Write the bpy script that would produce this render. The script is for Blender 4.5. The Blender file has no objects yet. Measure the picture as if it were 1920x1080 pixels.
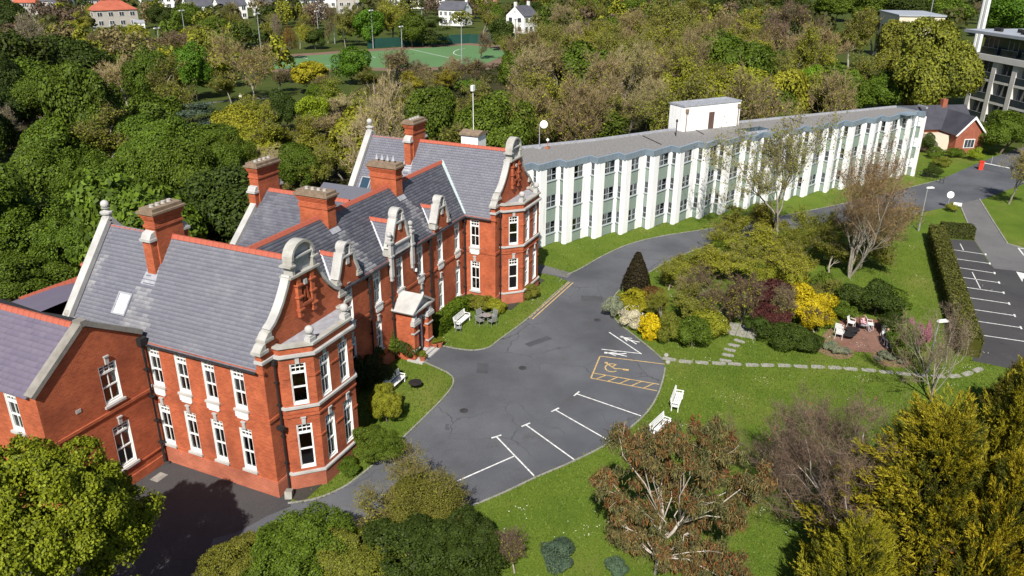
import bpy, math, random
import numpy as np
from mathutils import Vector, Matrix

scene = bpy.context.scene
col = scene.collection
# ------------------------------------------------------------------ camera, sky, sun, exposure
FPX, PITCH, ROLL, YAW = 1473.491, 23.02, 0.383, 65.914      # focal length in pixels of a 1920 wide frame; degrees
CAM = np.array((-27.759, -26.709, 28.319))
_a, _t, _r = math.radians(YAW), math.radians(PITCH), math.radians(ROLL)
_F = np.array((math.sin(_a)*math.cos(_t), math.cos(_a)*math.cos(_t), -math.sin(_t)))
_R0 = np.array((math.cos(_a), -math.sin(_a), 0.0)); _U0 = np.cross(_R0, _F)
_R = math.cos(_r)*_R0 + math.sin(_r)*_U0
_U = -math.sin(_r)*_R0 + math.cos(_r)*_U0
cd = bpy.data.cameras.new('camera'); cam = bpy.data.objects.new('camera', cd); col.objects.link(cam)
cd.sensor_width = 36.0; cd.sensor_fit = 'HORIZONTAL'; cd.lens = 36.0*FPX/1920.0
cd.clip_start = 0.5; cd.clip_end = 3000
cam.matrix_world = Matrix(((_R[0], _U[0], -_F[0], CAM[0]), (_R[1], _U[1], -_F[1], CAM[1]),
                           (_R[2], _U[2], -_F[2], CAM[2]), (0, 0, 0, 1)))
scene.camera = cam
SUN_EL = math.radians(44); SUN_DIR = (-0.960, -0.280)        # horizontal direction towards the sun
_rot = math.atan2(SUN_DIR[0], SUN_DIR[1])
world = bpy.data.worlds.new('World'); scene.world = world; world.use_nodes = True
_n = world.node_tree.nodes; _sk = _n.new('ShaderNodeTexSky'); _sk.sky_type = 'NISHITA'; _sk.sun_disc = False
_sk.sun_elevation = SUN_EL; _sk.sun_rotation = _rot
_sk.air_density = 1.0; _sk.dust_density = 0.6; _sk.ozone_density = 1.2
world.node_tree.links.new(_sk.outputs[0], _n['Background'].inputs[0]); _n['Background'].inputs[1].default_value = 0.06
sl = bpy.data.lights.new('sun', 'SUN'); sl.energy = 5.0; sl.angle = math.radians(0.53); sl.color = (1.0, 0.95, 0.86)
sun = bpy.data.objects.new('sun', sl); col.objects.link(sun)
_d = Vector((SUN_DIR[0]*math.cos(SUN_EL), SUN_DIR[1]*math.cos(SUN_EL), math.sin(SUN_EL)))
sun.rotation_euler = _d.to_track_quat('Z', 'Y').to_euler(); sun.location = (-40, -20, 60)
vs = scene.view_settings; vs.view_transform = 'Standard'; vs.look = 'None'; vs.exposure = 0.50; vs.gamma = 1.0
vs.use_curve_mapping = False
scene.render.engine = 'CYCLES'; scene.render.resolution_x = 1024; scene.render.resolution_y = 576
scene.cycles.max_bounces = 6; scene.cycles.diffuse_bounces = 3; scene.cycles.glossy_bounces = 2
scene.cycles.transparent_max_bounces = 8; scene.cycles.transmission_bounces = 3

# ------------------------------------------------------------------ helpers
def ray(px, py): return _F*FPX + _R*(px-960) + _U*(540-py)
def at(px, py, z=0.0):                       # the point at height z seen along this direction
    d = ray(px, py); t = (z-CAM[2])/d[2]; q = CAM+t*d
    return Vector((q[0], q[1], q[2]))
def onplane(px, py, o, n):
    d = ray(px, py); n = np.array(n); t = ((np.array(o)-CAM)@n)/(d@n); q = CAM+t*d
    return Vector(q)
def scale_at(p): return FPX/float((np.array(p)-CAM)@_F)     # pixels per metre there
def rgb(r, g, b, a=1.0): return (r, g, b, a)

class MB:
    def __init__(s): s.v = []; s.f = []; s.M = None
    def vert(s, p):
        if s.M is not None: p = s.M @ Vector(p)
        s.v.append((p[0], p[1], p[2])); return len(s.v)-1
    def poly(s, pts): s.f.append([s.vert(p) for p in pts])
    def box(s, x0, x1, y0, y1, z0, z1):
        i = [s.vert(p) for p in ((x0,y0,z0),(x1,y0,z0),(x1,y1,z0),(x0,y1,z0),(x0,y0,z1),(x1,y0,z1),(x1,y1,z1),(x0,y1,z1))]
        for q in ((0,3,2,1),(4,5,6,7),(0,1,5,4),(1,2,6,5),(2,3,7,6),(3,0,4,7)): s.f.append([i[k] for k in q])
    def prism(s, pts, fr, d0, d1):           # fr(a,b,d) -> 3D ; polygon in (a,b) extruded along d
        n = len(pts); A = [s.vert(fr(a, b, d0)) for a, b in pts]; B = [s.vert(fr(a, b, d1)) for a, b in pts]
        s.f.append(A[::-1]); s.f.append(B)
        for k in range(n): s.f.append([A[k], A[(k+1) % n], B[(k+1) % n], B[k]])
    def ribbon(s, pts, t, fr, d0, d1):       # a band of thickness t below a profile line
        P = [Vector((a, b)) for a, b in pts]; up = []; lo = []
        for k in range(len(P)):
            d = (P[min(k+1, len(P)-1)]-P[max(k-1, 0)]).normalized(); nn = Vector((d.y, -d.x))
            up.append(P[k]); lo.append(P[k]+nn*t)
        rows = [[s.vert(fr(q.x, q.y, d)) for q in L] for L, d in ((up, d0), (up, d1), (lo, d1), (lo, d0))]
        for k in range(len(P)-1):
            for r in range(4):
                a, b = rows[r], rows[(r+1) % 4]; s.f.append([a[k], a[k+1], b[k+1], b[k]])
        s.f.append([r[0] for r in rows]); s.f.append([r[-1] for r in rows][::-1])
    def tube(s, pts, rad, n=6, cap=True):
        P = [Vector(p) for p in pts]; rings = []
        if not hasattr(rad, '__len__'): rad = [rad]*len(P)
        for k, p in enumerate(P):
            d = (P[min(k+1, len(P)-1)]-P[max(k-1, 0)])
            d = d.normalized() if d.length > 1e-9 else Vector((0, 0, 1))
            u = d.cross(Vector((0, 0, 1))); u = u.normalized() if u.length > 1e-3 else Vector((1, 0, 0)); w = d.cross(u)
            rings.append([s.vert(p+(u*math.cos(2*math.pi*j/n)+w*math.sin(2*math.pi*j/n))*rad[k]) for j in range(n)])
        for k in range(len(P)-1):
            for j in range(n): s.f.append([rings[k][j], rings[k][(j+1) % n], rings[k+1][(j+1) % n], rings[k+1][j]])
        if cap: s.f.append(rings[0][::-1]); s.f.append(rings[-1])
    def lathe(s, prof, c=(0, 0, 0), n=12):   # prof: (radius, z)
        rings = [[s.vert((c[0]+r*math.cos(2*math.pi*j/n), c[1]+r*math.sin(2*math.pi*j/n), c[2]+z)) for j in range(n)] for r, z in prof]
        for k in range(len(prof)-1):
            for j in range(n): s.f.append([rings[k][j], rings[k][(j+1) % n], rings[k+1][(j+1) % n], rings[k+1][j]])
        s.f.append(rings[0][::-1]); s.f.append(rings[-1])
    def ball(s, c, r, n=10, m=6):
        s.lathe([(max(r*math.sin(math.pi*k/m), r*.02), -r*math.cos(math.pi*k/m)) for k in range(m+1)], c, n)
    def mesh(s, name):
        me = bpy.data.meshes.new(name); me.from_pydata(s.v, [], s.f)
        uvl = me.uv_layers.new(name='UVMap')           # UV in metres: along the wall, and up
        nv = len(me.loops); uv = np.empty(nv*2, np.float32); co = np.array(s.v)
        for p in me.polygons:
            n = p.normal
            if abs(n.z) > .75:
                for li in p.loop_indices:
                    q = co[me.loops[li].vertex_index]; uv[2*li] = q[0]; uv[2*li+1] = q[1]
            else:
                h = math.hypot(n.x, n.y); tx, ty = -n.y/h, n.x/h
                for li in p.loop_indices:
                    q = co[me.loops[li].vertex_index]; uv[2*li] = q[0]*tx+q[1]*ty; uv[2*li+1] = q[2]
        uvl.data.foreach_set('uv', uv)
        return me
    def build(s, name, mat, parent=None, smooth=False, loc=None):
        me = s.mesh(name); me.materials.append(mat)
        if smooth: me.polygons.foreach_set('use_smooth', [True]*len(me.polygons))
        return link(name, me, parent, loc)

def link(name, data, parent=None, loc=None, rz=None, sc=None):
    o = bpy.data.objects.new(name, data); col.objects.link(o)
    if parent is not None: o.parent = parent
    if loc is not None: o.location = loc
    if rz is not None: o.rotation_euler = (0, 0, rz)
    if sc is not None: o.scale = sc
    return o
def tag(o, label=None, cat=None, group=None, kind=None):
    if label: o['label'] = label
    if cat: o['category'] = cat
    if group: o['group'] = group
    if kind: o['kind'] = kind
    return o
def thing(name, label, cat, loc=(0, 0, 0), rz=0.0, group=None, sc=None):
    return tag(link(name, None, None, loc, rz, sc), label, cat, group)
def np_mesh(name, V, F, mat, smooth=False):              # V (n,3), F (m,3 or 4)
    me = bpy.data.meshes.new(name); k = F.shape[1]
    me.vertices.add(len(V)); me.vertices.foreach_set('co', np.ascontiguousarray(V, np.float32).ravel())
    me.loops.add(F.size); me.loops.foreach_set('vertex_index', np.ascontiguousarray(F, np.int32).ravel())
    me.polygons.add(len(F)); me.polygons.foreach_set('loop_start', np.arange(0, F.size, k, dtype=np.int32))
    me.polygons.foreach_set('loop_total', np.full(len(F), k, np.int32))
    if smooth: me.polygons.foreach_set('use_smooth', np.ones(len(F), bool))
    me.update(); me.validate(); me.materials.append(mat); return me

# ------------------------------------------------------------------ materials
def newmat(name):
    m = bpy.data.materials.new(name); m.use_nodes = True
    return m, m.node_tree.nodes, m.node_tree.links, m.node_tree.nodes['Principled BSDF']
def N(nodes, t, **kw):
    n = nodes.new(t)
    for k, v in kw.items(): setattr(n, k, v)
    return n
def noise_col(nd, lk, c1, c2, scale, detail=4, coord='Object', lo=.35, hi=.65, rough=.6):
    tc = N(nd, 'ShaderNodeTexCoord'); nz = N(nd, 'ShaderNodeTexNoise')
    nz.inputs['Scale'].default_value = scale; nz.inputs['Detail'].default_value = detail; nz.inputs['Roughness'].default_value = rough
    lk.new(tc.outputs[coord], nz.inputs['Vector'])
    r = N(nd, 'ShaderNodeValToRGB'); r.color_ramp.elements[0].position = lo; r.color_ramp.elements[1].position = hi
    r.color_ramp.elements[0].color = rgb(*c1); r.color_ramp.elements[1].color = rgb(*c2)
    lk.new(nz.outputs['Fac'], r.inputs['Fac']); return r.outputs['Color'], nz, tc
def mix(nd, lk, a, b, fac, mode='MIX'):
    m = N(nd, 'ShaderNodeMix', data_type='RGBA', blend_type=mode)
    for sock, v in ((m.inputs[6], a), (m.inputs[7], b), (m.inputs[0], fac)):
        if isinstance(v, (tuple, float, int)): sock.default_value = v
        else: lk.new(v, sock)
    return m.outputs[2]
def plain(name, c1, c2=None, scale=3.0, rough=.75, bump=0.0, metal=0.0, spec=.3, bscale=None):
    m, nd, lk, b = newmat(name)
    b.inputs['Roughness'].default_value = rough; b.inputs['Metallic'].default_value = metal
    b.inputs['Specular IOR Level'].default_value = spec
    c, nz, tc = noise_col(nd, lk, c1, c2 or tuple(x*.8 for x in c1), scale)
    lk.new(c, b.inputs['Base Color'])
    if bump:
        nb = N(nd, 'ShaderNodeTexNoise'); nb.inputs['Scale'].default_value = bscale or scale*6; nb.inputs['Detail'].default_value = 3
        lk.new(tc.outputs['Object'], nb.inputs['Vector'])
        bp = N(nd, 'ShaderNodeBump'); bp.inputs['Strength'].default_value = bump; bp.inputs['Distance'].default_value = .03
        lk.new(nb.outputs['Fac'], bp.inputs['Height']); lk.new(bp.outputs[0], b.inputs['Normal'])
    return m
def brick_mat(name, c1, c2, mort, stain=(.15, .045, .028)):
    m, nd, lk, b = newmat(name); b.inputs['Roughness'].default_value = .85; b.inputs['Specular IOR Level'].default_value = .15
    uv = N(nd, 'ShaderNodeTexCoord'); br = N(nd, 'ShaderNodeTexBrick')
    lk.new(uv.outputs['UV'], br.inputs['Vector'])
    br.inputs['Color1'].default_value = rgb(*c1); br.inputs['Color2'].default_value = rgb(*c2); br.inputs['Mortar'].default_value = rgb(*mort)
    br.inputs['Scale'].default_value = 1.0; br.inputs['Mortar Size'].default_value = .012; br.inputs['Brick Width'].default_value = .24
    br.inputs['Row Height'].default_value = .10; br.inputs['Bias'].default_value = 0.0; br.inputs['Mortar Smooth'].default_value = .3
    c, nz, tc = noise_col(nd, lk, (.80, .76, .74), (1.16, 1.12, 1.1), .9, 5, lo=.32, hi=.68)
    o = mix(nd, lk, br.outputs['Color'], c, 1.0, 'MULTIPLY')
    n2 = N(nd, 'ShaderNodeTexNoise'); n2.inputs['Scale'].default_value = .35; n2.inputs['Detail'].default_value = 6; lk.new(tc.outputs['Object'], n2.inputs['Vector'])
    r2 = N(nd, 'ShaderNodeMapRange'); r2.inputs['From Min'].default_value = .50; r2.inputs['From Max'].default_value = .72; r2.inputs['To Max'].default_value = .6
    lk.new(n2.outputs['Fac'], r2.inputs['Value'])
    o = mix(nd, lk, o, rgb(*stain), r2.outputs[0]); lk.new(o, b.inputs['Base Color'])
    bp = N(nd, 'ShaderNodeBump'); bp.inputs['Strength'].default_value = .5; bp.inputs['Distance'].default_value = .012
    iv = N(nd, 'ShaderNodeMath', operation='SUBTRACT'); iv.inputs[0].default_value = 1.0
    lk.new(br.outputs['Fac'], iv.inputs[1]); lk.new(iv.outputs[0], bp.inputs['Height']); lk.new(bp.outputs[0], b.inputs['Normal'])
    return m
def island_mat(name, c1, c2, c3, rough=.6, spec=.3, patch=.4, amount=.5, third=.5):   # each piece its own tone, with lichen patches over several
    m, nd, lk, b = newmat(name); b.inputs['Roughness'].default_value = rough; b.inputs['Specular IOR Level'].default_value = spec
    g = N(nd, 'ShaderNodeNewGeometry'); r = N(nd, 'ShaderNodeValToRGB')
    r.color_ramp.elements[0].color = rgb(*c1); r.color_ramp.elements[1].color = rgb(*c2)
    lk.new(g.outputs['Random Per Island'], r.inputs['Fac'])
    tc = N(nd, 'ShaderNodeTexCoord'); nz = N(nd, 'ShaderNodeTexNoise'); nz.inputs['Scale'].default_value = patch; nz.inputs['Detail'].default_value = 8; nz.inputs['Roughness'].default_value = .7
    lk.new(tc.outputs['Object'], nz.inputs['Vector'])
    mr = N(nd, 'ShaderNodeMapRange'); mr.inputs['From Min'].default_value = third; mr.inputs['From Max'].default_value = third+.25; mr.inputs['To Max'].default_value = amount
    lk.new(nz.outputs['Fac'], mr.inputs['Value'])
    lk.new(mix(nd, lk, r.outputs['Color'], rgb(*c3), mr.outputs[0]), b.inputs['Base Color'])
    return m
def leaf_mat(name, var=.5, trans=.25, warm=(1.14, 1.08, .75)):   # tint from the object's own colour, each leaf a little different
    m, nd, lk, b = newmat(name)
    oi = N(nd, 'ShaderNodeObjectInfo'); g = N(nd, 'ShaderNodeNewGeometry')
    r = N(nd, 'ShaderNodeValToRGB'); r.color_ramp.elements[0].color = rgb(1-var, 1-var, 1-var*.8); r.color_ramp.elements[1].color = rgb(*[w*(1+var*.35) for w in warm])
    lk.new(g.outputs['Random Per Island'], r.inputs['Fac'])
    c = mix(nd, lk, oi.outputs['Color'], r.outputs['Color'], 1.0, 'MULTIPLY')
    b.inputs['Roughness'].default_value = .6; b.inputs['Specular IOR Level'].default_value = .2; lk.new(c, b.inputs['Base Color'])
    t = N(nd, 'ShaderNodeBsdfTranslucent'); lk.new(c, t.inputs['Color'])
    ms = N(nd, 'ShaderNodeMixShader'); ms.inputs[0].default_value = trans
    lk.new(b.outputs[0], ms.inputs[1]); lk.new(t.outputs[0], ms.inputs[2]); lk.new(ms.outputs[0], nd['Material Output'].inputs['Surface'])
    return m
def glass_mat(name, tint, gloss=.12, rough=.04):
    m, nd, lk, b = newmat(name); nd.remove(b)
    tr = N(nd, 'ShaderNodeBsdfTransparent'); tr.inputs[0].default_value = rgb(*tint)
    gl = N(nd, 'ShaderNodeBsdfGlossy'); gl.inputs['Roughness'].default_value = rough; gl.inputs['Color'].default_value = rgb(.9, .95, 1)
    fr = N(nd, 'ShaderNodeFresnel'); fr.inputs['IOR'].default_value = 1.6
    ad = N(nd, 'ShaderNodeMath', operation='ADD'); ad.inputs[1].default_value = gloss; lk.new(fr.outputs[0], ad.inputs[0])
    ms = N(nd, 'ShaderNodeMixShader'); lk.new(ad.outputs[0], ms.inputs[0]); lk.new(tr.outputs[0], ms.inputs[1]); lk.new(gl.outputs[0], ms.inputs[2])
    lk.new(ms.outputs[0], nd['Material Output'].inputs['Surface']); return m

M = {}
M['brick'] = brick_mat('red brick', (.47, .118, .050), (.34, .076, .034), (.38, .15, .085))
M['brick_old'] = brick_mat('weathered brick plinth', (.42, .13, .075), (.36, .10, .06), (.40, .20, .14))
M['stone'] = plain('grey limestone', (.47, .462, .45), (.36, .352, .34), 1.2, .9, .3)
M['stone_lichen'] = plain('stone with ochre lichen', (.42, .41, .39), (.31, .295, .26), 1.6, .9, .4)
M['cap'] = plain('brown chimney cap stone', (.26, .19, .13), (.17, .125, .09), 3, .95, .5)
M['white'] = plain('white painted timber', (.80, .80, .78), (.72, .72, .70), 2, .45)
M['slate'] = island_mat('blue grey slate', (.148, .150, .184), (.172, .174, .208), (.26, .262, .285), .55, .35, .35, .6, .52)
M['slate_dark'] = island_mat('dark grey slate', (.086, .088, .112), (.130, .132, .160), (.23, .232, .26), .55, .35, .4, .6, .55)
M['slate_purple'] = island_mat('purple slate', (.125, .108, .155), (.145, .126, .172), (.17, .155, .18), .6, .3, .7, .5, .5)
M['slate_base'] = plain('slate underlay', (.13, .125, .145), (.11, .105, .12), 2, .7)
M['felt'] = plain('black roofing felt', (.030, .028, .032), (.05, .047, .05), .8, .85, .2)
M['lead'] = plain('grey lead flashing', (.36, .37, .41), (.26, .265, .29), 3, .5, .15)
M['ridge'] = island_mat('terracotta ridge tile', (.43, .115, .07), (.34, .09, .06), (.40, .25, .19), .8, .2, 1.2, .6, .52)
M['black'] = plain('black cast iron', (.016, .016, .018), (.028, .026, .026), 3, .5)
M['glass'] = glass_mat('window glass', (.70, .73, .75), .03)
M['blind'] = plain('white window blind', (.72, .72, .70), (.62, .62, .60), 1.5, .8)
M['door_blue'] = plain('dark blue door paint', (.018, .014, .09), (.014, .011, .07), 2, .35)
M['terracotta'] = plain('terracotta pot', (.42, .14, .07), (.34, .10, .055), 4, .85)
M['render'] = plain('white render', (.80, .80, .79), (.74, .74, .73), .7, .85, .12)
M['inside'] = plain('interior painted dark as shade', (.055, .05, .045), (.04, .036, .033), 1, .9)  # room shade put into the colour, so the windows look dark
# ================================================================== the red brick building
W, S, YB, HE, HR = 7.788, 28.48, 2.91, 8.1, 13.02
YM, HM = 6.47, 11.65
SL = (HR-HE)/(W/2)                                   # steep wing roof
SLM = (HM-HE)/(YM-YB)                                # main roof
BRK = thing('brick_building', 'long red brick Victorian building with slate roofs, gabled wings and tall chimneys', 'building')

M['slate_pale'] = island_mat('lichen pale slate', (.19, .19, .215), (.27, .27, .29), (.34, .335, .345), .6, .3, .6, .6, .5)
M['stone_dark'] = plain('brown grey coping stone', (.27, .25, .225), (.19, .175, .155), 1.5, .9, .3)
M['lead_pale'] = plain('pale new lead', (.55, .57, .60), (.47, .49, .52), 3, .5)
def wall(mb, p0, p1, z0, z1, holes, inward, depth=.28):
    """upright wall from p0 to p1 with rectangular openings (u0,u1,zb,zt) and their reveals"""
    p0 = Vector(p0); p1 = Vector(p1); L = (p1-p0).length; d = (p1-p0)/L; n = Vector(inward)*depth
    def P(u, z, k=0): q = p0+d*u+n*k; return (q.x, q.y, z)
    us = sorted({0, L} | {h[0] for h in holes} | {h[1] for h in holes}); zs = sorted({z0, z1} | {h[2] for h in holes} | {h[3] for h in holes})
    for a, b in zip(us, us[1:]):
        for c, e in zip(zs, zs[1:]):
            um, zm = (a+b)/2, (c+e)/2
            if any(h[0] < um < h[1] and h[2] < zm < h[3] for h in holes): continue
            mb.poly([P(a, c), P(b, c), P(b, e), P(a, e)])
    for h in holes:
        a, b, c, e = h
        for q in ((a, c, a, e), (b, e, b, c), (a, e, b, e), (b, c, a, c)):
            mb.poly([P(q[0], q[1]), P(q[2], q[3]), P(q[2], q[3], 1), P(q[0], q[1], 1)])

# ---- windows: prototypes in a local frame, x along the wall, +y out of the wall, origin at the sill centre
_win = {}
def win_meshes(w, h, top, cols, toprows, blind):
    key = (w, h, top, cols, toprows, blind)
    if key in _win: return _win[key]
    f = MB(); fw = .085; y0, y1 = -.20, -.09
    f.box(-w/2, -w/2+fw, y0, y1+.03, 0, h); f.box(w/2-fw, w/2, y0, y1+.03, 0, h)
    f.box(-w/2+fw, w/2-fw, y0, y1+.03, h-fw, h); f.box(-w/2+fw, w/2-fw, y0, y1+.03, 0, .17)
    f.box(-w/2, -w/2+.03, y1+.03, -.005, 0, h); f.box(w/2-.03, w/2, y1+.03, -.005, 0, h)      # painted reveals
    f.box(-w/2+.03, w/2-.03, y1+.03, -.01, 0, .05)
    hs = h-top; mid = .17+(hs-.17)*.5
    if top > 0:
        f.box(-w/2+fw, w/2-fw, y0, y1+.02, hs-.06, hs+.06)
        for k in range(1, 3): x = -w/2+fw+(w-2*fw)*k/3; f.box(x-.018, x+.018, y0+.02, y1, hs+.06, h-fw)
        if toprows > 1: z = (hs+h)/2; f.box(-w/2+fw, w/2-fw, y0+.022, y1-.002, z-.018, z+.018)
    f.box(-w/2+fw, w/2-fw, y0, y1, mid-.04, mid+.04)
    for k in range(1, cols): x = -w/2+fw+(w-2*fw)*k/cols; f.box(x-.02, x+.02, y0+.02, y1-.02, .17, hs-.06)
    g = MB(); g.poly([(-w/2+fw, -.15, .17), (-w/2+fw, -.15, h-fw), (w/2-fw, -.15, h-fw), (w/2-fw, -.15, .17)])
    b = None
    if blind:
        b = MB(); b.poly([(-w/2+fw, -.22, h-fw-blind*(h-fw)), (w/2-fw, -.22, h-fw-blind*(h-fw)), (w/2-fw, -.22, h-fw), (-w/2+fw, -.22, h-fw)])
    def mk(mb, nm, mt): me = mb.mesh(nm); me.materials.append(mt); return me
    _win[key] = (mk(f, 'window', M['white']), mk(g, 'pane', M['glass']), mk(b, 'blind', M['blind']) if b else None)
    return _win[key]
_slab = {}
def slab(name, mat, *bx):
    key = (name, mat.name, bx)
    if key not in _slab:
        m = MB()
        for b in bx: m.box(*b)
        me = m.mesh(name); me.materials.append(mat); _slab[key] = me
    return _slab[key]
def window(loc, rz, w, h, parent, top=.55, cols=2, toprows=2, blind=0, sill=True, key=True, apron=False):
    fm, gm, bm = win_meshes(w, h, top, cols, toprows, blind)
    o = link('window', fm, parent, loc, rz)
    link('pane', gm, o)
    if bm: link('blind', bm, o)
    if sill: link('sill', slab('sill', M['stone'], (-w/2-.1, w/2+.1, -.05, .12, -.14, -.003)), o)
    if apron: link('apron', slab('apron', M['white'], (-w/2-.02, w/2+.02, .004, .095, -.50, -.143), (-w/2+.08, w/2-.08, .004, .08, -.60, -.502)), o)
    if key: link('keystone', slab('keystone', M['stone'], (-.11, .11, .004, .09, h+.01, h+.42), (-.15, .15, .004, .13, h+.423, h+.50)), o)
    return o

# ---- slated slopes
def slates(o, e, u, polys, mat, wid=.42, exp=.24, seed=1, name='slates', parent=None, pale=()):
    """o: corner; e: unit vector along eave; u: unit vector up the slope; polys: clip polygon in (along, up) metres"""
    rnd = random.Random(seed); o = Vector(o); e = Vector(e).normalized(); u = Vector(u).normalized(); n = e.cross(u)
    if n.z < 0: n = -n
    def inside(a, b, polys=polys):
        c = False; j = len(polys)-1
        for i in range(len(polys)):
            (x1, y1), (x2, y2) = polys[i], polys[j]
            if (y1 > b) != (y2 > b) and a < (x2-x1)*(b-y1)/(y2-y1)+x1: c = not c
            j = i
        return c
    base = MB(); base.poly([tuple(o+e*a+u*b-n*.03) for a, b in polys])
    r = base.build('roof', M['slate_base'], parent)
    V = []; Fq = []; V0, F0 = V, Fq; V1, F1 = [], []
    a0 = min(p[0] for p in polys); a1 = max(p[0] for p in polys); b0 = min(p[1] for p in polys); b1 = max(p[1] for p in polys)
    row = 0; b = b0
    while b < b1:
        a = a0-(wid/2 if row % 2 else 0)
        while a < a1:
            ca, cb = a+wid/2, b+exp/2
            if inside(ca, cb):
                w2 = wid-.012; j = rnd.uniform(-.006, .006); lift = .030+rnd.uniform(0, .010)
                aa0, aa1 = max(a, a0), min(a+w2, a1); bt = min(b+exp+.05, b1)
                q = [o+e*aa0+u*(b+j)+n*lift, o+e*aa1+u*(b+j)+n*lift, o+e*aa1+u*bt+n*.004, o+e*aa0+u*bt+n*.004,
                     o+e*aa0+u*(b+j)-n*.005, o+e*aa1+u*(b+j)-n*.005]
                V, Fq = (V1, F1) if any(inside(ca+rnd.gauss(0, .16), cb, pp) for pp in pale) and rnd.random() < .82 else (V0, F0)
                i = len(V); V += [tuple(x) for x in q]; Fq += [(i, i+1, i+2, i+3), (i+4, i+5, i+1, i)]
            a += wid
        b += exp; row += 1
    me = np_mesh(name, np.array(V0), np.array(F0), mat)
    s = link(name, me, r); s['kind'] = 'stuff'
    if V1: s = link('weathered_slates', np_mesh('weathered_slates', np.array(V1), np.array(F1), M['slate_pale']), r); s['kind'] = 'stuff'
    return r
_ridge = MB()
_ridge.prism([(-.20, -.16), (-.17, -.17), (0, .03), (.17, -.17), (.20, -.16), (.06, .06), (-.06, .06)], lambda a, b, d: (a, d, b), .0, .44)
_ridge.prism([(-.215, -.17), (-.06, .085), (.06, .085), (.215, -.17), (.20, -.165), (.05, .062), (-.05, .062), (-.20, -.165)], lambda a, b, d: (a, d, b), .38, .45)
RIDGE = _ridge.mesh('ridge_tile'); RIDGE.materials.append(M['ridge'])
def ridge(p0, p1, parent, drop=0.0):
    p0 = Vector(p0); p1 = Vector(p1); d = p1-p0; n = max(1, round(d.length/.45)); st = d.length/n
    rz = math.atan2(-d.x, d.y); rx = math.asin(d.z/d.length)
    for k in range(n):
        o = bpy.data.objects.new('ridge_tile', RIDGE); col.objects.link(o); o.parent = parent
        o.location = p0+d*(k/n); o.rotation_euler = (rx, 0, rz); o.scale = (1, st/.45, 1)
    return n
def slope_len(a, b): return math.hypot(a, b)

wl = lambda z0, h: (z0, z0+h)
LO_Z, LO_H, UP_Z, UP_H, WW = 1.30, 2.72, 5.28, 2.45, .86

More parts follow.
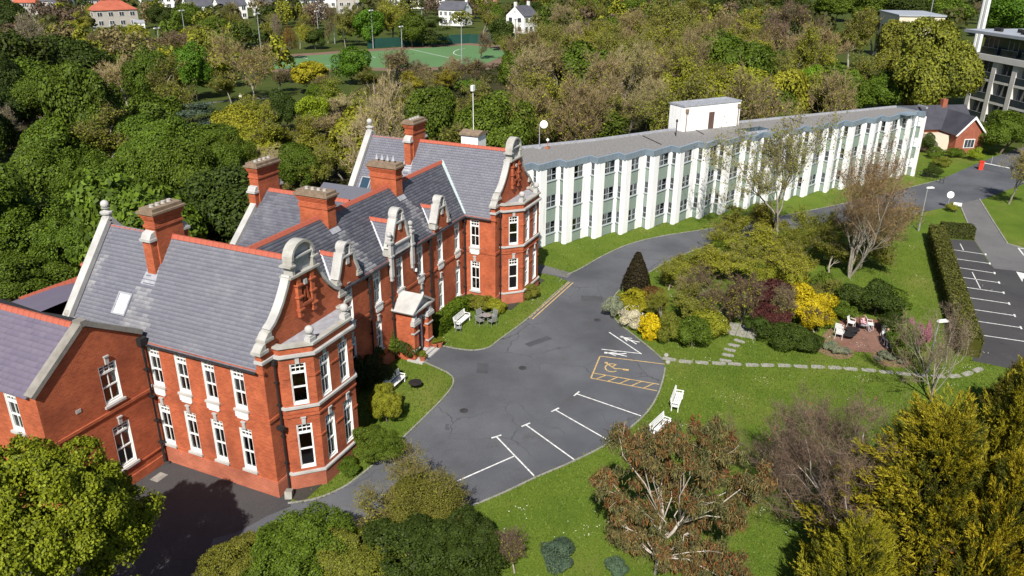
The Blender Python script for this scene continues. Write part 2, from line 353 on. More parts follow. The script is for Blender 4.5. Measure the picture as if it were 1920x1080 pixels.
# ---------------- the two gabled wings (near one at x=0, far one at x=S)
def wing(X, near):
    mb = MB(); pl = MB(); ybk = 14.6
    ys = [7.93, 5.92, 3.91, 1.85] if near else [1.92]
    ycap = ybk if near else YB
    # long side facing -x
    holes = []
    for y in ys:
        holes += [(y-WW/2, y+WW/2, LO_Z, LO_Z+LO_H), (y-WW/2, y+WW/2, UP_Z, UP_Z+UP_H)]
        window((X, y, UP_Z), math.pi/2, WW, UP_H, BRK, key=False, apron=True, blind=.62 if near else .0, cols=2)
        window((X, y, LO_Z), math.pi/2, WW, LO_H, BRK, blind=(.22 if near and y in (7.93, 3.91) else 0))
    wall(mb, (X, 0, 0), (X, ybk, 0), 0, HE, holes, (1, 0, 0))
    mb.poly([(X+W, 0, 0), (X+W, ybk, 0), (X+W, ybk, HE), (X+W, 0, HE)])
    mb.poly([(X, ybk, 0), (X+W, ybk, 0), (X+W, ybk, HE), (X+W/2, ybk, HR), (X, ybk, HE)])
    mb.poly([(X, 0, 0), (X+W, 0, 0), (X+W, 0, HE+.35), (X, 0, HE+.35)])
    mb.build('wall', M['brick'], BRK)
    # corner buttress strip, plinth and string courses
    y_end = 8.46 if near else YB
    m = MB(); m.box(X-.09, X-.002, -.09, y_end, -.05, .92); m.box(X-.06, X-.002, -.06, y_end, .923, 1.0)
    m.box(X-.002, X+.95, -.09, -.002, -.05, .92); m.box(X-.002, X+.95, -.06, -.002, .923, 1.0)
    m.build('plinth', M['brick_old'], BRK)
    m = MB(); m.box(X-.07, X-.002, -.07, y_end, 4.86, 5.05); m.box(X-.002, X+.95, -.07, -.002, 4.86, 5.05)
    m.box(X-.045, X-.002, -.045, y_end, 4.80, 4.857)
    m.box(X-.10, X-.002, -.10, y_end, HE-.22, HE-.04)
    m.build('string_course', M['brick'], BRK)
    # canted bay
    B = [(X+.95, -.35), (X+2.15, -1.62), (X+5.63, -1.62), (X+6.83, -.35)]
    mb = MB(); ZT = 9.0
    mb.poly([(X+.95, 0, 0), (X+.95, -.35, 0), (X+.95, -.35, ZT), (X+.95, 0, ZT)])
    mb.poly([(X+6.83, 0, 0), (X+6.83, -.35, 0), (X+6.83, -.35, ZT), (X+6.83, 0, ZT)])
    for k in range(3):
        a, b = Vector((*B[k], 0)), Vector((*B[k+1], 0)); L = (b-a).length; d = (b-a)/L; nin = Vector((-d.y, d.x, 0))
        cs = [L/2] if k != 1 else [L*.255, L*.745]; w = .84; holes = []
        rz = math.atan2(d.y, d.x)+math.pi
        for c in cs:
            holes += [(c-w/2, c+w/2, 1.28, 4.2), (c-w/2, c+w/2, 5.45, 8.0)]
            p = a+d*c
            window((p.x, p.y, 1.28), rz, w, 2.92, BRK, top=.6, cols=1 if k != 1 else 2, sill=False)
            window((p.x, p.y, 5.45), rz, w, 2.55, BRK, top=.58, cols=1 if k != 1 else 2, sill=False)
        wall(mb, a, b, 0, ZT, holes, nin)
    mb.build('bay_wall', M['brick'], BRK)
    def band(m, z0, z1, out, xtra=0, o0=0.002):
        pts = [Vector((X+.95-xtra, 0)), Vector(B[0]), Vector(B[1]), Vector(B[2]), Vector(B[3]), Vector((X+6.83+xtra, 0))]
        pts[0].x = B[0][0]; pts[-1].x = B[3][0]
        def offs(o):
            r = []
            for i, p in enumerate(pts):
                d1 = (p-pts[i-1]).normalized() if i else (pts[1]-pts[0]).normalized()
                d2 = (pts[i+1]-p).normalized() if i < len(pts)-1 else d1
                n1 = Vector((d1.y, -d1.x)); n2 = Vector((d2.y, -d2.x)); bb = (n1+n2).normalized()
                r.append(p+bb*(o/max(.3, bb.dot(n1))))
            return r
        o_, i_ = offs(out), offs(o0)
        for k in range(len(pts)-1):
            q = [i_[k], o_[k], o_[k+1], i_[k+1]]
            m.prism([(0, 0)]*0 or [(v.x, v.y) for v in q], lambda a, b, d: (a, b, d), z0, z1)
    m = MB(); band(m, -.05, .95, .09); m.build('bay_plinth', M['brick_old'], BRK)
    for q in ((1.0, 1.12, .16), (5.26, 5.40, .14)): m = MB(); band(m, *q); m.build('bay_sill', M['stone'], BRK)
    for q in ((4.70, 4.82, .07), (4.9, 5.2, .035)): m = MB(); band(m, *q); m.build('bay_string_course', M['brick'], BRK)
    for k in range(3):
        a, b = Vector(B[k]), Vector(B[k+1]); L = (b-a).length; d = (b-a)/L; nn = Vector((d.y, -d.x))
        cuts = [0.0]+[v for c in ([L/2] if k != 1 else [L*.255, L*.745]) for v in (c-.5, c+.5)]+[L]
        for u0, u1 in zip(cuts[::2], cuts[1::2]):
            for z0 in (3.25, 7.12):
                m = MB(); P4 = [a+d*u0+nn*.002, a+d*u0+nn*.05, a+d*u1+nn*.05, a+d*u1+nn*.002]; m.prism([(v.x, v.y) for v in P4], lambda x, y, z: (x, y, z), z0, z0+.11); m.build('bay_band', M['brick'], BRK)
    m = MB(); band(m, 8.36, 8.46, .10); band(m, 8.463, 8.60, .20); m.build('bay_cornice', M['stone'], BRK)
    m = MB(); band(m, 9.0, 9.13, .12, o0=-.30); m.build('bay_coping', M['stone_lichen'], BRK)
    m = MB(); m.poly([(X+.97, 0, 8.93), (X+.97, -.33, 8.93), (X+2.16, -1.6, 8.93), (X+5.62, -1.6, 8.93), (X+6.81, -.33, 8.93), (X+6.81, 0, 8.93)]); m.build('bay_roof', M['lead'], BRK)
    for bx, by in ((X+2.3, -1.40), (X+5.45, -1.40)):
        m = MB(); m.box(-.25, .25, -.2, .2, 0, .22); m.box(-.19, .19, -.15, .15, .223, .34); m.lathe([(.12, .34), (.09, .40), (.16, .44)], n=10); m.ball((0, 0, .64), .25, 14, 9)
        m.build('ball_finial', M['stone'], BRK, loc=(bx, by, 9.13))
    # gable front with curved coping and round pediment
    c = X+W/2; fr = lambda a, b, d: (c+a, d, b)
    half = [(-3.9, 8.6), (-3.9, 9.0), (-3.5, 9.05), (-3.5, 9.45), (-3.0, 9.9), (-2.62, 10.15), (-2.2, 10.55), (-1.75, 11.1), (-1.35, 11.7), (-1.05, 12.25), (-1.0, 12.3)]
    poly = half+[(-.95, 12.35), (.95, 12.35)]+[(-a, b) for a, b in half[::-1]]
    m = MB(); m.prism(poly, fr, 0.003, .42); m.build('gable_wall', M['brick'], BRK)
    m = MB(); m.box(c-4.02, c-2.9, -.12, .44, HE+.36, HE+.52); m.box(c+2.9, c+4.02, -.12, .44, HE+.36, HE+.52); m.build('cornice', M['stone'], BRK)
    for s in (-1, 1):
        k2 = [(s*a, b) for a, b in ((-3.05, 10.02), (-2.62, 10.27), (-2.2, 10.67), (-1.75, 11.22), (-1.35, 11.82), (-1.02, 12.42))]
        if s > 0: k2 = k2[::-1]
        m = MB(); m.ribbon(k2, .17, fr, -.11, .42); m.build('gable_coping', M['stone'], BRK)
        m = MB()
        m.box(*sorted((c+s*4.10, c+s*3.40)), -.14, .50, 9.02, 9.20); m.prism([(s*4.05, 9.2), (s*3.55, 9.2), (s*3.55, 9.55), (s*3.75, 9.5)][::s], fr, -.10, .47)
        m.box(*sorted((c+s*3.62, c+s*2.92)), -.14, .50, 9.56, 9.72); m.prism([(s*3.58, 9.72), (s*3.0, 9.72), (s*3.0, 10.08), (s*3.25, 10.02)][::s], fr, -.10, .47)
        m.build('kneeler', M['stone_lichen'], BRK)
    m = MB()                                       # round headed pediment
    ang = [math.pi*k/14 for k in range(15)]
    ring = [(.98*math.cos(t), 13.24+.92*math.sin(t)) for t in ang]+[(.82*math.cos(t), 13.24+.77*math.sin(t)) for t in ang[::-1]]
    m.prism(ring, fr, -.22, .44)
    for s in (-1, 1): m.box(*sorted((c+s*.98, c+s*.78)), -.18, .42, 12.40, 13.24); m.box(*sorted((c+s*1.22, c+s*.74)), -.26, .52, 12.9, 13.0)
    m.box(c-1.25, c+1.25, -.26, .52, 12.28, 12.40)
    m.build('pediment', M['stone_lichen'], BRK)
    m = MB(); m.prism([(.81*math.cos(t), 13.24+.76*math.sin(t)) for t in ang]+[(-.77, 12.41), (.77, 12.41)], fr, .05, .40); m.build('tympanum', M['lead'], BRK)
    m = MB(); m.box(c-.82, c+.82, -.16, .04, 13.26, 13.36); m.build('pediment_bar', M['stone'], BRK)
    m = MB()
    for s in (-1, 1):
        m.box(*sorted((c+s*.72, c+s*.42)), -.20, -.002, 9.85, 12.26)
        for z in (10.25, 11.0, 11.7): m.box(*sorted((c+s*.80, c+s*.34)), -.27, -.004, z, z+.10)
        m.prism([(s*.42, 10.3), (s*.10, 10.75), (s*.02, 11.4), (s*.12, 11.4), (s*.24, 10.8), (s*.42, 10.55)][::s], fr, -.16, -.002)
    m.box(c-.42, c+.42, -.22, -.006, 10.42, 10.58); m.box(c-.42, c+.42, -.14, -.006, 11.55, 11.66)
    m.build('brick_strapwork', M['brick'], BRK)
    m = MB(); m.box(c-.12, c+.12, -.2, -.003, 11.62, 11.9); m.build('keystone', M['stone'], BRK)
    m = MB(); m.box(X+.004, X+.5, .004, .418, HE-.25, HE+.62); m.box(X+W-.5, X+W-.004, .004, .418, HE-.25, HE+.62); m.build('gable_shoulder', M['brick'], BRK)
    # back gable: straight coping and ball finial
    fb = lambda a, b, d: (c+a, ybk+d, b)
    m = MB()
    for s in (-1, 1):
        k2 = [(s*4.1, HE-.1+.45), (s*.15, HR+.42)]
        if s > 0: k2 = k2[::-1]
        m.ribbon(k2, .30, fb, -.38, .18)
    m.build('gable_coping', M['stone'], BRK)
    m = MB(); m.lathe([(.30, 0), (.26, .5), (.36, .55), (.36, .66), (.16, .72), (.13, .86), (.26, .9)], n=10); m.ball((0, 0, 1.12), .25, 14, 9)
    m.build('ball_finial', M['stone'], BRK, smooth=False, loc=(c, ybk-.1, HR+.1))
    m = MB(); m.box(X-.2, X+.35, ybk-.45, ybk+.22, HE-.5, HE+.02); m.box(X-.3, X+.4, ybk-.5, ybk+.26, HE+.023, HE+.25); m.ball((X+.05, ybk-.12, HE+.45), .25); m.build('kneeler', M['stone_lichen'], BRK)
    # roof slopes
    u = Vector((W/2, 0, HR-HE)).normalized(); sl = Vector((W/2, 0, HR-HE)).length; ov = .22
    y0, y1 = .42, ybk-.2
    if near:
        slates((X-u.x*ov, y0, HE-u.z*ov), (0, 1, 0), u, [(0, 0), (y1-y0, 0), (y1-y0, sl+ov), (0, sl+ov)], M['slate'], parent=BRK, seed=3, pale=[[(7.9, -.1), (10.3, -.1), (9.9, 3.2), (8.7, 3.2)], [(13.3, 2.2), (13.9, 2.2), (13.9, 4.5), (13.5, 4.5)]])
    else:
        slates((X-u.x*ov, y0, HE-u.z*ov), (0, 1, 0), u, [(0, 0), (YB-.2-y0, 0), (YM-y0, (HM-HE)/(HR-HE)*sl+ov), (ybk-6.5-y0, ov), (y1-y0, 0), (y1-y0, sl+ov), (0, sl+ov)], M['slate'], parent=BRK, seed=4, pale=[[(7.7, .2), (10.1, .2), (9.8, 3.4), (8.6, 3.4)]])
    u2 = Vector((-u.x, 0, u.z)); r2 = MB()
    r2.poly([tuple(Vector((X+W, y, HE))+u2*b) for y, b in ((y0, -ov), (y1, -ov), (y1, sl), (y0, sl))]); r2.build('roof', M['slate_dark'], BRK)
    ridge((c, y0, HR+.03), (c, 9.2, HR+.03), BRK); ridge((c, 10.1, HR-.1), (c, y1, HR-.1), BRK)
    # gutter and flashing
    m = MB(); m.tube([(X-.22, .3, HE-.16), (X-.22, (y_end if near else YB+.1), HE-.16)], .07, 6); m.build('gutter', M['black'], BRK)
    m = MB(); m.tube([(X+.75, -.13, 8.2), (X+.75, -.13, .1)], .065, 8); m.box(X+.62, X+.88, -.24, -.02, 8.1, 8.4)
    for z in (1.8, 3.6, 5.6, 7.0): m.box(X+.66, X+.84, -.21, -.01, z, z+.07)
    m.build('downpipe', M['black'], BRK)
    # ridge chimney on its cross wall
    chimney((c-.15, 9.65), 2.0, .82, HR-2.4, 14.75, True, X)
def chimney(cxy, lx, ly, z0, z1, shoulder, X=0, pots=4, cowl=False):
    x, y = cxy
    m = MB(); m.box(-lx/2, lx/2, -ly/2, ly/2, z0, z1-1.0)
    for k, (o, h) in enumerate(((.06, .16), (.0, .30), (.05, .10), (.10, .12), (.15, .16))):
        zz = z1-1.0+sum(q[1] for q in ((.06, .16), (.0, .30), (.05, .10), (.10, .12), (.15, .16))[:k])
        m.box(-lx/2-o, lx/2+o, -ly/2-o, ly/2+o, zz+.002, zz+h)
    ch = m.build('chimney', M['brick'], BRK, loc=(x, y, 0))
    m = MB(); m.box(-lx/2-.24, lx/2+.24, -ly/2-.24, ly/2+.24, z1-.155, z1-.03); m.box(-lx/2-.10, lx/2+.10, -ly/2-.10, ly/2+.10, z1-.027, z1+.17)
    m.build('chimney_cap', M['cap'], ch)
    for k in range(pots):
        t = (k+.5)/pots-.5; ox, oy = (t*lx*.85, 0) if lx > ly else (0, t*ly*.85)
        m = MB(); m.lathe([(.15, 0), (.12, .03), (.11, .10), (.13, .12), (.12, .14)], n=8); m.build('chimney_pot', M['stone_lichen'] if not cowl else M['cap'], ch, loc=(ox, oy, z1+.17))
        if cowl:
            m = MB(); m.lathe([(.17, 0), (.02, .42)], n=6); m.build('chimney_cowl', M['lead'], ch, loc=(ox, oy, z1+.31))
    if shoulder:
        for s in (-1, 1):
            m = MB(); xa = s*(lx/2); xb = s*(lx/2+.42)
            m.box(*sorted((xa, xb)), -ly*.38, ly*.38, z0-1.0, HR+.05); m.build('chimney_shoulder', M['brick'], ch)
            m = MB(); m.box(*sorted((xa, s*(lx/2+.54))), -ly*.5, ly*.5, HR+.053, HR+.20); m.prism([(s*lx/2, HR+.2), (s*(lx/2+.48), HR+.2), (s*(lx/2+.3), HR+.5), (s*lx/2, HR+.6)][::s], lambda a, b, d: (a, d, b), -ly*.42, ly*.42)
            m.build('shoulder_stone', M['stone'], ch)
    return ch
wing(0.0, True); wing(S, False)
# lead apron below the chimneys on the wing slopes
def slope_patch(X, y0, y1, x0, x1, mat, name, lift=.05):
    m = MB(); m.poly([(X+x0, y0, HE+x0*SL+lift), (X+x0, y1, HE+x0*SL+lift), (X+x1, y1-.15, HE+x1*SL+lift), (X+x1, y0+.15, HE+x1*SL+lift)]); m.build(name, mat, BRK)
for X in (0, S): slope_patch(X, 9.15, 10.25, 1.9, 2.6, M['lead'], 'flashing')
def skylight(X, yc, xc, glassdark):
    u = Vector((1, 0, SL)).normalized(); e = Vector((0, 1, 0)); n = Vector((-u.z, 0, u.x)); o = Vector((X+xc, yc, HE+xc*SL))
    fr = lambda a, b, d: tuple(o+e*a+u*b+n*d)
    w, h = .52, .68; m = MB()
    for q in ((-w, -w+.1, -h, h), (w-.1, w, -h, h), (-w+.1, w-.1, -h, -h+.1), (-w+.1, w-.1, h-.1, h)):
        m.prism([(q[0], q[2]), (q[1], q[2]), (q[1], q[3]), (q[0], q[3])], fr, -.02, .14)
    k = m.build('roof_window', M['lead'], BRK)
    g = MB(); g.poly([fr(-w+.1, -h+.1, .09), fr(w-.1, -h+.1, .09), fr(w-.1, h-.1, .09), fr(-w+.1, h-.1, .09)]); g.build('pane', M['skyglass'] if not glassdark else M['skyglass_dark'], k)
M['skyglass'] = plain('roof window over a white blind', (.62, .68, .72), (.55, .61, .66), 1, .12, spec=.8)
M['skyglass_dark'] = plain('dark roof window glass', (.03, .06, .09), (.025, .05, .08), 1, .08, spec=.8)
p = onplane(231, 570, (0, 0, HE), (-SL, 0, 1)); skylight(0, p.y, p.x, False)
p = onplane(685, 345, (S, 0, HE), (-SL, 0, 1)); skylight(S, p.y, p.x-S, True)

m = MB()
for X in (0, S):
    m.poly([(X+1.5, 1.4, 0), (X+1.5, 14, 0), (X+1.5, 14, HE), (X+1.5, 1.4, HE)]); m.poly([(X+.2, 1.4, 0), (X+7.6, 1.4, 0), (X+7.6, 1.4, HE), (X+.2, 1.4, HE)]); m.poly([(X+.1, -1.5, .04), (X+7.7, -1.5, .04), (X+7.7, 14, .04), (X+.1, 14, .04)])
m.poly([(W, 4.3, 0), (S, 4.3, 0), (S, 4.3, HE), (W, 4.3, HE)]); m.poly([(W, YB+.3, .05), (S, YB+.3, .05), (S, 4.3, .05), (W, 4.3, .05)])
m.poly([(-6.6, 10, 0), (-.1, 10, 0), (-.1, 10, HE), (-6.6, 10, HE)]); m.poly([(-5.2, 8.6, 0), (-5.2, 25, 0), (-5.2, 25, HE), (-5.2, 8.6, HE)]); m.poly([(-6.6, 8.6, .04), (-.1, 8.6, .04), (-.1, 25, .04), (-6.6, 25, .04)])
for X in (0, S): m.poly([(X+.1, .1, 5.1), (X+W-.1, .1, 5.1), (X+W-.1, 14, 5.1), (X+.1, 14, 5.1)]); m.poly([(X+1.0, .05, 5.08), (X+1.0, -.3, 5.08), (X+2.2, -1.5, 5.08), (X+5.6, -1.5, 5.08), (X+6.8, -.3, 5.08), (X+6.8, .05, 5.08)])
m.poly([(W, YB+.3, 5.0), (S, YB+.3, 5.0), (S, 9.9, 5.0), (W, 9.9, 5.0)]); m.poly([(-6.6, 8.7, 5.0), (-.1, 8.7, 5.0), (-.1, 25, 5.0), (-6.6, 25, 5.0)])
o = m.build('dark_interior_sheets', M['inside'], BRK); o['kind'] = 'stuff'  # dark sheets added behind the windows to keep the rooms from looking sunlit
# ---------------- main range between the wings
m = MB(); holes = []
UPX = [11.72, 15.12, 18.12, 21.05, 24.22, 27.12]
for x in UPX:
    holes.append((x-W-.43, x-W+.43, UP_Z, UP_Z+UP_H))
    window((x, YB, UP_Z), math.pi, WW, UP_H, BRK, key=x in (11.72, 18.12, 24.22), apron=True, blind={15.12: .45, 21.05: .3, 27.12: .5}.get(x, 0))
LOX = [(11.72, .86, 1.3, 2.72), (15.0, .7, 1.7, 2.3), (21.1, .6, 2.2, 1.9), (24.2, .86, 1.1, 2.8), (27.12, .86, 1.1, 2.8)]
for x, w, z, h in LOX:
    holes.append((x-W-w/2, x-W+w/2, z, z+h)); window((x, YB, z), math.pi, w, h, BRK)
holes.append((17.5-W, 18.9-W, .35, 3.1))
wall(m, (W, YB, 0), (S, YB, 0), 0, HE, holes, (0, 1, 0))
m.poly([(W, 10.0, 0), (S, 10.0, 0), (S, 10.0, HE), (W, 10.0, HE)]);
m.build('wall', M['brick'], BRK)
m = MB(); m.box(W, S-.1, YB-.07, YB-.002, 4.86, 5.05); m.build('string_course', M['brick'], BRK); m = MB(); m.box(W, S-.1, YB-.10, YB-.002, HE-.22, HE-.04); m.build('eaves_course', M['brick'], BRK)
m = MB(); m.box(W, 16.9, YB-.09, YB-.002, -.05, .95); m.box(19.5, S-.1, YB-.09, YB-.002, -.05, .95); m.build('plinth', M['brick_old'], BRK)
u = Vector((0, YM-YB, HM-HE)).normalized(); sl = Vector((0, YM-YB, HM-HE)).length; ov = .22
xr = W/2*(HM-HE)/(HR-HE)
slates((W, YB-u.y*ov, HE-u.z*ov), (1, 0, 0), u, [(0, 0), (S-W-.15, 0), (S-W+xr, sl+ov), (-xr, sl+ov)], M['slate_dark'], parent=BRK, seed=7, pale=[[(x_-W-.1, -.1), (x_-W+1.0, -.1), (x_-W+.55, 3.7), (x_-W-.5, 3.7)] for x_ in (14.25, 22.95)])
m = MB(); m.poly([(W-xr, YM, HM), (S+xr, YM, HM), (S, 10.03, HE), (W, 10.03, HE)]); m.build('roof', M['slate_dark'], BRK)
ridge((W-xr+.3, YM, HM+.03), (S+xr-.1, YM, HM+.03), BRK)
m = MB(); m.tube([(W, YB-.24, HE-.16), (16.3, YB-.24, HE-.16)], .07, 6); m.tube([(20.0, YB-.24, HE-.16), (S-.1, YB-.24, HE-.16)], .07, 6); m.build('gutter', M['black'], BRK)
# valley flashing against the far wing
def strip3(name, a, b, w, mat, up=.06):
    a, b = Vector(a), Vector(b); d = (b-a).normalized(); s = d.cross(Vector((0, 0, 1))).normalized()*w/2; m = MB(); z = Vector((0, 0, up))
    m.poly([tuple(a-s+z), tuple(a+s+z), tuple(b+s+z), tuple(b-s+z)]); m.poly([tuple(a-s), tuple(a-s+z), tuple(b-s+z), tuple(b-s)]); m.poly([tuple(a+s), tuple(a+s+z), tuple(b+s+z), tuple(b+s)]); return m.build(name, mat, BRK)
M['copper'] = plain('pale green valley lead', (.42, .50, .50), (.36, .42, .43), 2, .6)
strip3('valley_flashing', (S+.02, YB-.15, HE+.02), (S+xr-.05, YM, HM+.06), .28, M['copper'])
for x in (14.25, 22.95):                              # pale streak of lead below the ridge chimneys
    m = MB(); m.poly([(a, b, HE+(b-YB)*SLM+.055) for a, b in ((x-.52, YM-.86), (x+.52, YM-.86), (x+.5, YM-1.15), (x-.5, YM-1.15))]); m.build('flashing', M['lead'], BRK)
    chimney((x, YM+.35), .92, 2.35, 9.2, 13.25, False, cowl=(x > 20))
# downpipes
for x in (13.95, 16.75, 22.4, 28.2):
    m = MB(); m.tube([(x, YB-.16, HE-.2), (x, YB-.16, .1)], .075, 8); m.box(x-.15, x+.15, YB-.3, YB-.03, HE-.55, HE-.25)
    for z in (1.6, 3.4, 5.1, 6.6): m.box(x-.1, x+.1, YB-.25, YB-.01, z, z+.08)
    m.build('downpipe', M['black'], BRK)
m = MB(); m.tube([(22.4, YB-.16, 4.9), (23.2, YB-.14, 4.7)], .05, 6); m.build('downpipe', M['black'], BRK)

# ---------------- gabled half dormers on the main front
def dormer(xc, hw, zt, big):
    k = zt-11.1; fr = lambda a, b, d: (xc+a, YB+d, b)
    half = [(-hw, HE-.3), (-hw, HE+.25), (-hw*.72, HE+.6), (-hw*.62, HE+1.0), (-hw*.45, HE+1.55+k*.6), (-.42, HE+2.1+k)]
    poly = half+[(-a, b) for a, b in half[::-1]]
    m = MB(); m.prism(poly, fr, -.10, .35); d = m.build('dormer_gable', M['brick'], BRK)
    for s in (-1, 1):
        k2 = [(s*a, b+.1) for a, b in ((-hw*.80, HE+.55), (-hw*.64, HE+1.0), (-hw*.5, HE+1.5+k*.6), (-.40, HE+2.2+k))]
        if s > 0: k2 = k2[::-1]
        m = MB(); m.ribbon(k2, .18, fr, -.22, .45); m.build('dormer_coping', M['stone'], d)
        m = MB(); m.box(*sorted((xc+s*(hw+.12), xc+s*(hw*.66))), YB-.24, YB+.45, HE+.26, HE+.42); m.box(*sorted((xc+s*(hw+.02), xc+s*(hw*.7))), YB-.2, YB+.4, HE+.423, HE+.62)
        m.build('kneeler', M['stone_lichen'], d)
    m = MB(); ang = [math.pi*q/10 for q in range(11)]; R = .42+.1*big; zc = HE+2.55+k
    m.prism([(R*math.cos(t), zc+R*math.sin(t)) for t in ang]+[(R*.72*math.cos(t), zc+R*.72*math.sin(t)) for t in ang[::-1]], fr, -.24, .46)
    for s in (-1, 1): m.box(*sorted((xc+s*R, xc+s*R*.62)), YB-.2, YB+.42, HE+2.1+k, zc)
    m.box(xc-R-.12, xc+R+.12, YB-.24, YB+.44, HE+2.0+k, HE+2.1+k); m.box(xc-R*.7, xc+R*.7, YB-.16, YB-.02, zc-.04, zc+.05)
    m.box(xc-.16, xc+.16, YB-.2, YB-.1, HE+1.45+k, HE+1.99+k)
    m.build('dormer_pediment', M['stone'], d)
    m = MB(); m.prism([(R*.72*math.cos(t), zc+R*.72*math.sin(t)) for t in ang]+[(-R*.62, HE+2.1+k), (R*.62, HE+2.1+k)], fr, -.02, .2); m.build('tympanum', M['lead'], d)
    # little roof running back into the main slope
    zr = HE+1.95+k; ze = HE+.15; yr = YB+(zr-HE)/SLM; ye = YB+(ze-HE)/SLM
    for s in (-1, 1):
        a = Vector((xc+s*hw, YB+.3, ze)); e = Vector((0, 1, 0)); uu = Vector((-s*hw, 0, zr-ze)); L = uu.length
        slates(a, e, uu/L, [(0, 0), (max(ye-YB-.3, .02), 0), (yr-YB-.3, L), (0, L)], M['slate'], parent=BRK, seed=11, wid=.34, exp=.2)
        strip3('valley_flashing', (xc+s*(hw+.03), ye, ze+.02), (xc+s*.02, yr+.05, zr+.03), .13, M['lead_pale'] if s < 0 else M['lead'], .07)
    ridge((xc, YB+.35, zr+.04), (xc, yr, zr+.04), BRK)
    if big:
        for s in (-1, 1):
            m = MB(); x = xc+s*hw*.93
            m.box(x-.16, x+.16, YB-.34, YB-.105, 6.75, 9.3); m.box(x-.22, x+.22, YB-.40, YB-.105, 8.3, 8.42); m.box(x-.22, x+.22, YB-.40, YB+.1, 9.303, 9.42); m.box(x-.12, x+.12, YB-.30, YB-.105, 6.45, 6.747)
            m.lathe([(.14, 9.42), (.10, 9.6), (.17, 9.66), (.09, 9.8)], (x, YB-.15, 0), 8); m.ball((x, YB-.15, 9.98), .2)
            m.build('pilaster', M['stone'], d)
        m = MB(); m.box(xc-hw*.8, xc+hw*.8, YB-.2, YB-.102, 8.35, 8.95); m.build('name_panel', M['lead'], d)
        m = MB(); m.box(xc-hw*.8, xc+hw*.8, YB-.28, YB-.102, 8.953, 9.08); m.box(xc-hw*.8, xc+hw*.8, YB-.24, YB-.102, 8.25, 8.347); m.build('panel_moulding', M['stone'], d)
dormer(11.72, 1.35, 11.1, 0); dormer(18.2, 1.55, 11.5, 1); dormer(24.45, 1.2, 10.85, 0)

# ---------------- porch
PX, PF = 18.2, 1.35
m = MB()
m.box(17.0, 17.5, PF, YB-.005, 0.0, 4.0); m.box(18.9, 19.4, PF, YB-.005, 0.0, 4.0); m.box(17.5, 18.9, PF+.05, YB-.01, 3.15, 4.0)
m.build('porch_wall', M['brick'], BRK)
for s in (-1, 1):
    for q in (0, 1):
        x = PX+s*(.82+.36*q); m = MB(); m.box(x-.14, x+.14, PF-.22-.0*q, PF-.002, .3, 3.05); m.build('porch_pier', M['brick'], BRK)
    x0, x1 = sorted((PX+s*.60, PX+s*1.40)); m = MB()
    for z in (.95, 2.35): m.box(x0, x1, PF-.28, PF-.003, z, z+.10)
    m.box(x0-.06, x1+.06, PF-.36, PF-.003, 3.05, 3.30); m.box(x0, x1, PF-.30, PF-.003, 3.303, 3.42)
    m.build('porch_band', M['stone'], BRK)
    m = MB(); m.prism([(s*1.3, 3.42), (s*.95, 3.42), (s*.9, 4.1), (s*1.05, 4.1), (s*1.12, 3.8)][::s], lambda a, b, d: (PX+a, d, b), PF-.26, PF-.01); m.build('scroll_bracket', M['stone'], BRK)
fr = lambda a, b, d: (PX+a, d, b)
m = MB(); m.prism([(-1.42, 4.0), (1.42, 4.0), (1.42, 4.15), (0, 5.0), (-1.42, 4.15)], fr, PF-.05, YB-.01); m.build('porch_gable', M['stone'], BRK)
m = MB()
for s in (-1, 1):
    k2 = [(s*1.62, 4.12), (0, 5.12)]
    if s > 0: k2 = k2[::-1]
    m.ribbon(k2, .14, fr, PF-.36, YB-.03)
m.build('porch_roof', M['stone'], BRK)
m = MB(); m.box(PX-1.5, PX+1.5, PF-.34, PF-.06, 3.98, 4.12); m.build('porch_cornice', M['stone'], BRK)
m = MB(); ang = [math.pi*q/12 for q in range(13)]
m.prism([(.82*math.cos(t), 2.75+.62*math.sin(t)) for t in ang]+[(.66*math.cos(t), 2.75+.5*math.sin(t)) for t in ang[::-1]], fr, PF-.1, PF+.2); m.build('door_arch', M['stone'], BRK)
m = MB()
for s in (-1, 1): m.box(*sorted((PX+s*.7, PX+s*.52)), PF+.3, PF+.5, .35, 3.1)
m.box(PX-.52, PX+.52, PF+.3, PF+.5, 2.55, 2.72); m.build('door_frame', M['white'], BRK)
m = MB(); m.box(PX-.52, PX+.52, PF+.36, PF+.44, .35, 2.55)
for s in (-1, 1):
    for z0, z1 in ((.5, 1.15), (1.3, 2.4)): m.box(*sorted((PX+s*.08, PX+s*.44)), PF+.33, PF+.36, z0, z1)
dr = m.build('door', M['door_blue'], BRK)
m = MB(); m.ball((PX+.1, PF+.3, 1.4), .05, 8, 4); m.build('handle', M['cap'], dr)
m = MB(); m.poly([(PX-.52, PF+.4, 2.72), (PX+.52, PF+.4, 2.72), (PX+.52, PF+.4, 3.3), (PX-.52, PF+.4, 3.3)]); m.build('fanlight', M['glass'], BRK)
for k, (y0, z) in enumerate(((.55, .12), (.85, .24), (1.1, .35))):
    m = MB(); m.box(PX-1.35+.2*k, PX+1.35-.2*k, y0, PF+.5, -.02 if k == 0 else z-.118, z); m.build('step', M['stone'], BRK)

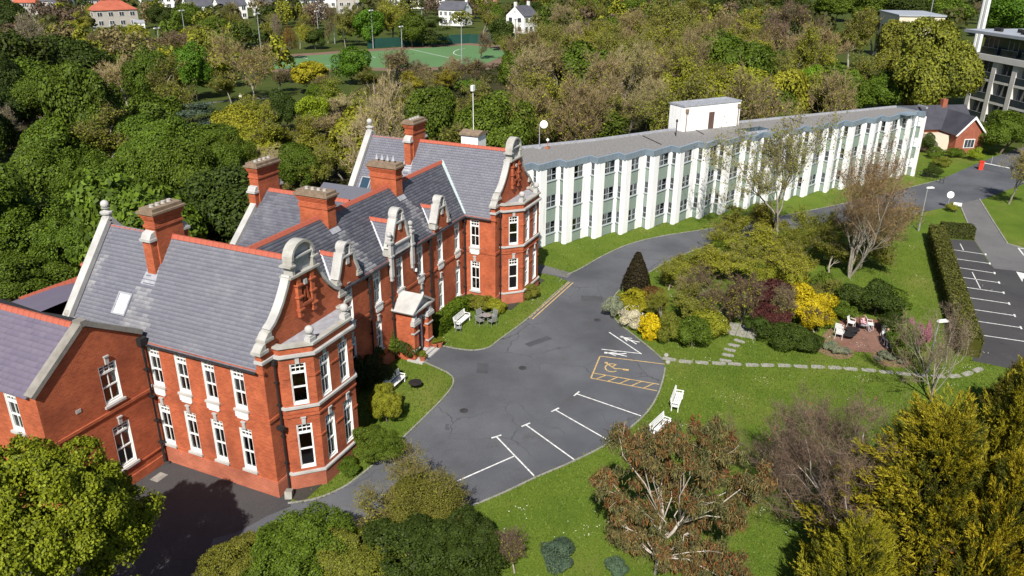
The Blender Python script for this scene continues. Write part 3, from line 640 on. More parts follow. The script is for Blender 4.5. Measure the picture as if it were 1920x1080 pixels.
# ---------------- rear cross wing with its own chimney, small rear roofs
RX = 17.9; RH = 4.0
m = MB(); m.poly([(RX-RH, 9.9, 0), (RX-RH, 14.7, 0), (RX-RH, 14.7, HE), (RX-RH, 9.9, HE)]); m.poly([(RX+RH, 9.9, 0), (RX+RH, 14.7, 0), (RX+RH, 14.7, HE), (RX+RH, 9.9, HE)])
m.poly([(RX-RH, 14.7, 0), (RX+RH, 14.7, 0), (RX+RH, 14.7, HE), (RX, 14.7, HM), (RX-RH, 14.7, HE)]); m.build('wall', M['brick'], BRK)
u = Vector((RH, 0, HM-HE)); L = u.length
slates((RX-RH, YM, HE), (0, 1, 0), u/L, [(0, L), (8.1, L), (8.1, 0), (3.5, 0)], M['slate_dark'], parent=BRK, seed=17)
m = MB(); m.poly([(RX+RH, 10.0, HE), (RX+RH, 14.6, HE), (RX, 14.6, HM), (RX, YM, HM)]); m.build('roof', M['slate_dark'], BRK)
ridge((RX, YM+.3, HM+.03), (RX, 14.1, HM+.03), BRK)
fb = lambda a, b, d: (RX+a, 14.7+d, b); m = MB()
for s in (-1, 1):
    k2 = [(s*(RH+.1), HE+.3), (s*.1, HM+.35)]
    if s > 0: k2 = k2[::-1]
    m.ribbon(k2, .28, fb, -.36, .16)
m.build('gable_coping', M['stone'], BRK)
ch = chimney((18.05, 14.65), 2.3, .85, 9.5, 13.65, False)
for s in (-1, 1):
    m = MB(); m.box(*sorted((s*1.15, s*1.55)), -.32, .32, 9.5, 11.6); m.build('chimney_shoulder', M['brick'], ch)
    m = MB(); m.box(*sorted((s*1.15, s*1.66)), -.4, .4, 11.603, 11.75); m.prism([(s*1.15, 11.75), (s*1.58, 11.75), (s*1.4, 12.05), (s*1.15, 12.1)][::s], lambda a, b, d: (a, d, b), -.36, .36); m.build('shoulder_stone', M['stone'], ch)
# lower outshot behind the far wing
m = MB(); m.box(26.0, 28.45, 11.0, 17.0, 0, 7.6); m.box(28.2, 35.8, 14.62, 18.0, 0, 7.2); m.build('wall', M['brick'], BRK)
m = MB(); m.prism([(25.8, 7.62), (28.47, 7.62), (28.47, 9.2)], lambda a, b, d: (a, d, b), 10.9, 17.2); m.prism([(14.65, 9.0), (14.65, 7.22), (18.2, 7.22)], lambda a, b, d: (d, a, b), 28.0, 36.0); m.build('roof', M['slate_dark'], BRK)
ridge((25.85, 10.9, 7.72), (28.4, 10.9, 9.25), BRK)
# red hip ridge of the lean-to behind the near wing
m = MB(); m.box(-4.0, 5.0, 14.85, 20.5, 0, 7.8); m.build('wall', M['brick'], BRK)
m = MB(); m.poly([(-4, 14.82, 9.2), (4.4, 14.82, 9.2), (2.2, 19.5, 8.4), (-4.0, 19.5, 8.4)]); m.poly([(2.2, 19.5, 8.4), (-4.0, 19.5, 8.4), (-4, 20.6, 7.8), (5, 20.6, 7.8)]); m.poly([(4.4, 14.82, 9.2), (5.1, 14.82, 7.8), (5.1, 20.6, 7.8), (2.2, 19.5, 8.4)]); m.build('roof', M['slate_purple'], BRK)
ridge((.4, 19.3, 8.5), (4.6, 18.7, 8.6), BRK)
m = MB(); m.lathe([(.1, 0), (.16, .2), (.08, .3), (.18, .5), (.06, .62), (.14, .8), (.03, .95)], n=8); m.build('terracotta_finial', M['ridge'], BRK, loc=(4.5, 18.6, 8.6))

# ---------------- gabled side block at the left
AY, AX0, AXC = 8.46, -6.75, -3.45; AE, AA, AR = 8.05, 10.45, 8.55
m = MB(); ho = []
for x, z, h in ((-2.58, 5.5, 2.35), (-2.55, 1.3, 2.75)):
    ho.append((x-AX0-.56, x-AX0+.56, z, z+h)); window((x, AY, z), math.pi, 1.12, h, BRK, cols=2, top=.5)
wall(m, (AX0, AY, 0), (0, AY, 0), 0, AE, ho, (0, 1, 0))
m.poly([(AX0, AY, AE), (0, AY, AE), (-.1, AY, AR), (AXC, AY, AA)])
ho = []
for y in (10.45, 13.2, 15.9, 18.6):
    for z, h in ((5.5, 2.3), (1.4, 2.5)):
        ho.append((y-AY-.45, y-AY+.45, z, z+h)); window((AX0, y, z), math.pi/2, .9, h, BRK, cols=2, key=False)
wall(m, (AX0, AY, 0), (AX0, 26, 0), 0, AE, ho, (1, 0, 0)); m.poly([(AX0, 26, 0), (0, 26, 0), (0, 26, AE), (AXC, 26, AA), (AX0, 26, AE)]); m.poly([(-.05, AY+.1, 0), (-.05, 26, 0), (-.05, 26, AE), (-.05, AY+.1, AE)])
m.build('wall', M['brick'], BRK)
for z0, z1, d0 in ((4.95, 5.12, .08), (1.02, 1.12, .06), (-.05, .55, .1)): m = MB(); m.box(AX0-.06, -.1, AY-d0, AY-.002, z0, z1); m.build('string_course', M['brick'], BRK)
u = Vector((AXC-AX0, 0, AA-AE)); L = u.length; un = u/L
slates((AX0-un.x*.25, AY+.4, AE-un.z*.25), (0, 1, 0), un, [(0, 0), (17.5, 0), (17.5, L+.25), (0, L+.25)], M['slate_purple'], parent=BRK, seed=21, wid=.5, exp=.32)
m = MB(); m.poly([(AXC, AY+.4, AA), (AXC, 26, AA), (.15, 26, AR-.25), (.15, AY+.4, AR-.25)]); m.build('roof', M['felt'], BRK)
ridge((AXC, AY+.75, AA+.05), (AXC, 26, AA+.05), BRK)
fa = lambda a, b, d: (a, AY+d, b); m = MB()
m.ribbon([(AX0-.25, AE+.12), (AXC, AA+.38)], .24, fa, -.14, .44); m.ribbon([(AXC, AA+.38), (-.05, AR+.25)], .26, fa, -.16, .40); m.box(AXC-.2, AXC+.2, AY-.165, AY+.41, AA+.06, AA+.385); m.build('gable_coping', M['stone_dark'], BRK)
m = MB(); m.tube([(-.32, AY-.16, 8.3), (-.32, AY-.16, .15), (-.2, AY-.4, .05)], .09, 8); m.box(-.55, -.1, AY-.36, AY-.02, 8.0, 8.45)
for z in (1.5, 3.0, 4.6, 6.4): m.box(-.45, -.19, AY-.28, AY-.01, z, z+.08)
m.build('downpipe', M['black'], BRK)
m = MB(); m.box(-4.9, -4.6, AY-.03, AY-.002, 6.0, 6.2); m.build('vent', M['stone'], BRK)
# white rendered stack and mast behind the far wing
m = MB(); p = at(885, 268, 11.0); m.box(-.85, .85, -.85, .85, 0, 13.0); wh = m.build('rendered_stack', M['render'], BRK, loc=(36.9, 6.2, 0))
m = MB(); m.box(-1.0, 1.0, -1.0, 1.0, 13.003, 13.16); m.prism([(-1.0, 13.16), (1.0, 13.16), (0, 13.4)], lambda a, b, d: (a, d, b), -1.0, 1.0); m.build('stack_cap', M['cap'], wh)
m = MB(); m.tube([(0, 0, 13.3), (0, 0, 16.9)], .035, 6); m.box(-.22, .22, -.12, .12, 16.9, 17.4); m.build('antenna', M['white'], wh)
# ================================================================== ground, drive, markings
def grass_mat(name, c1, c2, c3, sc=.25):
    m, nd, lk, b = newmat(name); b.inputs['Roughness'].default_value = .9; b.inputs['Specular IOR Level'].default_value = .1
    c, nz, tc = noise_col(nd, lk, c1, c2, sc, 8, lo=.32, hi=.68, rough=.65)
    f = N(nd, 'ShaderNodeTexNoise'); f.inputs['Scale'].default_value = 9.0; f.inputs['Detail'].default_value = 5; f.inputs['Roughness'].default_value = .8; lk.new(tc.outputs['Object'], f.inputs['Vector'])
    r = N(nd, 'ShaderNodeMapRange'); r.inputs['From Min'].default_value = .3; r.inputs['From Max'].default_value = .7; r.inputs['To Min'].default_value = .55; r.inputs['To Max'].default_value = 1.35; lk.new(f.outputs['Fac'], r.inputs['Value'])
    cb = N(nd, 'ShaderNodeCombineColor'); [lk.new(r.outputs[0], cb.inputs[k]) for k in range(3)]
    o = mix(nd, lk, c, cb.outputs[0], 1.0, 'MULTIPLY')
    g = N(nd, 'ShaderNodeTexNoise'); g.inputs['Scale'].default_value = .11; g.inputs['Detail'].default_value = 9; g.inputs['Roughness'].default_value = .7; lk.new(tc.outputs['Object'], g.inputs['Vector'])
    rr = N(nd, 'ShaderNodeMapRange'); rr.inputs['From Min'].default_value = .55; rr.inputs['From Max'].default_value = .72; rr.inputs['To Max'].default_value = .7; lk.new(g.outputs['Fac'], rr.inputs['Value'])
    lk.new(mix(nd, lk, o, rgb(*c3), rr.outputs[0]), b.inputs['Base Color'])
    bp = N(nd, 'ShaderNodeBump'); bp.inputs['Strength'].default_value = .8; bp.inputs['Distance'].default_value = .08; lk.new(f.outputs['Fac'], bp.inputs['Height']); lk.new(bp.outputs[0], b.inputs['Normal'])
    return m
def asphalt_mat(name, c1, c2, c3, patch=.12):
    m, nd, lk, b = newmat(name); b.inputs['Roughness'].default_value = .85; b.inputs['Specular IOR Level'].default_value = .25
    c, nz, tc = noise_col(nd, lk, c1, c2, patch, 8, lo=.35, hi=.66, rough=.62)
    f = N(nd, 'ShaderNodeTexNoise'); f.inputs['Scale'].default_value = 22; f.inputs['Detail'].default_value = 3; lk.new(tc.outputs['Object'], f.inputs['Vector'])
    r = N(nd, 'ShaderNodeMapRange'); r.inputs['From Min'].default_value = .3; r.inputs['From Max'].default_value = .7; r.inputs['To Min'].default_value = .72; r.inputs['To Max'].default_value = 1.3; lk.new(f.outputs['Fac'], r.inputs['Value'])
    cb = N(nd, 'ShaderNodeCombineColor'); [lk.new(r.outputs[0], cb.inputs[k]) for k in range(3)]
    o = mix(nd, lk, c, cb.outputs[0], 1.0, 'MULTIPLY')
    g = N(nd, 'ShaderNodeTexNoise'); g.inputs['Scale'].default_value = .33; g.inputs['Detail'].default_value = 10; g.inputs['Roughness'].default_value = .75; lk.new(tc.outputs['Object'], g.inputs['Vector'])
    rr = N(nd, 'ShaderNodeMapRange'); rr.inputs['From Min'].default_value = .56; rr.inputs['From Max'].default_value = .68; rr.inputs['To Max'].default_value = .75; lk.new(g.outputs['Fac'], rr.inputs['Value'])
    o = mix(nd, lk, o, rgb(*c3), rr.outputs[0])
    dv = N(nd, 'ShaderNodeVectorMath', operation='ADD'); nw = N(nd, 'ShaderNodeTexNoise'); nw.inputs['Scale'].default_value = .9; nw.inputs['Detail'].default_value = 4; lk.new(tc.outputs['Object'], nw.inputs['Vector']); lk.new(tc.outputs['Object'], dv.inputs[0]); lk.new(nw.outputs['Color'], dv.inputs[1])
    vo = N(nd, 'ShaderNodeTexVoronoi', feature='DISTANCE_TO_EDGE'); vo.inputs['Scale'].default_value = .22; lk.new(dv.outputs[0], vo.inputs['Vector'])      # hairline cracks, here and there
    ck = N(nd, 'ShaderNodeMapRange'); ck.inputs['From Min'].default_value = .0; ck.inputs['From Max'].default_value = .012; ck.inputs['To Min'].default_value = 1.0; ck.inputs['To Max'].default_value = 0.0; lk.new(vo.outputs['Distance'], ck.inputs['Value'])
    cm = N(nd, 'ShaderNodeMapRange'); cm.inputs['From Min'].default_value = .50; cm.inputs['From Max'].default_value = .60; cm.inputs['To Max'].default_value = .65; lk.new(nz.outputs['Fac'], cm.inputs['Value'])
    cx = N(nd, 'ShaderNodeMath', operation='MULTIPLY'); lk.new(ck.outputs[0], cx.inputs[0]); lk.new(cm.outputs[0], cx.inputs[1])
    lk.new(mix(nd, lk, o, rgb(c1[0]*.45, c1[1]*.45, c1[2]*.45), cx.outputs[0]), b.inputs['Base Color'])
    bp = N(nd, 'ShaderNodeBump'); bp.inputs['Strength'].default_value = .4; bp.inputs['Distance'].default_value = .02; lk.new(f.outputs['Fac'], bp.inputs['Height']); lk.new(bp.outputs[0], b.inputs['Normal'])
    return m
M['grass'] = grass_mat('lawn grass', (.078, .130, .014), (.128, .180, .024), (.19, .185, .05))
M['rough_grass'] = grass_mat('rough grass', (.042, .066, .012), (.075, .090, .020), (.08, .065, .03), .12)
M['litter'] = grass_mat('woodland floor', (.035, .040, .014), (.060, .048, .024), (.045, .065, .014), .15)
M['asphalt'] = asphalt_mat('dark asphalt', (.066, .069, .080), (.118, .122, .136), (.074, .069, .070))
M['asphalt_old'] = asphalt_mat('worn brown asphalt', (.064, .062, .064), (.050, .048, .051), (.085, .081, .081), .2)
M['asphalt_pale'] = asphalt_mat('pale worn asphalt', (.155, .15, .15), (.115, .11, .115), (.17, .165, .165), .15)
M['kerb'] = plain('concrete kerb', (.30, .29, .27), (.20, .19, .17), 1.5, .9, .3)
M['line'] = plain('white road paint', (.80, .80, .78), (.46, .46, .46), 4, .7)
M['line_y'] = plain('yellow road paint', (.62, .43, .17), (.36, .25, .12), 4, .7)
M['paving'] = plain('pale paving stone', (.33, .32, .285), (.23, .22, .195), 3, .9, .3)
M['pitch'] = plain('green sports pitch', (.085, .175, .066), (.098, .195, .076), .05, .9)
M['track'] = plain('red gravel border', (.19, .12, .085), (.15, .10, .07), .3, .95)

def smooth_line(pts, k=4):                                  # Catmull-Rom through the points
    P = [Vector(p) for p in pts]; out = []
    for i in range(len(P)-1):
        a, b, c, d = P[max(i-1, 0)], P[i], P[i+1], P[min(i+2, len(P)-1)]
        for j in range(k):
            t = j/k; out.append(.5*((2*b)+(c-a)*t+(2*a-5*b+4*c-d)*t*t+(3*b-a-3*c+d)*t*t*t))
    out.append(P[-1]); return out
def gline(px, k=4): return smooth_line([at(x, y) for x, y in px], k)
def sheet(name, pts, z, mat, parent=None):
    m = MB(); m.poly([(p[0], p[1], z) for p in pts]); o = m.build(name, mat, parent)
    if parent is None: o['kind'] = 'structure'
    return o
def strip(name, pts, w, z, mat, parent, h=None, z0=0.0):
    P = [Vector((p[0], p[1], 0)) for p in pts]; L = []; R_ = []
    for i, p in enumerate(P):
        d = (P[min(i+1, len(P)-1)]-P[max(i-1, 0)]).normalized(); n = Vector((-d.y, d.x, 0))*w/2; L.append(p+n); R_.append(p-n)
    m = MB()
    for i in range(len(P)-1):
        m.poly([(R_[i].x, R_[i].y, z), (R_[i+1].x, R_[i+1].y, z), (L[i+1].x, L[i+1].y, z), (L[i].x, L[i].y, z)])
        if h:
            for A in (L, R_): m.poly([(A[i].x, A[i].y, z0), (A[i+1].x, A[i+1].y, z0), (A[i+1].x, A[i+1].y, z), (A[i].x, A[i].y, z)])
    return m.build(name, mat, parent)
m = MB(); m.poly([(-400, -500, -.02), (1400, -500, -.02), (1400, 1300, -.02), (-400, 1300, -.02)]); GROUND = tag(m.build('ground', M['rough_grass']), kind='structure')
sheet('lawn', [(-30, -45), (120, -75), (120, -30), (99, -32), (58, 0), (47, 6), (40, 8), (-8, 8), (-30, 8)], -.004, M['grass'])
sheet('woodland_floor', [(-60, 10), (-6, 27), (40, 19), (52, 9), (75, -8), (100, -28), (135, -20), (210, 20), (190, 62), (150, 90), (112, 75), (96, 76), (78, 88), (60, 135), (0, 150), (-60, 90)], -.010, M['litter'])

# edges of the tarmac, all traced on the ground plane
E_bay = gline([(540, 944), (590, 936), (640, 916), (680, 888), (730, 845), (765, 812), (800, 778), (835, 742), (850, 718), (843, 702), (815, 688), (788, 676)])
E_mid = gline([(806, 652), (822, 648), (850, 653), (885, 657), (915, 652), (935, 638), (990, 597), (1030, 560), (1067, 528)])
E_white = gline([(1062, 516), (1090, 503), (1130, 480), (1180, 458), (1240, 443), (1330, 429), (1450, 408), (1580, 382), (1700, 353), (1760, 338)])
E_isl = gline([(1720, 400), (1600, 415), (1470, 432), (1380, 447), (1320, 463), (1262, 486), (1215, 512), (1172, 536), (1152, 556), (1146, 582), (1158, 604), (1190, 630), (1225, 658), (1244, 676)])
E_lawn = gline([(1247, 690), (1243, 712), (1230, 748), (1205, 782), (1150, 826), (1080, 863), (1010, 893), (940, 926), (880, 950), (800, 978), (700, 985), (600, 985), (500, 1000), (440, 1040), (400, 1100), (330, 1200)])
drive_pts = [Vector((-14, -16, 0)), Vector((-14, 8.5, 0)), Vector((-.05, 8.5, 0)), Vector((-.05, 0, 0)), Vector((.6, -.3, 0))]+E_bay+[Vector((17.0, 1.5, 0)), Vector((19.4, 1.5, 0))]+E_mid+[at(1040, 517), at(1010, 512), Vector((38, 4, 0)), at(1020, 497)]+E_white+[at(1840, 303), at(1905, 280), at(1960, 262), at(1990, 290), at(1920, 345), at(1842, 374), at(1800, 383)]+E_isl+E_lawn
DRIVE = sheet('driveway', drive_pts, .004, M['asphalt'])
for nm, e in (('kerb', E_bay), ('kerb', E_mid), ('kerb', E_white), ('kerb', E_isl), ('kerb', E_lawn)):
    strip('kerb', e, .11, .055, M['kerb'], DRIVE, True)
sheet('worn_yard', [(-.1, 8.38), (-.1, .2), (.55, -.4), at(545, 950), at(500, 968), at(470, 985), at(440, 1000), at(400, 1010), (-9.5, -2), (-9, 8.38)], .008, M['asphalt_old'])
sheet('side_path', [at(1012, 511), at(1064, 521), at(1073, 512), at(1022, 498)], .008, M['asphalt_pale'])

def mark(p0, p1, w=.1, mat=None, z=.010, name='marking'):
    p0, p1 = Vector(p0), Vector(p1); d = (p1-p0); d.z = 0; d.normalize(); n = Vector((-d.y, d.x, 0))*w/2
    m = MB(); m.poly([(q.x, q.y, z) for q in (p0-n, p1-n, p1+n, p0+n)]); return m.build(name, mat or M['line'], DRIVE)
for a, b in (((930, 818), (1005, 896)), ((985, 796), (1078, 863)), ((1040, 768), (1143, 827)), ((1080, 738), (1202, 780))):
    A, B = at(*a), at(*b); mark(A, B); d = (B-A).normalized(); n = Vector((-d.y, d.x, 0)); mark(A-n*.36+d*.05, A+n*.36+d*.05, .12, z=.0135)
A, B = at(835, 912), at(965, 855); mark(A, B); mark(A+Vector((.15, -.3, 0)), A-Vector((.15, -.3, 0)), .12, z=.0135)
mark(at(1142, 623), at(1203, 664)); mark(at(1128, 655), at(1200, 663), z=.0135)
Y = M['line_y']
q = [at(1125, 668), at(1247, 683), at(1108, 709), at(1236, 721), at(1232, 733)]
mark(q[0], q[1], .1, Y); mark(q[0], q[2], .1, Y, .0135); mark(q[2]+(q[0]-q[2])*.22, q[3], .1, Y, .017); mark(q[2], q[4], .1, Y)
a0, a1 = q[2]+(q[0]-q[2])*.22, q[3]; b0, b1 = q[2], q[4]
for k in range(5): t = .14+.18*k; mark(b0+(b1-b0)*(t-.06), a0+(a1-a0)*(t+.06), .1, Y, .0205)
for dx in (0, .32): mark(Vector((27.7, -3.5-dx, 0)), Vector((36.7, -3.85-dx, 0)), .11, Y)
# wheelchair symbol, drawn in the bay's own directions
ex = (q[1]-q[0]).normalized(); ey = Vector((-ex.y, ex.x, 0)); o = at(1150, 690)
def sym(pts, w=.11, mat=Y, name='wheelchair_symbol', o=o, z=.010): return strip(name, [o+ex*a+ey*b for a, b in pts], w, z, mat, DRIVE)
m_ = [(.62*math.cos(t)*.8-.1, .62*math.sin(t)) for t in [math.radians(60+k*20) for k in range(14)]]
sym(m_); sym([(-.55, .55), (-.15, .15), (.15, -.1), (.45, .0), (.9, -.05)], .12, z=.0135); sym([(.75, -.05), (1.15, -.05)], .24, z=.017); sym([(-.75, .65), (-.5, .65)], .25, z=.0205); sym([(-.1, .1), (.1, .5)], .1, z=.024)
def walker(c, e1):                                           # painted pedestrian figure
    e2 = Vector((-e1.y, e1.x, 0))
    for k, (pts, w) in enumerate((([(-.95, 0), (-.7, 0)], .26), ([(-.65, 0), (.1, .02)], .2), ([(.1, .02), (.75, .28)], .12), ([(.1, -.02), (.8, -.18)], .12), ([(-.55, .05), (-.05, .36)], .1), ([(-.55, -.05), (.0, -.34)], .1))):
        strip('pedestrian_symbol', [c+e1*a+e2*b for a, b in pts], w, .010+.0035*k, M['line'], DRIVE)
walker(at(1181, 638), (at(1195, 644)-at(1166, 632)).normalized()); walker(at(1156, 664), (at(1172, 666)-at(1140, 662)).normalized())

# car park and side road on the right
CP = lambda x, y: at(1640+x/2.571, 280+y/2.571)
CARPARK = sheet('car_park', [CP(318, 430), CP(480, 440), CP(560, 560), CP(760, 600), CP(900, 900), CP(720, 1070), CP(470, 1020), CP(478, 985), CP(440, 850), CP(390, 680), CP(340, 540)], .004, M['asphalt_old'])
ROAD2 = sheet('side_road', [CP(412, 262), CP(505, 240), CP(560, 330), CP(640, 452), CP(720, 476), CP(900, 520), CP(900, 620), CP(720, 590), CP(575, 575), CP(482, 440)], .008, M['asphalt_pale'])
strip('kerb', [CP(505, 240), CP(560, 330), CP(640, 455), CP(720, 478)], .14, .07, M['kerb'], ROAD2, True); strip('kerb', [CP(412, 270), CP(482, 435)], .14, .07, M['kerb'], ROAD2, True)
def mark2(a, b, w=.12, z=.012): o = mark(CP(*a), CP(*b), w, z=z); o.parent = CARPARK; return o
for a, b in (((335, 478), (535, 507)), ((335, 520), (555, 551)), ((357, 563), (578, 597)), ((385, 612), (600, 643)), ((402, 660), (622, 692)), ((425, 711), (648, 744)), ((442, 767), (675, 802)), ((447, 822), (705, 860)), ((475, 890), (760, 932))):
    mark2(a, b); A, B = CP(*a), CP(*b); d = (B-A).normalized(); n = Vector((-d.y, d.x, 0))
    o = mark(B-n*.3, B+n*.3, .15, z=.016); o.parent = CARPARK
mark2((470, 592), (510, 672), .09); mark2((412, 455), (428, 487), .09)
m = MB(); A, B = CP(690, 600), CP(740, 660); m.poly([(p_.x, p_.y, .014) for p_ in (CP(682, 590), CP(720, 598), CP(760, 640), CP(755, 648), CP(715, 622), CP(712, 640))]); m.build('arrow_marking', M['line'], CARPARK)
mark2((692, 476), (720, 512), .16, .014); mark2((692, 476), (730, 482), .16, .018)

# stepping stones across the lawn
PATH = tag(link('garden_path', None), kind='structure'); rnd = random.Random(5)
stone_me = []
for k in range(4):
    m = MB(); n = 9; m.prism([((.52+rnd.uniform(-.05, .05))*math.copysign(abs(math.cos(t))**.5, math.cos(t)), (.24+rnd.uniform(-.03, .03))*math.copysign(abs(math.sin(t))**.5, math.sin(t))) for t in [2*math.pi*j/12 for j in range(12)]], lambda a, b, d: (a, b, d), -.02, .04)
    me = m.mesh('stepping_stone'); me.materials.append(M['paving']); stone_me.append(me)
def stones(pts, step, sc=1.0, cross=False):
    L = gline(pts, 8); acc = 0; nxt = 0
    for a, b in zip(L, L[1:]):
        d = b-a; l = d.length
        while nxt <= acc+l:
            p = a+d*((nxt-acc)/l); o = link('stepping_stone', stone_me[rnd.randrange(4)], PATH, (p.x+rnd.uniform(-.04, .04), p.y+rnd.uniform(-.04, .04), 0), math.atan2(d.y, d.x)+(math.pi/2 if cross else 0)+rnd.uniform(-.08, .08), (sc, sc, 1)); nxt += step
        acc += l
stones([(1255, 674), (1300, 679), (1400, 684), (1500, 687), (1600, 692), (1700, 702), (1760, 706), (1800, 704), (1830, 696), (1850, 688)], 1.22)
stones([(1360, 676), (1364, 668), (1370, 655), (1382, 642), (1393, 634)], .95, .9, True)
for r_ in range(4):
    for c_ in range(3):
        m = MB(); m.box(-.28, .28, -.38, .38, -.02, .035+.004*((r_+c_) % 3)); p = at(1392, 620); m.build('paving_slab', M['paving'], PATH, loc=(p.x-.9+r_*.6, p.y-.82+c_*.8, 0))
for x, y in ((1249, 668), (1252, 681)):
    m = MB(); m.lathe([(.18, 0), (.2, .12), (.14, .22), (.05, .26)], n=9); tag(m.build('edge_stone', M['paving'], None, loc=at(x, y)), 'small pale round edge stone at the %s side of the stepping path end' % ('upper' if y < 675 else 'lower'), 'stone', 'stones marking the path end')
m = MB(); m.box(-.25, .3, -.2, .2, 0, .45); o = m.build('corner_stone', M['paving'], None, loc=(.15, -.55, 0)); o.rotation_euler = (0, .3, .5); tag(o, 'rough stone block leaning at the brick corner beside the worn yard', 'stone')
m = MB(); m.box(-.4, .4, -.3, .3, 0, .012); tag(m.build('drain_cover', M['kerb'], None, loc=(*at(298, 895).xy, .008)), 'pale rectangular drain cover in the worn yard by the downpipe', 'drain cover')

M['patch'] = asphalt_mat('newer asphalt patch', (.056, .058, .066), (.078, .080, .089), (.062, .060, .062), .5)
for k, (x, y, a, b, r) in enumerate(((905, 690, 1.6, .9, .4), (1010, 640, 2.4, .7, -.5), (760, 880, 1.9, 1.1, .9), (1110, 560, 1.2, 2.0, .3))):
    p_ = at(x, y); e1 = Vector((math.cos(r), math.sin(r), 0)); e2 = Vector((-e1.y, e1.x, 0)); m = MB(); m.poly([tuple(p_+e1*u*a/2+e2*v*b/2+Vector((0, 0, .0065))) for u, v in ((-1, -1), (1, -.9), (.95, 1), (-1, .92))]); m.build('tarmac_patch', M['patch'], DRIVE)
for x, y, nm in ((980, 690, 'in the middle of the forecourt'), (1120, 600, 'near the island tip'), (870, 770, 'near the shaded lawn')):
    m = MB(); m.lathe([(.30, 0), (.30, .004), (.27, .005)], n=16); tag(m.build('manhole_cover', M['felt'], None, loc=(*at(x, y).xy, .0055)), 'round dark manhole cover set in the tarmac '+nm, 'manhole cover')
# the sports pitch far behind
p4 = [at(470, 118), at(520, 108), at(880, 84), at(980, 92), at(900, 165), at(520, 175)]
sheet('pitch_border', [at(440, 112), at(520, 103), at(880, 80.5), at(940, 83), at(1000, 96), at(925, 130), at(470, 136)], -.006, M['track'])
PITCH_S = sheet('sports_pitch', [at(455, 118), at(520, 108), at(878, 84.5), at(925, 90), at(960, 98), at(900, 124), at(500, 130)], .0, M['pitch'])
def pl(pts, w=.25): strip('pitch_line', [at(x, y) for x, y in pts], w, .01, M['line'], PITCH_S)
pl([(681, 101), (704, 108)]); pl([(768, 92), (836, 107)]); pl([(565, 107), (577, 110)]); pl([(530, 121), (620, 123)]); pl([(850, 100), (852, 96), (860, 92.5), (872, 91)]); pl([(850, 100), (856, 103), (866, 105)]); pl([(836, 107), (905, 124)])
sheet('mown_clearing', [at(340, 200), at(470, 183), at(575, 182), at(600, 215), at(560, 262), at(500, 225), at(430, 215)], -.006, M['rough_grass'])
strip('gravel_track', gline([(330, 203), (400, 192), (460, 186), (530, 183)]), 1.3, .0, M['asphalt_pale'], GROUND)
# ================================================================== the white zigzag block
WB = thing('white_block', 'long white three-storey block with zigzag front, green panels and flat gravel roof', 'building')
M['wrender'] = plain('smooth white render', (.86, .86, .86), (.82, .82, .82), .4, .8, .06)
_m = M['wrender']; _nd, _lk = _m.node_tree.nodes, _m.node_tree.links; _b = _nd['Principled BSDF']; _src = _b.inputs['Base Color'].links[0].from_socket      # rain streaks
_tc = N(_nd, 'ShaderNodeTexCoord'); _mp = N(_nd, 'ShaderNodeMapping'); _mp.inputs['Scale'].default_value = (5, 5, .25); _lk.new(_tc.outputs['Object'], _mp.inputs[0]); _nz = N(_nd, 'ShaderNodeTexNoise'); _nz.inputs['Scale'].default_value = 1.0; _nz.inputs['Detail'].default_value = 5; _lk.new(_mp.outputs[0], _nz.inputs['Vector'])
_mr = N(_nd, 'ShaderNodeMapRange'); _mr.inputs['From Min'].default_value = .52; _mr.inputs['From Max'].default_value = .74; _mr.inputs['To Max'].default_value = .5; _lk.new(_nz.outputs['Fac'], _mr.inputs['Value']); _lk.new(mix(_nd, _lk, _src, rgb(.50, .50, .47), _mr.outputs[0]), _b.inputs['Base Color'])
M['green_panel'] = plain('sage green panel', (.235, .300, .255), (.215, .275, .235), .6, .6)
M['fascia'] = plain('blue grey metal fascia', (.235, .300, .360), (.20, .255, .31), .8, .45, spec=.5)
M['gravel'] = plain('roof gravel', (.255, .245, .24), (.155, .148, .145), 5, .95, .6, bscale=12)
M['winframe'] = plain('grey window frame', (.40, .44, .46), (.34, .38, .40), 2, .5)
M['glass_w'] = glass_mat('dark window glass', (.62, .66, .68), .05)
M['curtain'] = plain('pale curtain', (.60, .61, .60), (.42, .43, .42), 3, .9)
O_ = [(41.15, 4.55), (43.74, 2.41), (46.18, .39), (49.18, -1.95), (51.74, -4.15), (54.83, -6.38), (57.65, -8.54), (61.01, -10.79)]
p = Vector(O_[-1]); e = Vector((93.4, -34.0)); n = 11; tot = (e-p).length
for k in range(1, n+1):
    f_ = (k/n) + (.012 if k % 2 == 0 and k < n else -.006 if k < n else 0); q = p+(e-p)*f_
    q += Vector((-.59, -.81))*(.6*math.sin(math.pi*k/n)*-.6); O_.append((q.x, q.y))
O_ = [Vector((a, b, 0)) for a, b in O_]
SILLS = (1.2, 4.05, 6.92); WH = 1.33; WT = 8.3
_ww = {}
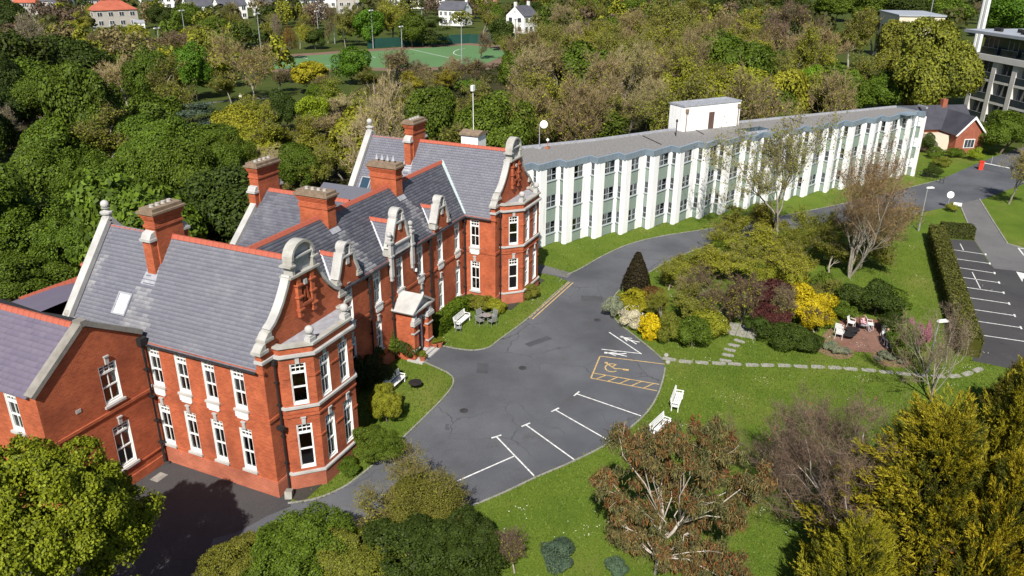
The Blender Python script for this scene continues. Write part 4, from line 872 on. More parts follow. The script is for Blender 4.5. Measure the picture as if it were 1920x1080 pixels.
def wwin(w, cols, cur):
    k_ = (round(w, 2), cols, cur)
    if k_ not in _ww:
        f = MB(); fw = .06
        f.box(0, w, -.12, -.05, 0, fw); f.box(0, w, -.12, -.05, WH-fw, WH); f.box(0, fw, -.12, -.05, fw, WH-fw); f.box(w-fw, w, -.12, -.05, fw, WH-fw)
        for c in range(1, cols): x = w*c/cols; f.box(x-.035, x+.035, -.118, -.052, fw, WH-fw)
        f.box(fw, w-fw, -.115, -.055, WH*.42, WH*.42+.07)
        f.box(-.02, w+.02, -.06, .07, -.07, -.003)
        a = f.mesh('window'); a.materials.append(M['winframe'])
        g = MB(); g.poly([(fw, -.09, fw), (fw, -.09, WH-fw), (w-fw, -.09, WH-fw), (w-fw, -.09, fw)]); b = g.mesh('pane'); b.materials.append(M['glass_w'])
        c_ = None
        if cur:
            h = MB(); x0, x1 = ((.05, .35*w), (.62*w, .95*w), (.05, .95*w))[cur-1]; nn = 8
            for j in range(nn): xa, xb = x0+(x1-x0)*j/nn, x0+(x1-x0)*(j+1)/nn; h.poly([(xa, -.22-.04*(j % 2), .02), (xb, -.22-.04*((j+1) % 2), .02), (xb, -.22-.04*((j+1) % 2), WH), (xa, -.22-.04*(j % 2), WH)])
            c_ = h.mesh('curtain'); c_.materials.append(M['curtain'])
        _ww[k_] = (a, b, c_)
    return _ww[k_]
rnd = random.Random(12); facade = []; inner = []
for i in range(len(O_)-1):
    a, b = O_[i], O_[i+1]; t = (b-a); L = t.length; t /= L; nrm = Vector((t.y, -t.x, 0))    # outward
    inn = a+t*(L-.12)-nrm*1.15; inner.append(inn); facade += [a, inn]
facade.append(O_[-1])
def facet(a, b, spans):
    """spans: list of (u0,u1) that carry the window column; rest is white pier"""
    d = b-a; L = d.length; d /= L; nin = Vector((-d.y, d.x, 0)); rz = math.atan2(d.y, d.x)
    u = 0.0; m = MB()
    for s0, s1 in spans+[(L, L)]:
        if s0-u > .01: m.prism([((a+d*u).x, (a+d*u).y), ((a+d*s0).x, (a+d*s0).y), ((a+d*s0+nin*.3).x, (a+d*s0+nin*.3).y), ((a+d*u+nin*.3).x, (a+d*u+nin*.3).y)], lambda p_, q_, z: (p_, q_, z), -.1, WT)
        u = s1
    m.build('pier', M['wrender'], WB)
    for s0, s1 in spans:
        if s1 <= s0: continue
        w = s1-s0; zs = [0.0]
        for k, z in enumerate(SILLS):
            p0 = a+d*s0; m = MB(); zt = z; zb = 0.0 if k == 0 else SILLS[k-1]+WH
            m.box(0, w, -.14, -.03, zb, zt); pn = m.build('green_panel', M['green_panel'], WB, loc=(p0.x, p0.y, 0)); pn.rotation_euler = (0, 0, rz+math.pi); pn.location = (a+d*s1).to_tuple()
            fm, gm, cm = wwin(w, 2 if w > 1.2 else 1, rnd.choice((0, 0, 1, 2, 3)))
            q = a+d*s1; o = link('window', fm, WB, (q.x, q.y, z), rz+math.pi); link('pane', gm, o)
            if cm: link('curtain', cm, o)
for i in range(len(O_)-1):
    a, b = O_[i], O_[i+1]; inn = inner[i]; L = (inn-a).length
    thin = (i % 2 == 1); w0 = 1.32; w1 = L-(.40 if thin else 1.1)
    facet(a, inn, [(w0, w1)])
    Ls = (b-inn).length; facet(inn, b, [(.12, Ls-.42)])
# inside: added dark sheet and dark floors for room shade, then the back and end walls
back = [Vector((49.2, 7.6, 0)), Vector((57.6, .6, 0)), Vector((65.3, -4.6, 0)), Vector((74.4, -11.6, 0)), Vector((86, -21.6, 0)), Vector((96.2, -30.3, 0))]
m = MB()
for a, b in zip(back, back[1:]): m.poly([(a.x, a.y, -.1), (b.x, b.y, -.1), (b.x, b.y, 8.6), (a.x, a.y, 8.6)])
e = O_[-1]; m.poly([(e.x, e.y, -.1), (back[-1].x, back[-1].y, -.1), (back[-1].x, back[-1].y, WT), (e.x, e.y, WT)]); m.poly([(O_[0].x, O_[0].y, 0), (back[0].x, back[0].y, 0), (back[0].x, back[0].y, WT), (O_[0].x, O_[0].y, WT)])
m.build('wall', M['wrender'], WB)
for z in (2.75, 5.6):
    m = MB(); m.poly([((q-(Vector((-.6, -.8, 0))*.35)).x, (q-(Vector((-.6, -.8, 0))*.35)).y, z) for q in facade]+[(q.x, q.y, z) for q in back[::-1]]); m.build('floor', M['inside'], WB)
pin = [q-Vector((-.6, -.8, 0))*1.9 for q in facade[::2]]; m = MB()
for a, b in zip(pin, pin[1:]): m.poly([(a.x, a.y, 0), (b.x, b.y, 0), (b.x, b.y, WT), (a.x, a.y, WT)])
m.build('dark_backing_sheet', M['inside'], WB)  # dark sheet added behind the bays so the panes look unlit
m = MB(); m.poly([(q.x, q.y, .02) for q in facade]+[(q.x, q.y, .02) for q in pin[::-1]]); m.build('floor', M['inside'], WB)
def off(pts, o):
    r = []
    for i, p_ in enumerate(pts):
        d1 = (p_-pts[i-1]).normalized() if i else (pts[1]-pts[0]).normalized(); d2 = (pts[i+1]-p_).normalized() if i < len(pts)-1 else d1
        n1 = Vector((d1.y, -d1.x, 0)); n2 = Vector((d2.y, -d2.x, 0)); bb = n1+n2
        bb = bb.normalized() if bb.length > .2 else n1
        r.append(p_+bb*(o/max(.55, bb.dot(n1))))
    return r
fo, fi, ft = off(facade, .06), off(facade, -.1), off(facade, .16)
m = MB()
for k in range(len(facade)-1):
    A, B, C_, D = fo[k], fo[k+1], ft[k+1], ft[k]
    m.poly([(A.x, A.y, 8.28), (B.x, B.y, 8.28), (C_.x, C_.y, 8.95), (D.x, D.y, 8.95)])
    m.poly([(fi[k].x, fi[k].y, 8.275), (fi[k+1].x, fi[k+1].y, 8.275), (B.x, B.y, 8.28), (A.x, A.y, 8.28)])
    m.poly([(D.x, D.y, 8.95), (C_.x, C_.y, 8.95), (fi[k+1].x, fi[k+1].y, 8.95), (fi[k].x, fi[k].y, 8.95)])
a, b = ft[-1], back[-1]+Vector((.25, -.1, 0)); m.poly([(a.x, a.y, 8.28), (b.x, b.y, 8.28), (b.x, b.y, 8.95), (a.x, a.y, 8.95)])
m.build('fascia', M['fascia'], WB)
# standing seams of the metal fascia
m = MB()
for k in range(len(facade)-1):
    A, B, C_, D = fo[k], fo[k+1], ft[k+1], ft[k]; n_ = max(1, int((B-A).length/.6)); d = (B-A).normalized()
    nn = Vector((d.y, -d.x, 0))
    for j in range(n_+1):
        t = j/n_; lo = A.lerp(B, t); hi = D.lerp(C_, t); s = d*.02
        m.poly([tuple(lo-s+nn*.03+Vector((0, 0, 8.29))), tuple(lo+s+nn*.03+Vector((0, 0, 8.29))), tuple(hi+s+nn*.03+Vector((0, 0, 8.94))), tuple(hi-s+nn*.03+Vector((0, 0, 8.94)))])
o = m.build('fascia_seam', M['winframe'], WB); o['kind'] = 'stuff'
rp = off(facade, -.35); m = MB(); m.poly([(q.x, q.y, 8.82) for q in rp]+[(q.x, q.y, 8.82) for q in back[::-1]]); m.build('roof', M['gravel'], WB)
m = MB()
for k in range(len(facade)-1): m.poly([(fi[k].x, fi[k].y, 8.948), (fi[k+1].x, fi[k+1].y, 8.948), (rp[k+1].x, rp[k+1].y, 8.83), (rp[k].x, rp[k].y, 8.83)])
m.build('roof_edge', M['fascia'], WB)
m = MB()
for a, b in zip(back, back[1:]):
    d = (b-a).normalized(); nn = Vector((-d.y, d.x, 0))*.3
    m.prism([(a.x, a.y), (b.x, b.y), ((b+nn).x, (b+nn).y), ((a+nn).x, (a+nn).y)], lambda p_, q_, z: (p_, q_, z), 8.6, 9.05)
m.build('back_parapet', M['lead'], WB)
for x0, y0, x1, y1 in ((66, -9.5, 70.5, -6.6), (58.5, -6.3, 62, -3.2), (78, -19.5, 82.5, -16.8)):
    m = MB(); m.tube([(x0, y0, 8.86), (x1, y1, 8.86)], .05, 5); m.build('roof_cable', M['felt'], WB)
# penthouse
t = Vector((73.44-66.46, -12.18+6.86, 0)).normalized(); n_ = Vector((-t.y, t.x, 0)); a = Vector((66.46, -6.86, 0)); L = 8.9; D = 2.7
fr = lambda p_, q_, z: tuple(a+t*p_+n_*q_+Vector((0, 0, z)))
m = MB(); m.prism([(0, 0), (L, 0), (L, D), (0, D)], fr, 8.7, 11.75); PH = m.build('penthouse', M['wrender'], WB)
m = MB(); m.prism([(-.08, -.08), (L+.08, -.08), (L+.08, .16), (-.08, .16)], fr, 11.752, 11.93); m.prism([(-.08, D-.16), (L+.08, D-.16), (L+.08, D+.08), (-.08, D+.08)], fr, 11.752, 11.93); m.prism([(-.08, .162), (.2, .162), (.2, D-.162), (-.08, D-.162)], fr, 11.752, 11.93); m.prism([(L-.2, .162), (L+.08, .162), (L+.08, D-.162), (L-.2, D-.162)], fr, 11.752, 11.93); m.build('parapet_capping', M['lead'], PH)
m = MB(); m.prism([(.2, .162), (L-.2, .162), (L-.2, D-.162), (.2, D-.162)], fr, 11.752, 11.80); m.build('penthouse_roof', M['lead'], PH)
M['brown'] = plain('brown door', (.12, .075, .065), (.10, .06, .05), 2, .6)
m = MB(); m.prism([(3.9, -.04), (4.75, -.04), (4.75, -.002), (3.9, -.002)], fr, 8.85, 10.85); m.build('door', M['brown'], PH)
for u_ in (.35, L-.35):
    m = MB(); m.tube([fr(u_, -.12, 11.4), fr(u_, -.12, 8.85)], .06, 6); m.prism([(u_-.18, -.25), (u_+.18, -.25), (u_+.18, -.003), (u_-.18, -.003)], fr, 11.1, 11.5); m.build('downpipe', M['cap'], PH)
c0 = onplane(1300+395/3.485, 170+258/3.485, (0, 0, 9.0), (0, 0, 1)); m = MB(); m.prism([(-1.9, -1.0), (1.9, -1.0), (1.9, 1.0), (-1.9, 1.0)], lambda p_, q_, z: tuple(c0+t*p_+n_*q_+Vector((0, 0, z))), -.15, .12); sk = m.build('rooflight', M['lead'], WB)
m = MB(); m.prism([(-1.75, -.85), (1.75, -.85), (1.75, .85), (-1.75, .85)], lambda p_, q_, z: tuple(c0+t*p_+n_*q_+Vector((0, 0, z))), .122, .15); m.build('pane', M['skyglass_dark'], sk)
c1 = onplane(1300+1400/3.485, 170+148/3.485, (0, 0, 9.0), (0, 0, 1)); m = MB(); m.prism([(-1.0, -.7), (1.0, -.7), (1.0, .7), (-1.0, .7)], lambda p_, q_, z: tuple(c1+t*p_+n_*q_+Vector((0, 0, z))), -.15, .1); m.build('roof_hatch', M['fascia'], WB)
# dish and aerials standing on the roof
c2 = onplane(960+178/3.485, 170+372/3.485, (0, 0, 8.85), (0, 0, 1)); D_ = thing('satellite_dish', 'round white satellite dish on a thin pole on the gravel roof behind the gable', 'satellite dish', c2)
m = MB(); m.tube([(0, 0, 0), (0, 0, 2.6)], .045, 6); m.build('pole', M['lead'], D_)
m = MB(); m.lathe([(.02, .1), (.25, .06), (.42, 0), (.43, .02), (.25, .09), (.02, .14)], n=16); o = m.build('dish', M['white'], D_, loc=(.35, -.35, 2.5)); o.rotation_euler = (math.radians(80), 0, math.radians(-60))
m = MB(); m.box(-.4, .4, -.4, .4, -.03, .08); m.build('base', M['lead'], D_)
c3 = onplane(960+232/3.485, 170+375/3.485, (0, 0, 8.85), (0, 0, 1)); D2 = thing('small_aerial', 'small white diamond aerial on a rust brown base on the gravel roof', 'aerial', c3)
m = MB(); m.tube([(0, 0, 0), (0, 0, .75)], .04, 6); m.build('pole', M['terracotta'], D2); m = MB(); m.prism([(-.2, 0), (0, -.2), (.2, 0), (0, .2)], lambda p_, q_, d: (p_*.8, p_*-.6+d, q_+.9), -.02, .02); m.build('panel', M['white'], D2); m = MB(); m.box(-.3, .3, -.2, .2, -.03, .1); m.build('base', M['terracotta'], D2)
c4 = onplane(960+1070/3.485, 170+295/3.485, (0, 0, 8.85), (0, 0, 1)); D3 = thing('vent_pipe', 'thin black vent pipe on the flat roof left of the white penthouse', 'vent pipe', c4)
m = MB(); m.tube([(0, 0, -.03), (0, 0, 1.7)], .06, 6); m.build('pipe', M['black'], D3); m = MB(); m.lathe([(.12, 1.6), (.12, 1.85), (.03, 1.95)], n=8); m.build('cowl', M['black'], D3)
# ================================================================== plants
M['leaf'] = leaf_mat('leaf', .5, .22)
M['leaf_flat'] = leaf_mat('flower petal', .2, .2, (1.05, 1.02, 1.0))
M['twig'] = leaf_mat('twig', .35, .0, (1.2, 1.1, .95))
M['bark'] = plain('grey brown bark', (.16, .125, .09), (.085, .068, .05), 6, .95, .5)
M['bark_pale'] = plain('pale peeling bark', (.52, .46, .40), (.30, .26, .22), 3, .9, .3)
M['bark_grey'] = plain('smooth grey bark', (.30, .27, .22), (.17, .15, .12), 4, .95, .4)

def unit(v): return v/np.maximum(np.linalg.norm(v, axis=-1, keepdims=True), 1e-9)
def leaf_quads(C, Nn, size, aspect, rg, T=None):
    n = len(C); Nn = unit(Nn)
    if T is None: T = rg.normal(size=(n, 3))
    T = unit(T-(T*Nn).sum(1, keepdims=True)*Nn*(1.0 if T is not None else 1)); B = np.cross(Nn, T)
    s = np.asarray(size).reshape(-1, 1)*np.ones((n, 1)); a = s*aspect
    V = np.stack([C-T*s, C+B*a, C+T*s, C-B*a], 1).reshape(-1, 3)
    return V, np.arange(n*4).reshape(-1, 4)
def lump_points(rg, n, K, R0, r0, squash=1.0, zmin=-.55, sub=16, spread=.10, core=.22, deform=.17):
    d = unit(rg.normal(size=(K*4, 3))); d = d[d[:, 2] > zmin]
    keep = []
    for q in d:                                              # spread lumps evenly
        if all(np.linalg.norm(q-k) > 1.5/math.sqrt(K) for k in keep): keep.append(q)
        if len(keep) >= K: break
    d = np.array(keep); K = len(d)
    c = d*(R0*(.85+.3*rg.random((K, 1)))); r = r0*(.7+.6*rg.random(K))
    c = np.vstack([c, [[0, 0, .05]]]); r = np.append(r, R0*.85); K += 1
    w = r**2/np.sum(r**2); P = []; Q = []
    nsub = sub
    sc = unit(rg.normal(size=(K, nsub, 3))+np.array([0, 0, .35])+unit(c)[:, None, :]*.5)
    li = rg.choice(K, size=int(n*1.8), p=w); si = rg.integers(0, nsub, len(li))
    dirv = unit(sc[li, si]+rg.normal(size=(len(li), 3))*spread*3.2)
    pos = c[li]+dirv*(r[li]*(.86+.22*rg.random(len(li))))[:, None]+rg.normal(size=(len(li), 3))*.02
    dist = np.linalg.norm(pos[:, None, :]-c[None], axis=2)/r[None]; dist[np.arange(len(li)), li] = 9
    ok = (dist.min(1) > .88) | (rg.random(len(li)) < .12)
    pos, dirv = pos[ok][:n], dirv[ok][:n]
    m = int(n*core); inn = c[rg.choice(K, m, p=w)]; pin = inn+unit(rg.normal(size=(m, 3)))*(rg.random((m, 1))**.5)*.8*r0  # inner leaves added to stop light passing through the crown
    pos = np.vstack([pos, pin]); nr = np.vstack([unit(dirv+np.array([0, 0, .3])), unit(rg.normal(size=(m, 3)))])
    dd = unit(pos); w_ = np.zeros(len(pos))                    # uneven outline
    for _ in range(5): f = rg.normal(size=3)*rg.uniform(1.2, 3.2); w_ += np.sin(dd@f+rg.uniform(0, 6.28))
    pos = pos*(1+deform*w_/2.2)[:, None]
    pos[:, 2] *= squash
    return pos, nr
def crown_broad(name, seed, n, leaf, K=16, R0=.62, r0=.36, squash=.95, aspect=.62, jitter=.75, spread=.1, mat='leaf', zmin=-.55, sub=16):
    rg = np.random.default_rng(seed); P, Nn = lump_points(rg, n, K, R0, r0, squash, zmin, spread=spread, sub=sub)
    V, F = leaf_quads(P, Nn+rg.normal(size=Nn.shape)*jitter*.6, leaf*(.6+.8*rg.random(len(P))), aspect, rg)
    return np_mesh(name, V, F, M[mat])
def branches(rg, start, d0, L0, r0, levels, nb=(3, 4), spread=.55, up=.15, taper=.62, shrink=.72, wig=.12, zcap=None):
    """list of (points, radii, level) of a branching skeleton"""
    out = []
    def grow(p, d, L, r, lv):
        pts = [p]; rad = [r]; ns = 4; q = p.copy(); dd = d.copy()
        for k in range(ns):
            dd = unit(dd+rg.normal(size=3)*wig+np.array([0, 0, up])*.25); q = q+dd*L/ns; pts.append(q.copy()); rad.append(r*(1-(1-taper)*(k+1)/ns))
        out.append((pts, rad, lv))
        if lv >= levels: return
        n = rg.integers(nb[0], nb[1]+1)
        for j in range(n):
            a = unit(np.cross(dd, rg.normal(size=3))); t = 1.0 if j == 0 else rg.uniform(.45, 1.0)
            base = np.array(pts[min(ns, int(t*ns))]); nd_ = unit(dd+a*spread*(.35 if j == 0 else rg.uniform(.7, 1.3))+np.array([0, 0, up]))
            grow(base, nd_, L*shrink*rg.uniform(.8, 1.15), r*taper*(1.0 if j == 0 else .8), lv+1)
    grow(np.array(start, float), unit(np.array(d0, float)), L0, r0, 0); return out
def tubes_mesh(name, br, mat, levels, nside=5):
    m = MB()
    for pts, rad, lv in br:
        if lv in levels: m.tube([tuple(p) for p in pts], rad, max(3, nside-lv), False)
    me = bpy.data.meshes.new(name); me.from_pydata(m.v, [], m.f); me.materials.append(mat)
    me.polygons.foreach_set('use_smooth', [True]*len(me.polygons)); return me
def ribbons(segs, width, rg):                               # thin flat twigs: segs (n,2,3)
    d = unit(segs[:, 1]-segs[:, 0]); s = unit(np.cross(d, rg.normal(size=d.shape)))*np.asarray(width).reshape(-1, 1)
    V = np.stack([segs[:, 0]-s, segs[:, 0]+s, segs[:, 1]+s*.4, segs[:, 1]-s*.4], 1).reshape(-1, 3)
    return V, np.arange(len(segs)*4).reshape(-1, 4)
def crown_twigs(name, seed, n, length=.22, width=.008, leafn=0, leaf=.03, K=14, squash=.95, upb=.6):
    """a fuzzy crown: fine upswept twigs in clumps, with a few young leaves among them"""
    rg = np.random.default_rng(seed); P, Nn = lump_points(rg, n, K, .60, .38, squash, -.6, sub=20, spread=.16, core=.35)
    d = unit(unit(P+np.array([0, 0, .7]))+np.array([0, 0, upb])*.4+rg.normal(size=P.shape)*.45)
    L = length*(.5+rg.random((len(P), 1))); S_ = np.stack([P-d*L*.6, P+d*L*.4], 1)
    V, F = ribbons(S_, width*(.6+.8*rg.random(len(P))), rg)
    if leafn:
        i = rg.choice(len(P), leafn); q = P[i]+rg.normal(size=(leafn, 3))*.04
        V2, F2 = leaf_quads(q, unit(q+np.array([0, 0, .6]))+rg.normal(size=q.shape)*.6, leaf*(.6+.8*rg.random(leafn)), .6, rg)
        return np_mesh(name+'_t', V, F, M['twig']), np_mesh(name, V2, F2, M['leaf'])
    return np_mesh(name+'_t', V, F, M['twig']), None
def crown_layer(name, seed, n, leaf):                        # flat tiered evergreen, like a cedar or pine
    rg = np.random.default_rng(seed); P = []; Nn = []
    for k in range(26):
        z = rg.uniform(-.8, .85); R = math.sqrt(max(.06, 1-z*z))*rg.uniform(.45, .85); a = rg.uniform(0, 6.28); c = np.array([R*math.cos(a), R*math.sin(a), z]); m = n//26
        q = rg.normal(size=(m, 3))*np.array([.20, .20, .045]); P.append(c+q); Nn.append(np.array([0, 0, 1])+rg.normal(size=(m, 3))*.5+unit(c)*.4)
    P = np.vstack(P); Nn = np.vstack(Nn); V, F = leaf_quads(P, Nn, leaf*(.6+.8*rg.random(len(P))), .45, rg); return np_mesh(name, V, F, M['leaf'])
def crown_cone(name, seed, n, leaf, fat=.55, aspect=.5):      # clipped dense cone
    rg = np.random.default_rng(seed); h = rg.random(n)**.7*2; R = fat*(1-(h/2.05)**1.3)+.05; R *= 1-.12*rg.random(n); a = rg.uniform(0, 6.283, n)
    P = np.stack([R*np.cos(a), R*np.sin(a), 1-h*0+h-2], 1)+rg.normal(size=(n, 3))*.012
    Nn = np.stack([np.cos(a), np.sin(a), np.full(n, .4)], 1)+rg.normal(size=(n, 3))*.6
    V, F = leaf_quads(P, Nn, leaf*(.6+.8*rg.random(n)), aspect, rg); return np_mesh(name, V, F, M['leaf'])
def crown_plume(name, seed, nspray, per, R=.75, lean=(0, 0, 0)):   # golden cypress: feathery plumes pointing up and out on a broad cone
    rg = np.random.default_rng(seed); segs = []; wid = []
    npl = nspray//24; h0 = rg.random(npl)**.85; a0 = rg.uniform(0, 6.283, npl)            # plumes, each a bundle of sprays
    D0 = unit(np.stack([np.cos(a0)*.8, np.sin(a0)*.8, .55+.35*rg.random(npl)], 1)+rg.normal(size=(npl, 3))*.25+np.array(lean))
    r0 = R*(1-h0**1.5)*(.62+.30*rg.random(npl))+.02; P0 = np.stack([r0*np.cos(a0), r0*np.sin(a0), h0*2-1], 1); L0 = (.38+.36*rg.random(npl))*(1.1-.55*h0)
    i = rg.integers(0, npl, nspray); t = rg.random(nspray)**.8; side = unit(np.cross(D0[i], rg.normal(size=(nspray, 3))))
    P = P0[i]+D0[i]*(L0[i]*t)[:, None]+side*(L0[i]*.30*(1-t*.8)*rg.random(nspray))[:, None]
    D = unit(D0[i]+side*.45*(1-t)[:, None]+rg.normal(size=(nspray, 3))*.15); L = L0[i]*(.34-.14*t)
    for k in range(per):
        tt = (k+.5)/per; sd = unit(np.cross(D, rg.normal(size=D.shape))); s0 = P+D*(L*tt*.95)[:, None]
        dirv = unit(D+sd*.6); ln = (L*.5*(1-tt*.5))[:, None]; segs.append(np.stack([s0-dirv*ln*.1, s0+dirv*ln], 1)); wid.append(L*.055)
    V, F = ribbons(np.vstack(segs), np.concatenate(wid), rg); return np_mesh(name, V, F, M['leaf'])

PROTO = {}
PROTO['B'] = [crown_broad('crown_b%d' % k, 20+k, 10000, .043, K=18+3*k, spread=.12) for k in range(4)]
PROTO['N'] = [crown_broad('crown_n%d' % k, 30+k, 22000, .029, K=24+4*k, r0=.31, spread=.10) for k in range(3)]
PROTO['R'] = [crown_broad('crown_r', 41, 6500, .060, K=34, R0=.70, r0=.24, squash=.85, zmin=-.35)]
PROTO['S'] = [crown_broad('crown_s%d' % k, 50+k, 6500, .042, K=14, R0=.58, r0=.38, squash=.9, spread=.14) for k in range(3)]
PROTO['Y'] = [crown_broad('crown_y', 43, 9000, .050, K=60, R0=.80, r0=.16, squash=1.0, zmin=-.9, spread=.2)]
PROTO['C'] = [crown_layer('crown_c', 60, 6200, .05)]
PROTO['K'] = [crown_cone('crown_k', 61, 5200, .040)]
def skel_tree(name, seed, leafn, leaf, tw, ntw, levels=5, spread=.62, bark='bark_grey'):
    """a whole tree grown from one skeleton, scaled to the unit ball: limbs, fine twigs, young leaves"""
    rg = np.random.default_rng(seed); br = branches(rg, (0, 0, 0), (rg.normal()*.08, rg.normal()*.08, 1), .55, .045, levels, (3, 4), spread, .10, .62, .77, .16)
    A = np.array([q for b in br for q in b[0]]); r = np.percentile(np.hypot(A[:, 0], A[:, 1]), 96); zt = np.percentile(A[:, 2], 99.3)
    f = lambda q: np.array([q[0]/r, q[1]/r, q[2]/zt*2-1]); br = [([f(q) for q in b[0]], b[1], b[2]) for b in br]
    segs = []; wd = []; ends = []
    for pts, rad, lv in br:
        if lv >= 3:
            for a, b, q in zip(pts, pts[1:], rad): segs.append((a, b)); wd.append(max(q*.8, tw))
        if lv >= levels-1: ends += pts[1:]
    segs = np.array(segs); ends = np.array(ends); i = rg.integers(0, len(ends), ntw); d = unit(unit(ends[i])*.5+rg.normal(size=(ntw, 3))*.55+np.array([0, 0, .5]))
    segs = np.vstack([segs, np.stack([ends[i], ends[i]+d*rg.uniform(.05, .17, (ntw, 1))], 1)]); wd = np.concatenate([wd, np.full(ntw, tw*.7)])
    V, F = ribbons(segs, wd, rg); t_ = np_mesh(name+'_twigs', V, F, M['twig'])
    i = rg.integers(0, len(ends), leafn); q = ends[i]+rg.normal(size=(leafn, 3))*.055
    V, F = leaf_quads(q, unit(q+np.array([0, 0, .5]))+rg.normal(size=q.shape)*.5, leaf*(.6+.8*rg.random(leafn)), .62, rg); l_ = np_mesh(name, V, F, M['leaf'])
    return t_, l_, tubes_mesh(name+'_trunk', br, M[bark], (0, 1, 2), 6)
TW = [skel_tree('crown_f%d' % k, 170+k, 13500, .027, .0056, 4600, spread=.55+.06*k) for k in range(4)]      # half in leaf
BW = [skel_tree('crown_w%d' % k, 180+k, 1100, .026, .0062, 8200, spread=.55+.06*k) for k in range(4)]      # still bare
def trunk_mesh(name, seed, mat, spread=.5, lev=3):
    rg = np.random.default_rng(seed); br = branches(rg, (0, 0, -1.0), (0, 0, 1), .62, .055, lev, (3, 4), spread, .12, .62, .74); return tubes_mesh(name, br, mat, (0, 1, 2, 3), 6)
TRUNK = [trunk_mesh('trunk_%d' % k, 90+k, M['bark'], .5+.1*k) for k in range(2)]; TRUNKG = [trunk_mesh('trunk_g%d' % k, 95+k, M['bark_grey'], .55) for k in range(2)]

COL = dict(dk=(.036, .058, .010), dk2=(.048, .076, .012), mid=(.090, .142, .014), green=(.085, .175, .014), bright=(.125, .240, .012), lime=(.205, .270, .015),
           olive=(.175, .192, .028), oly=(.235, .250, .024), yellow=(.260, .245, .015), brown=(.20, .165, .085), tan=(.26, .22, .125), mauve=(.140, .102, .078), rust=(.170, .085, .030), grey=(.200, .175, .140),
           blue=(.080, .125, .090), gold=(.46, .36, .012), maroon=(.080, .026, .026), white=(.60, .58, .50), pink=(.42, .20, .30), silver=(.22, .26, .20))
TREES = []                                                   # (object, description, place, screen x)
trng = random.Random(77)
def grow_thing(kind, x, y, rx, ry, colr, desc, place, k=1.05, cat='tree', col2=None, world=None, trunk=True, name=None, variant=None):
    """a plant whose crown centre is seen at (x, y), half sizes rx, ry in photo pixels; its height follows from standing on the ground"""
    z = 4.0
    for _ in range(8):
        p = at(x, y, z); s = scale_at(p); z = ry/s*1.04*k
    rX, rZ = rx/s, ry/s*1.04
    base = Vector((p.x, p.y, 0)); c = COL[colr] if isinstance(colr, str) else colr
    nm = name or ('tree' if cat == 'tree' else 'shrub')
    t = thing(nm, None, cat, base); v = trng.randrange(9) if variant is None else variant
    rot = trng.uniform(0, 6.28); j = trng.uniform(.88, 1.12); c = tuple(q*j*trng.uniform(.96, 1.04) for q in c)
    if kind in ('F', 'W'):
        tm, lm, skm = (TW if kind == 'F' else BW)[v % 4]
        o = link('twigs', tm, t, (0, 0, z), rot, (rX, rX, rZ)); cc = col2 or ((.195, .170, .085) if kind == 'F' else c); cc = COL[cc] if isinstance(cc, str) else cc; o.color = (*[q*j for q in cc], 1)
        o = link('crown', lm, t, (0, 0, z), rot, (rX, rX, rZ)); o.color = (*(c if kind == 'F' else COL['oly']), 1)
        tr = TRUNKG
    else:
        L = PROTO[kind]; o = link('crown', L[v % len(L)], t, (0, 0, z), rot, (rX, rX, rZ)); o.color = (*c, 1); tr = TRUNK
    if kind in ('F', 'W'): link('trunk', skm, t, (0, 0, z), rot, (rX, rX, rZ if z <= rZ*1.02 else z))
    elif trunk:
        w = min(rX, 4.5)*.9
        o = link('trunk', tr[v % 2], t, (0, 0, z*.74), rot, (w, w, z*.74))
    TREES.append((t, desc, place, x)); return t
D = dict(B='leafy', N='dense leafy', F='half-leafed', W='bare twiggy', C='tiered dark evergreen', R='round dense', S='dense leafy', K='clipped conical')
CN = dict(dk='dark green', dk2='dark green', mid='mid green', green='green', bright='bright green', lime='lime green', olive='olive', oly='yellow olive', yellow='yellow green', brown='brown', tan='tan', mauve='mauve brown', rust='rust brown', grey='grey', blue='blue green', gold='golden yellow', maroon='maroon', white='white flowering', pink='pink flowering', silver='silver green')
FEAT = []
def T(kind, x, y, rx, ry, c, place, k=1.05, **kw):
    FEAT.append((x, y, rx, ry)); return grow_thing(kind, x, y, rx, ry, c, '%s %s tree' % (CN[c], D[kind]), place, k, **kw)
def SH(kind, x, y, rx, ry, c, place, k=.95, **kw):
    return grow_thing(kind, x, y, rx, ry, c, '%s %s shrub' % (CN[c], D[kind]), place, k, cat='shrub', **kw)

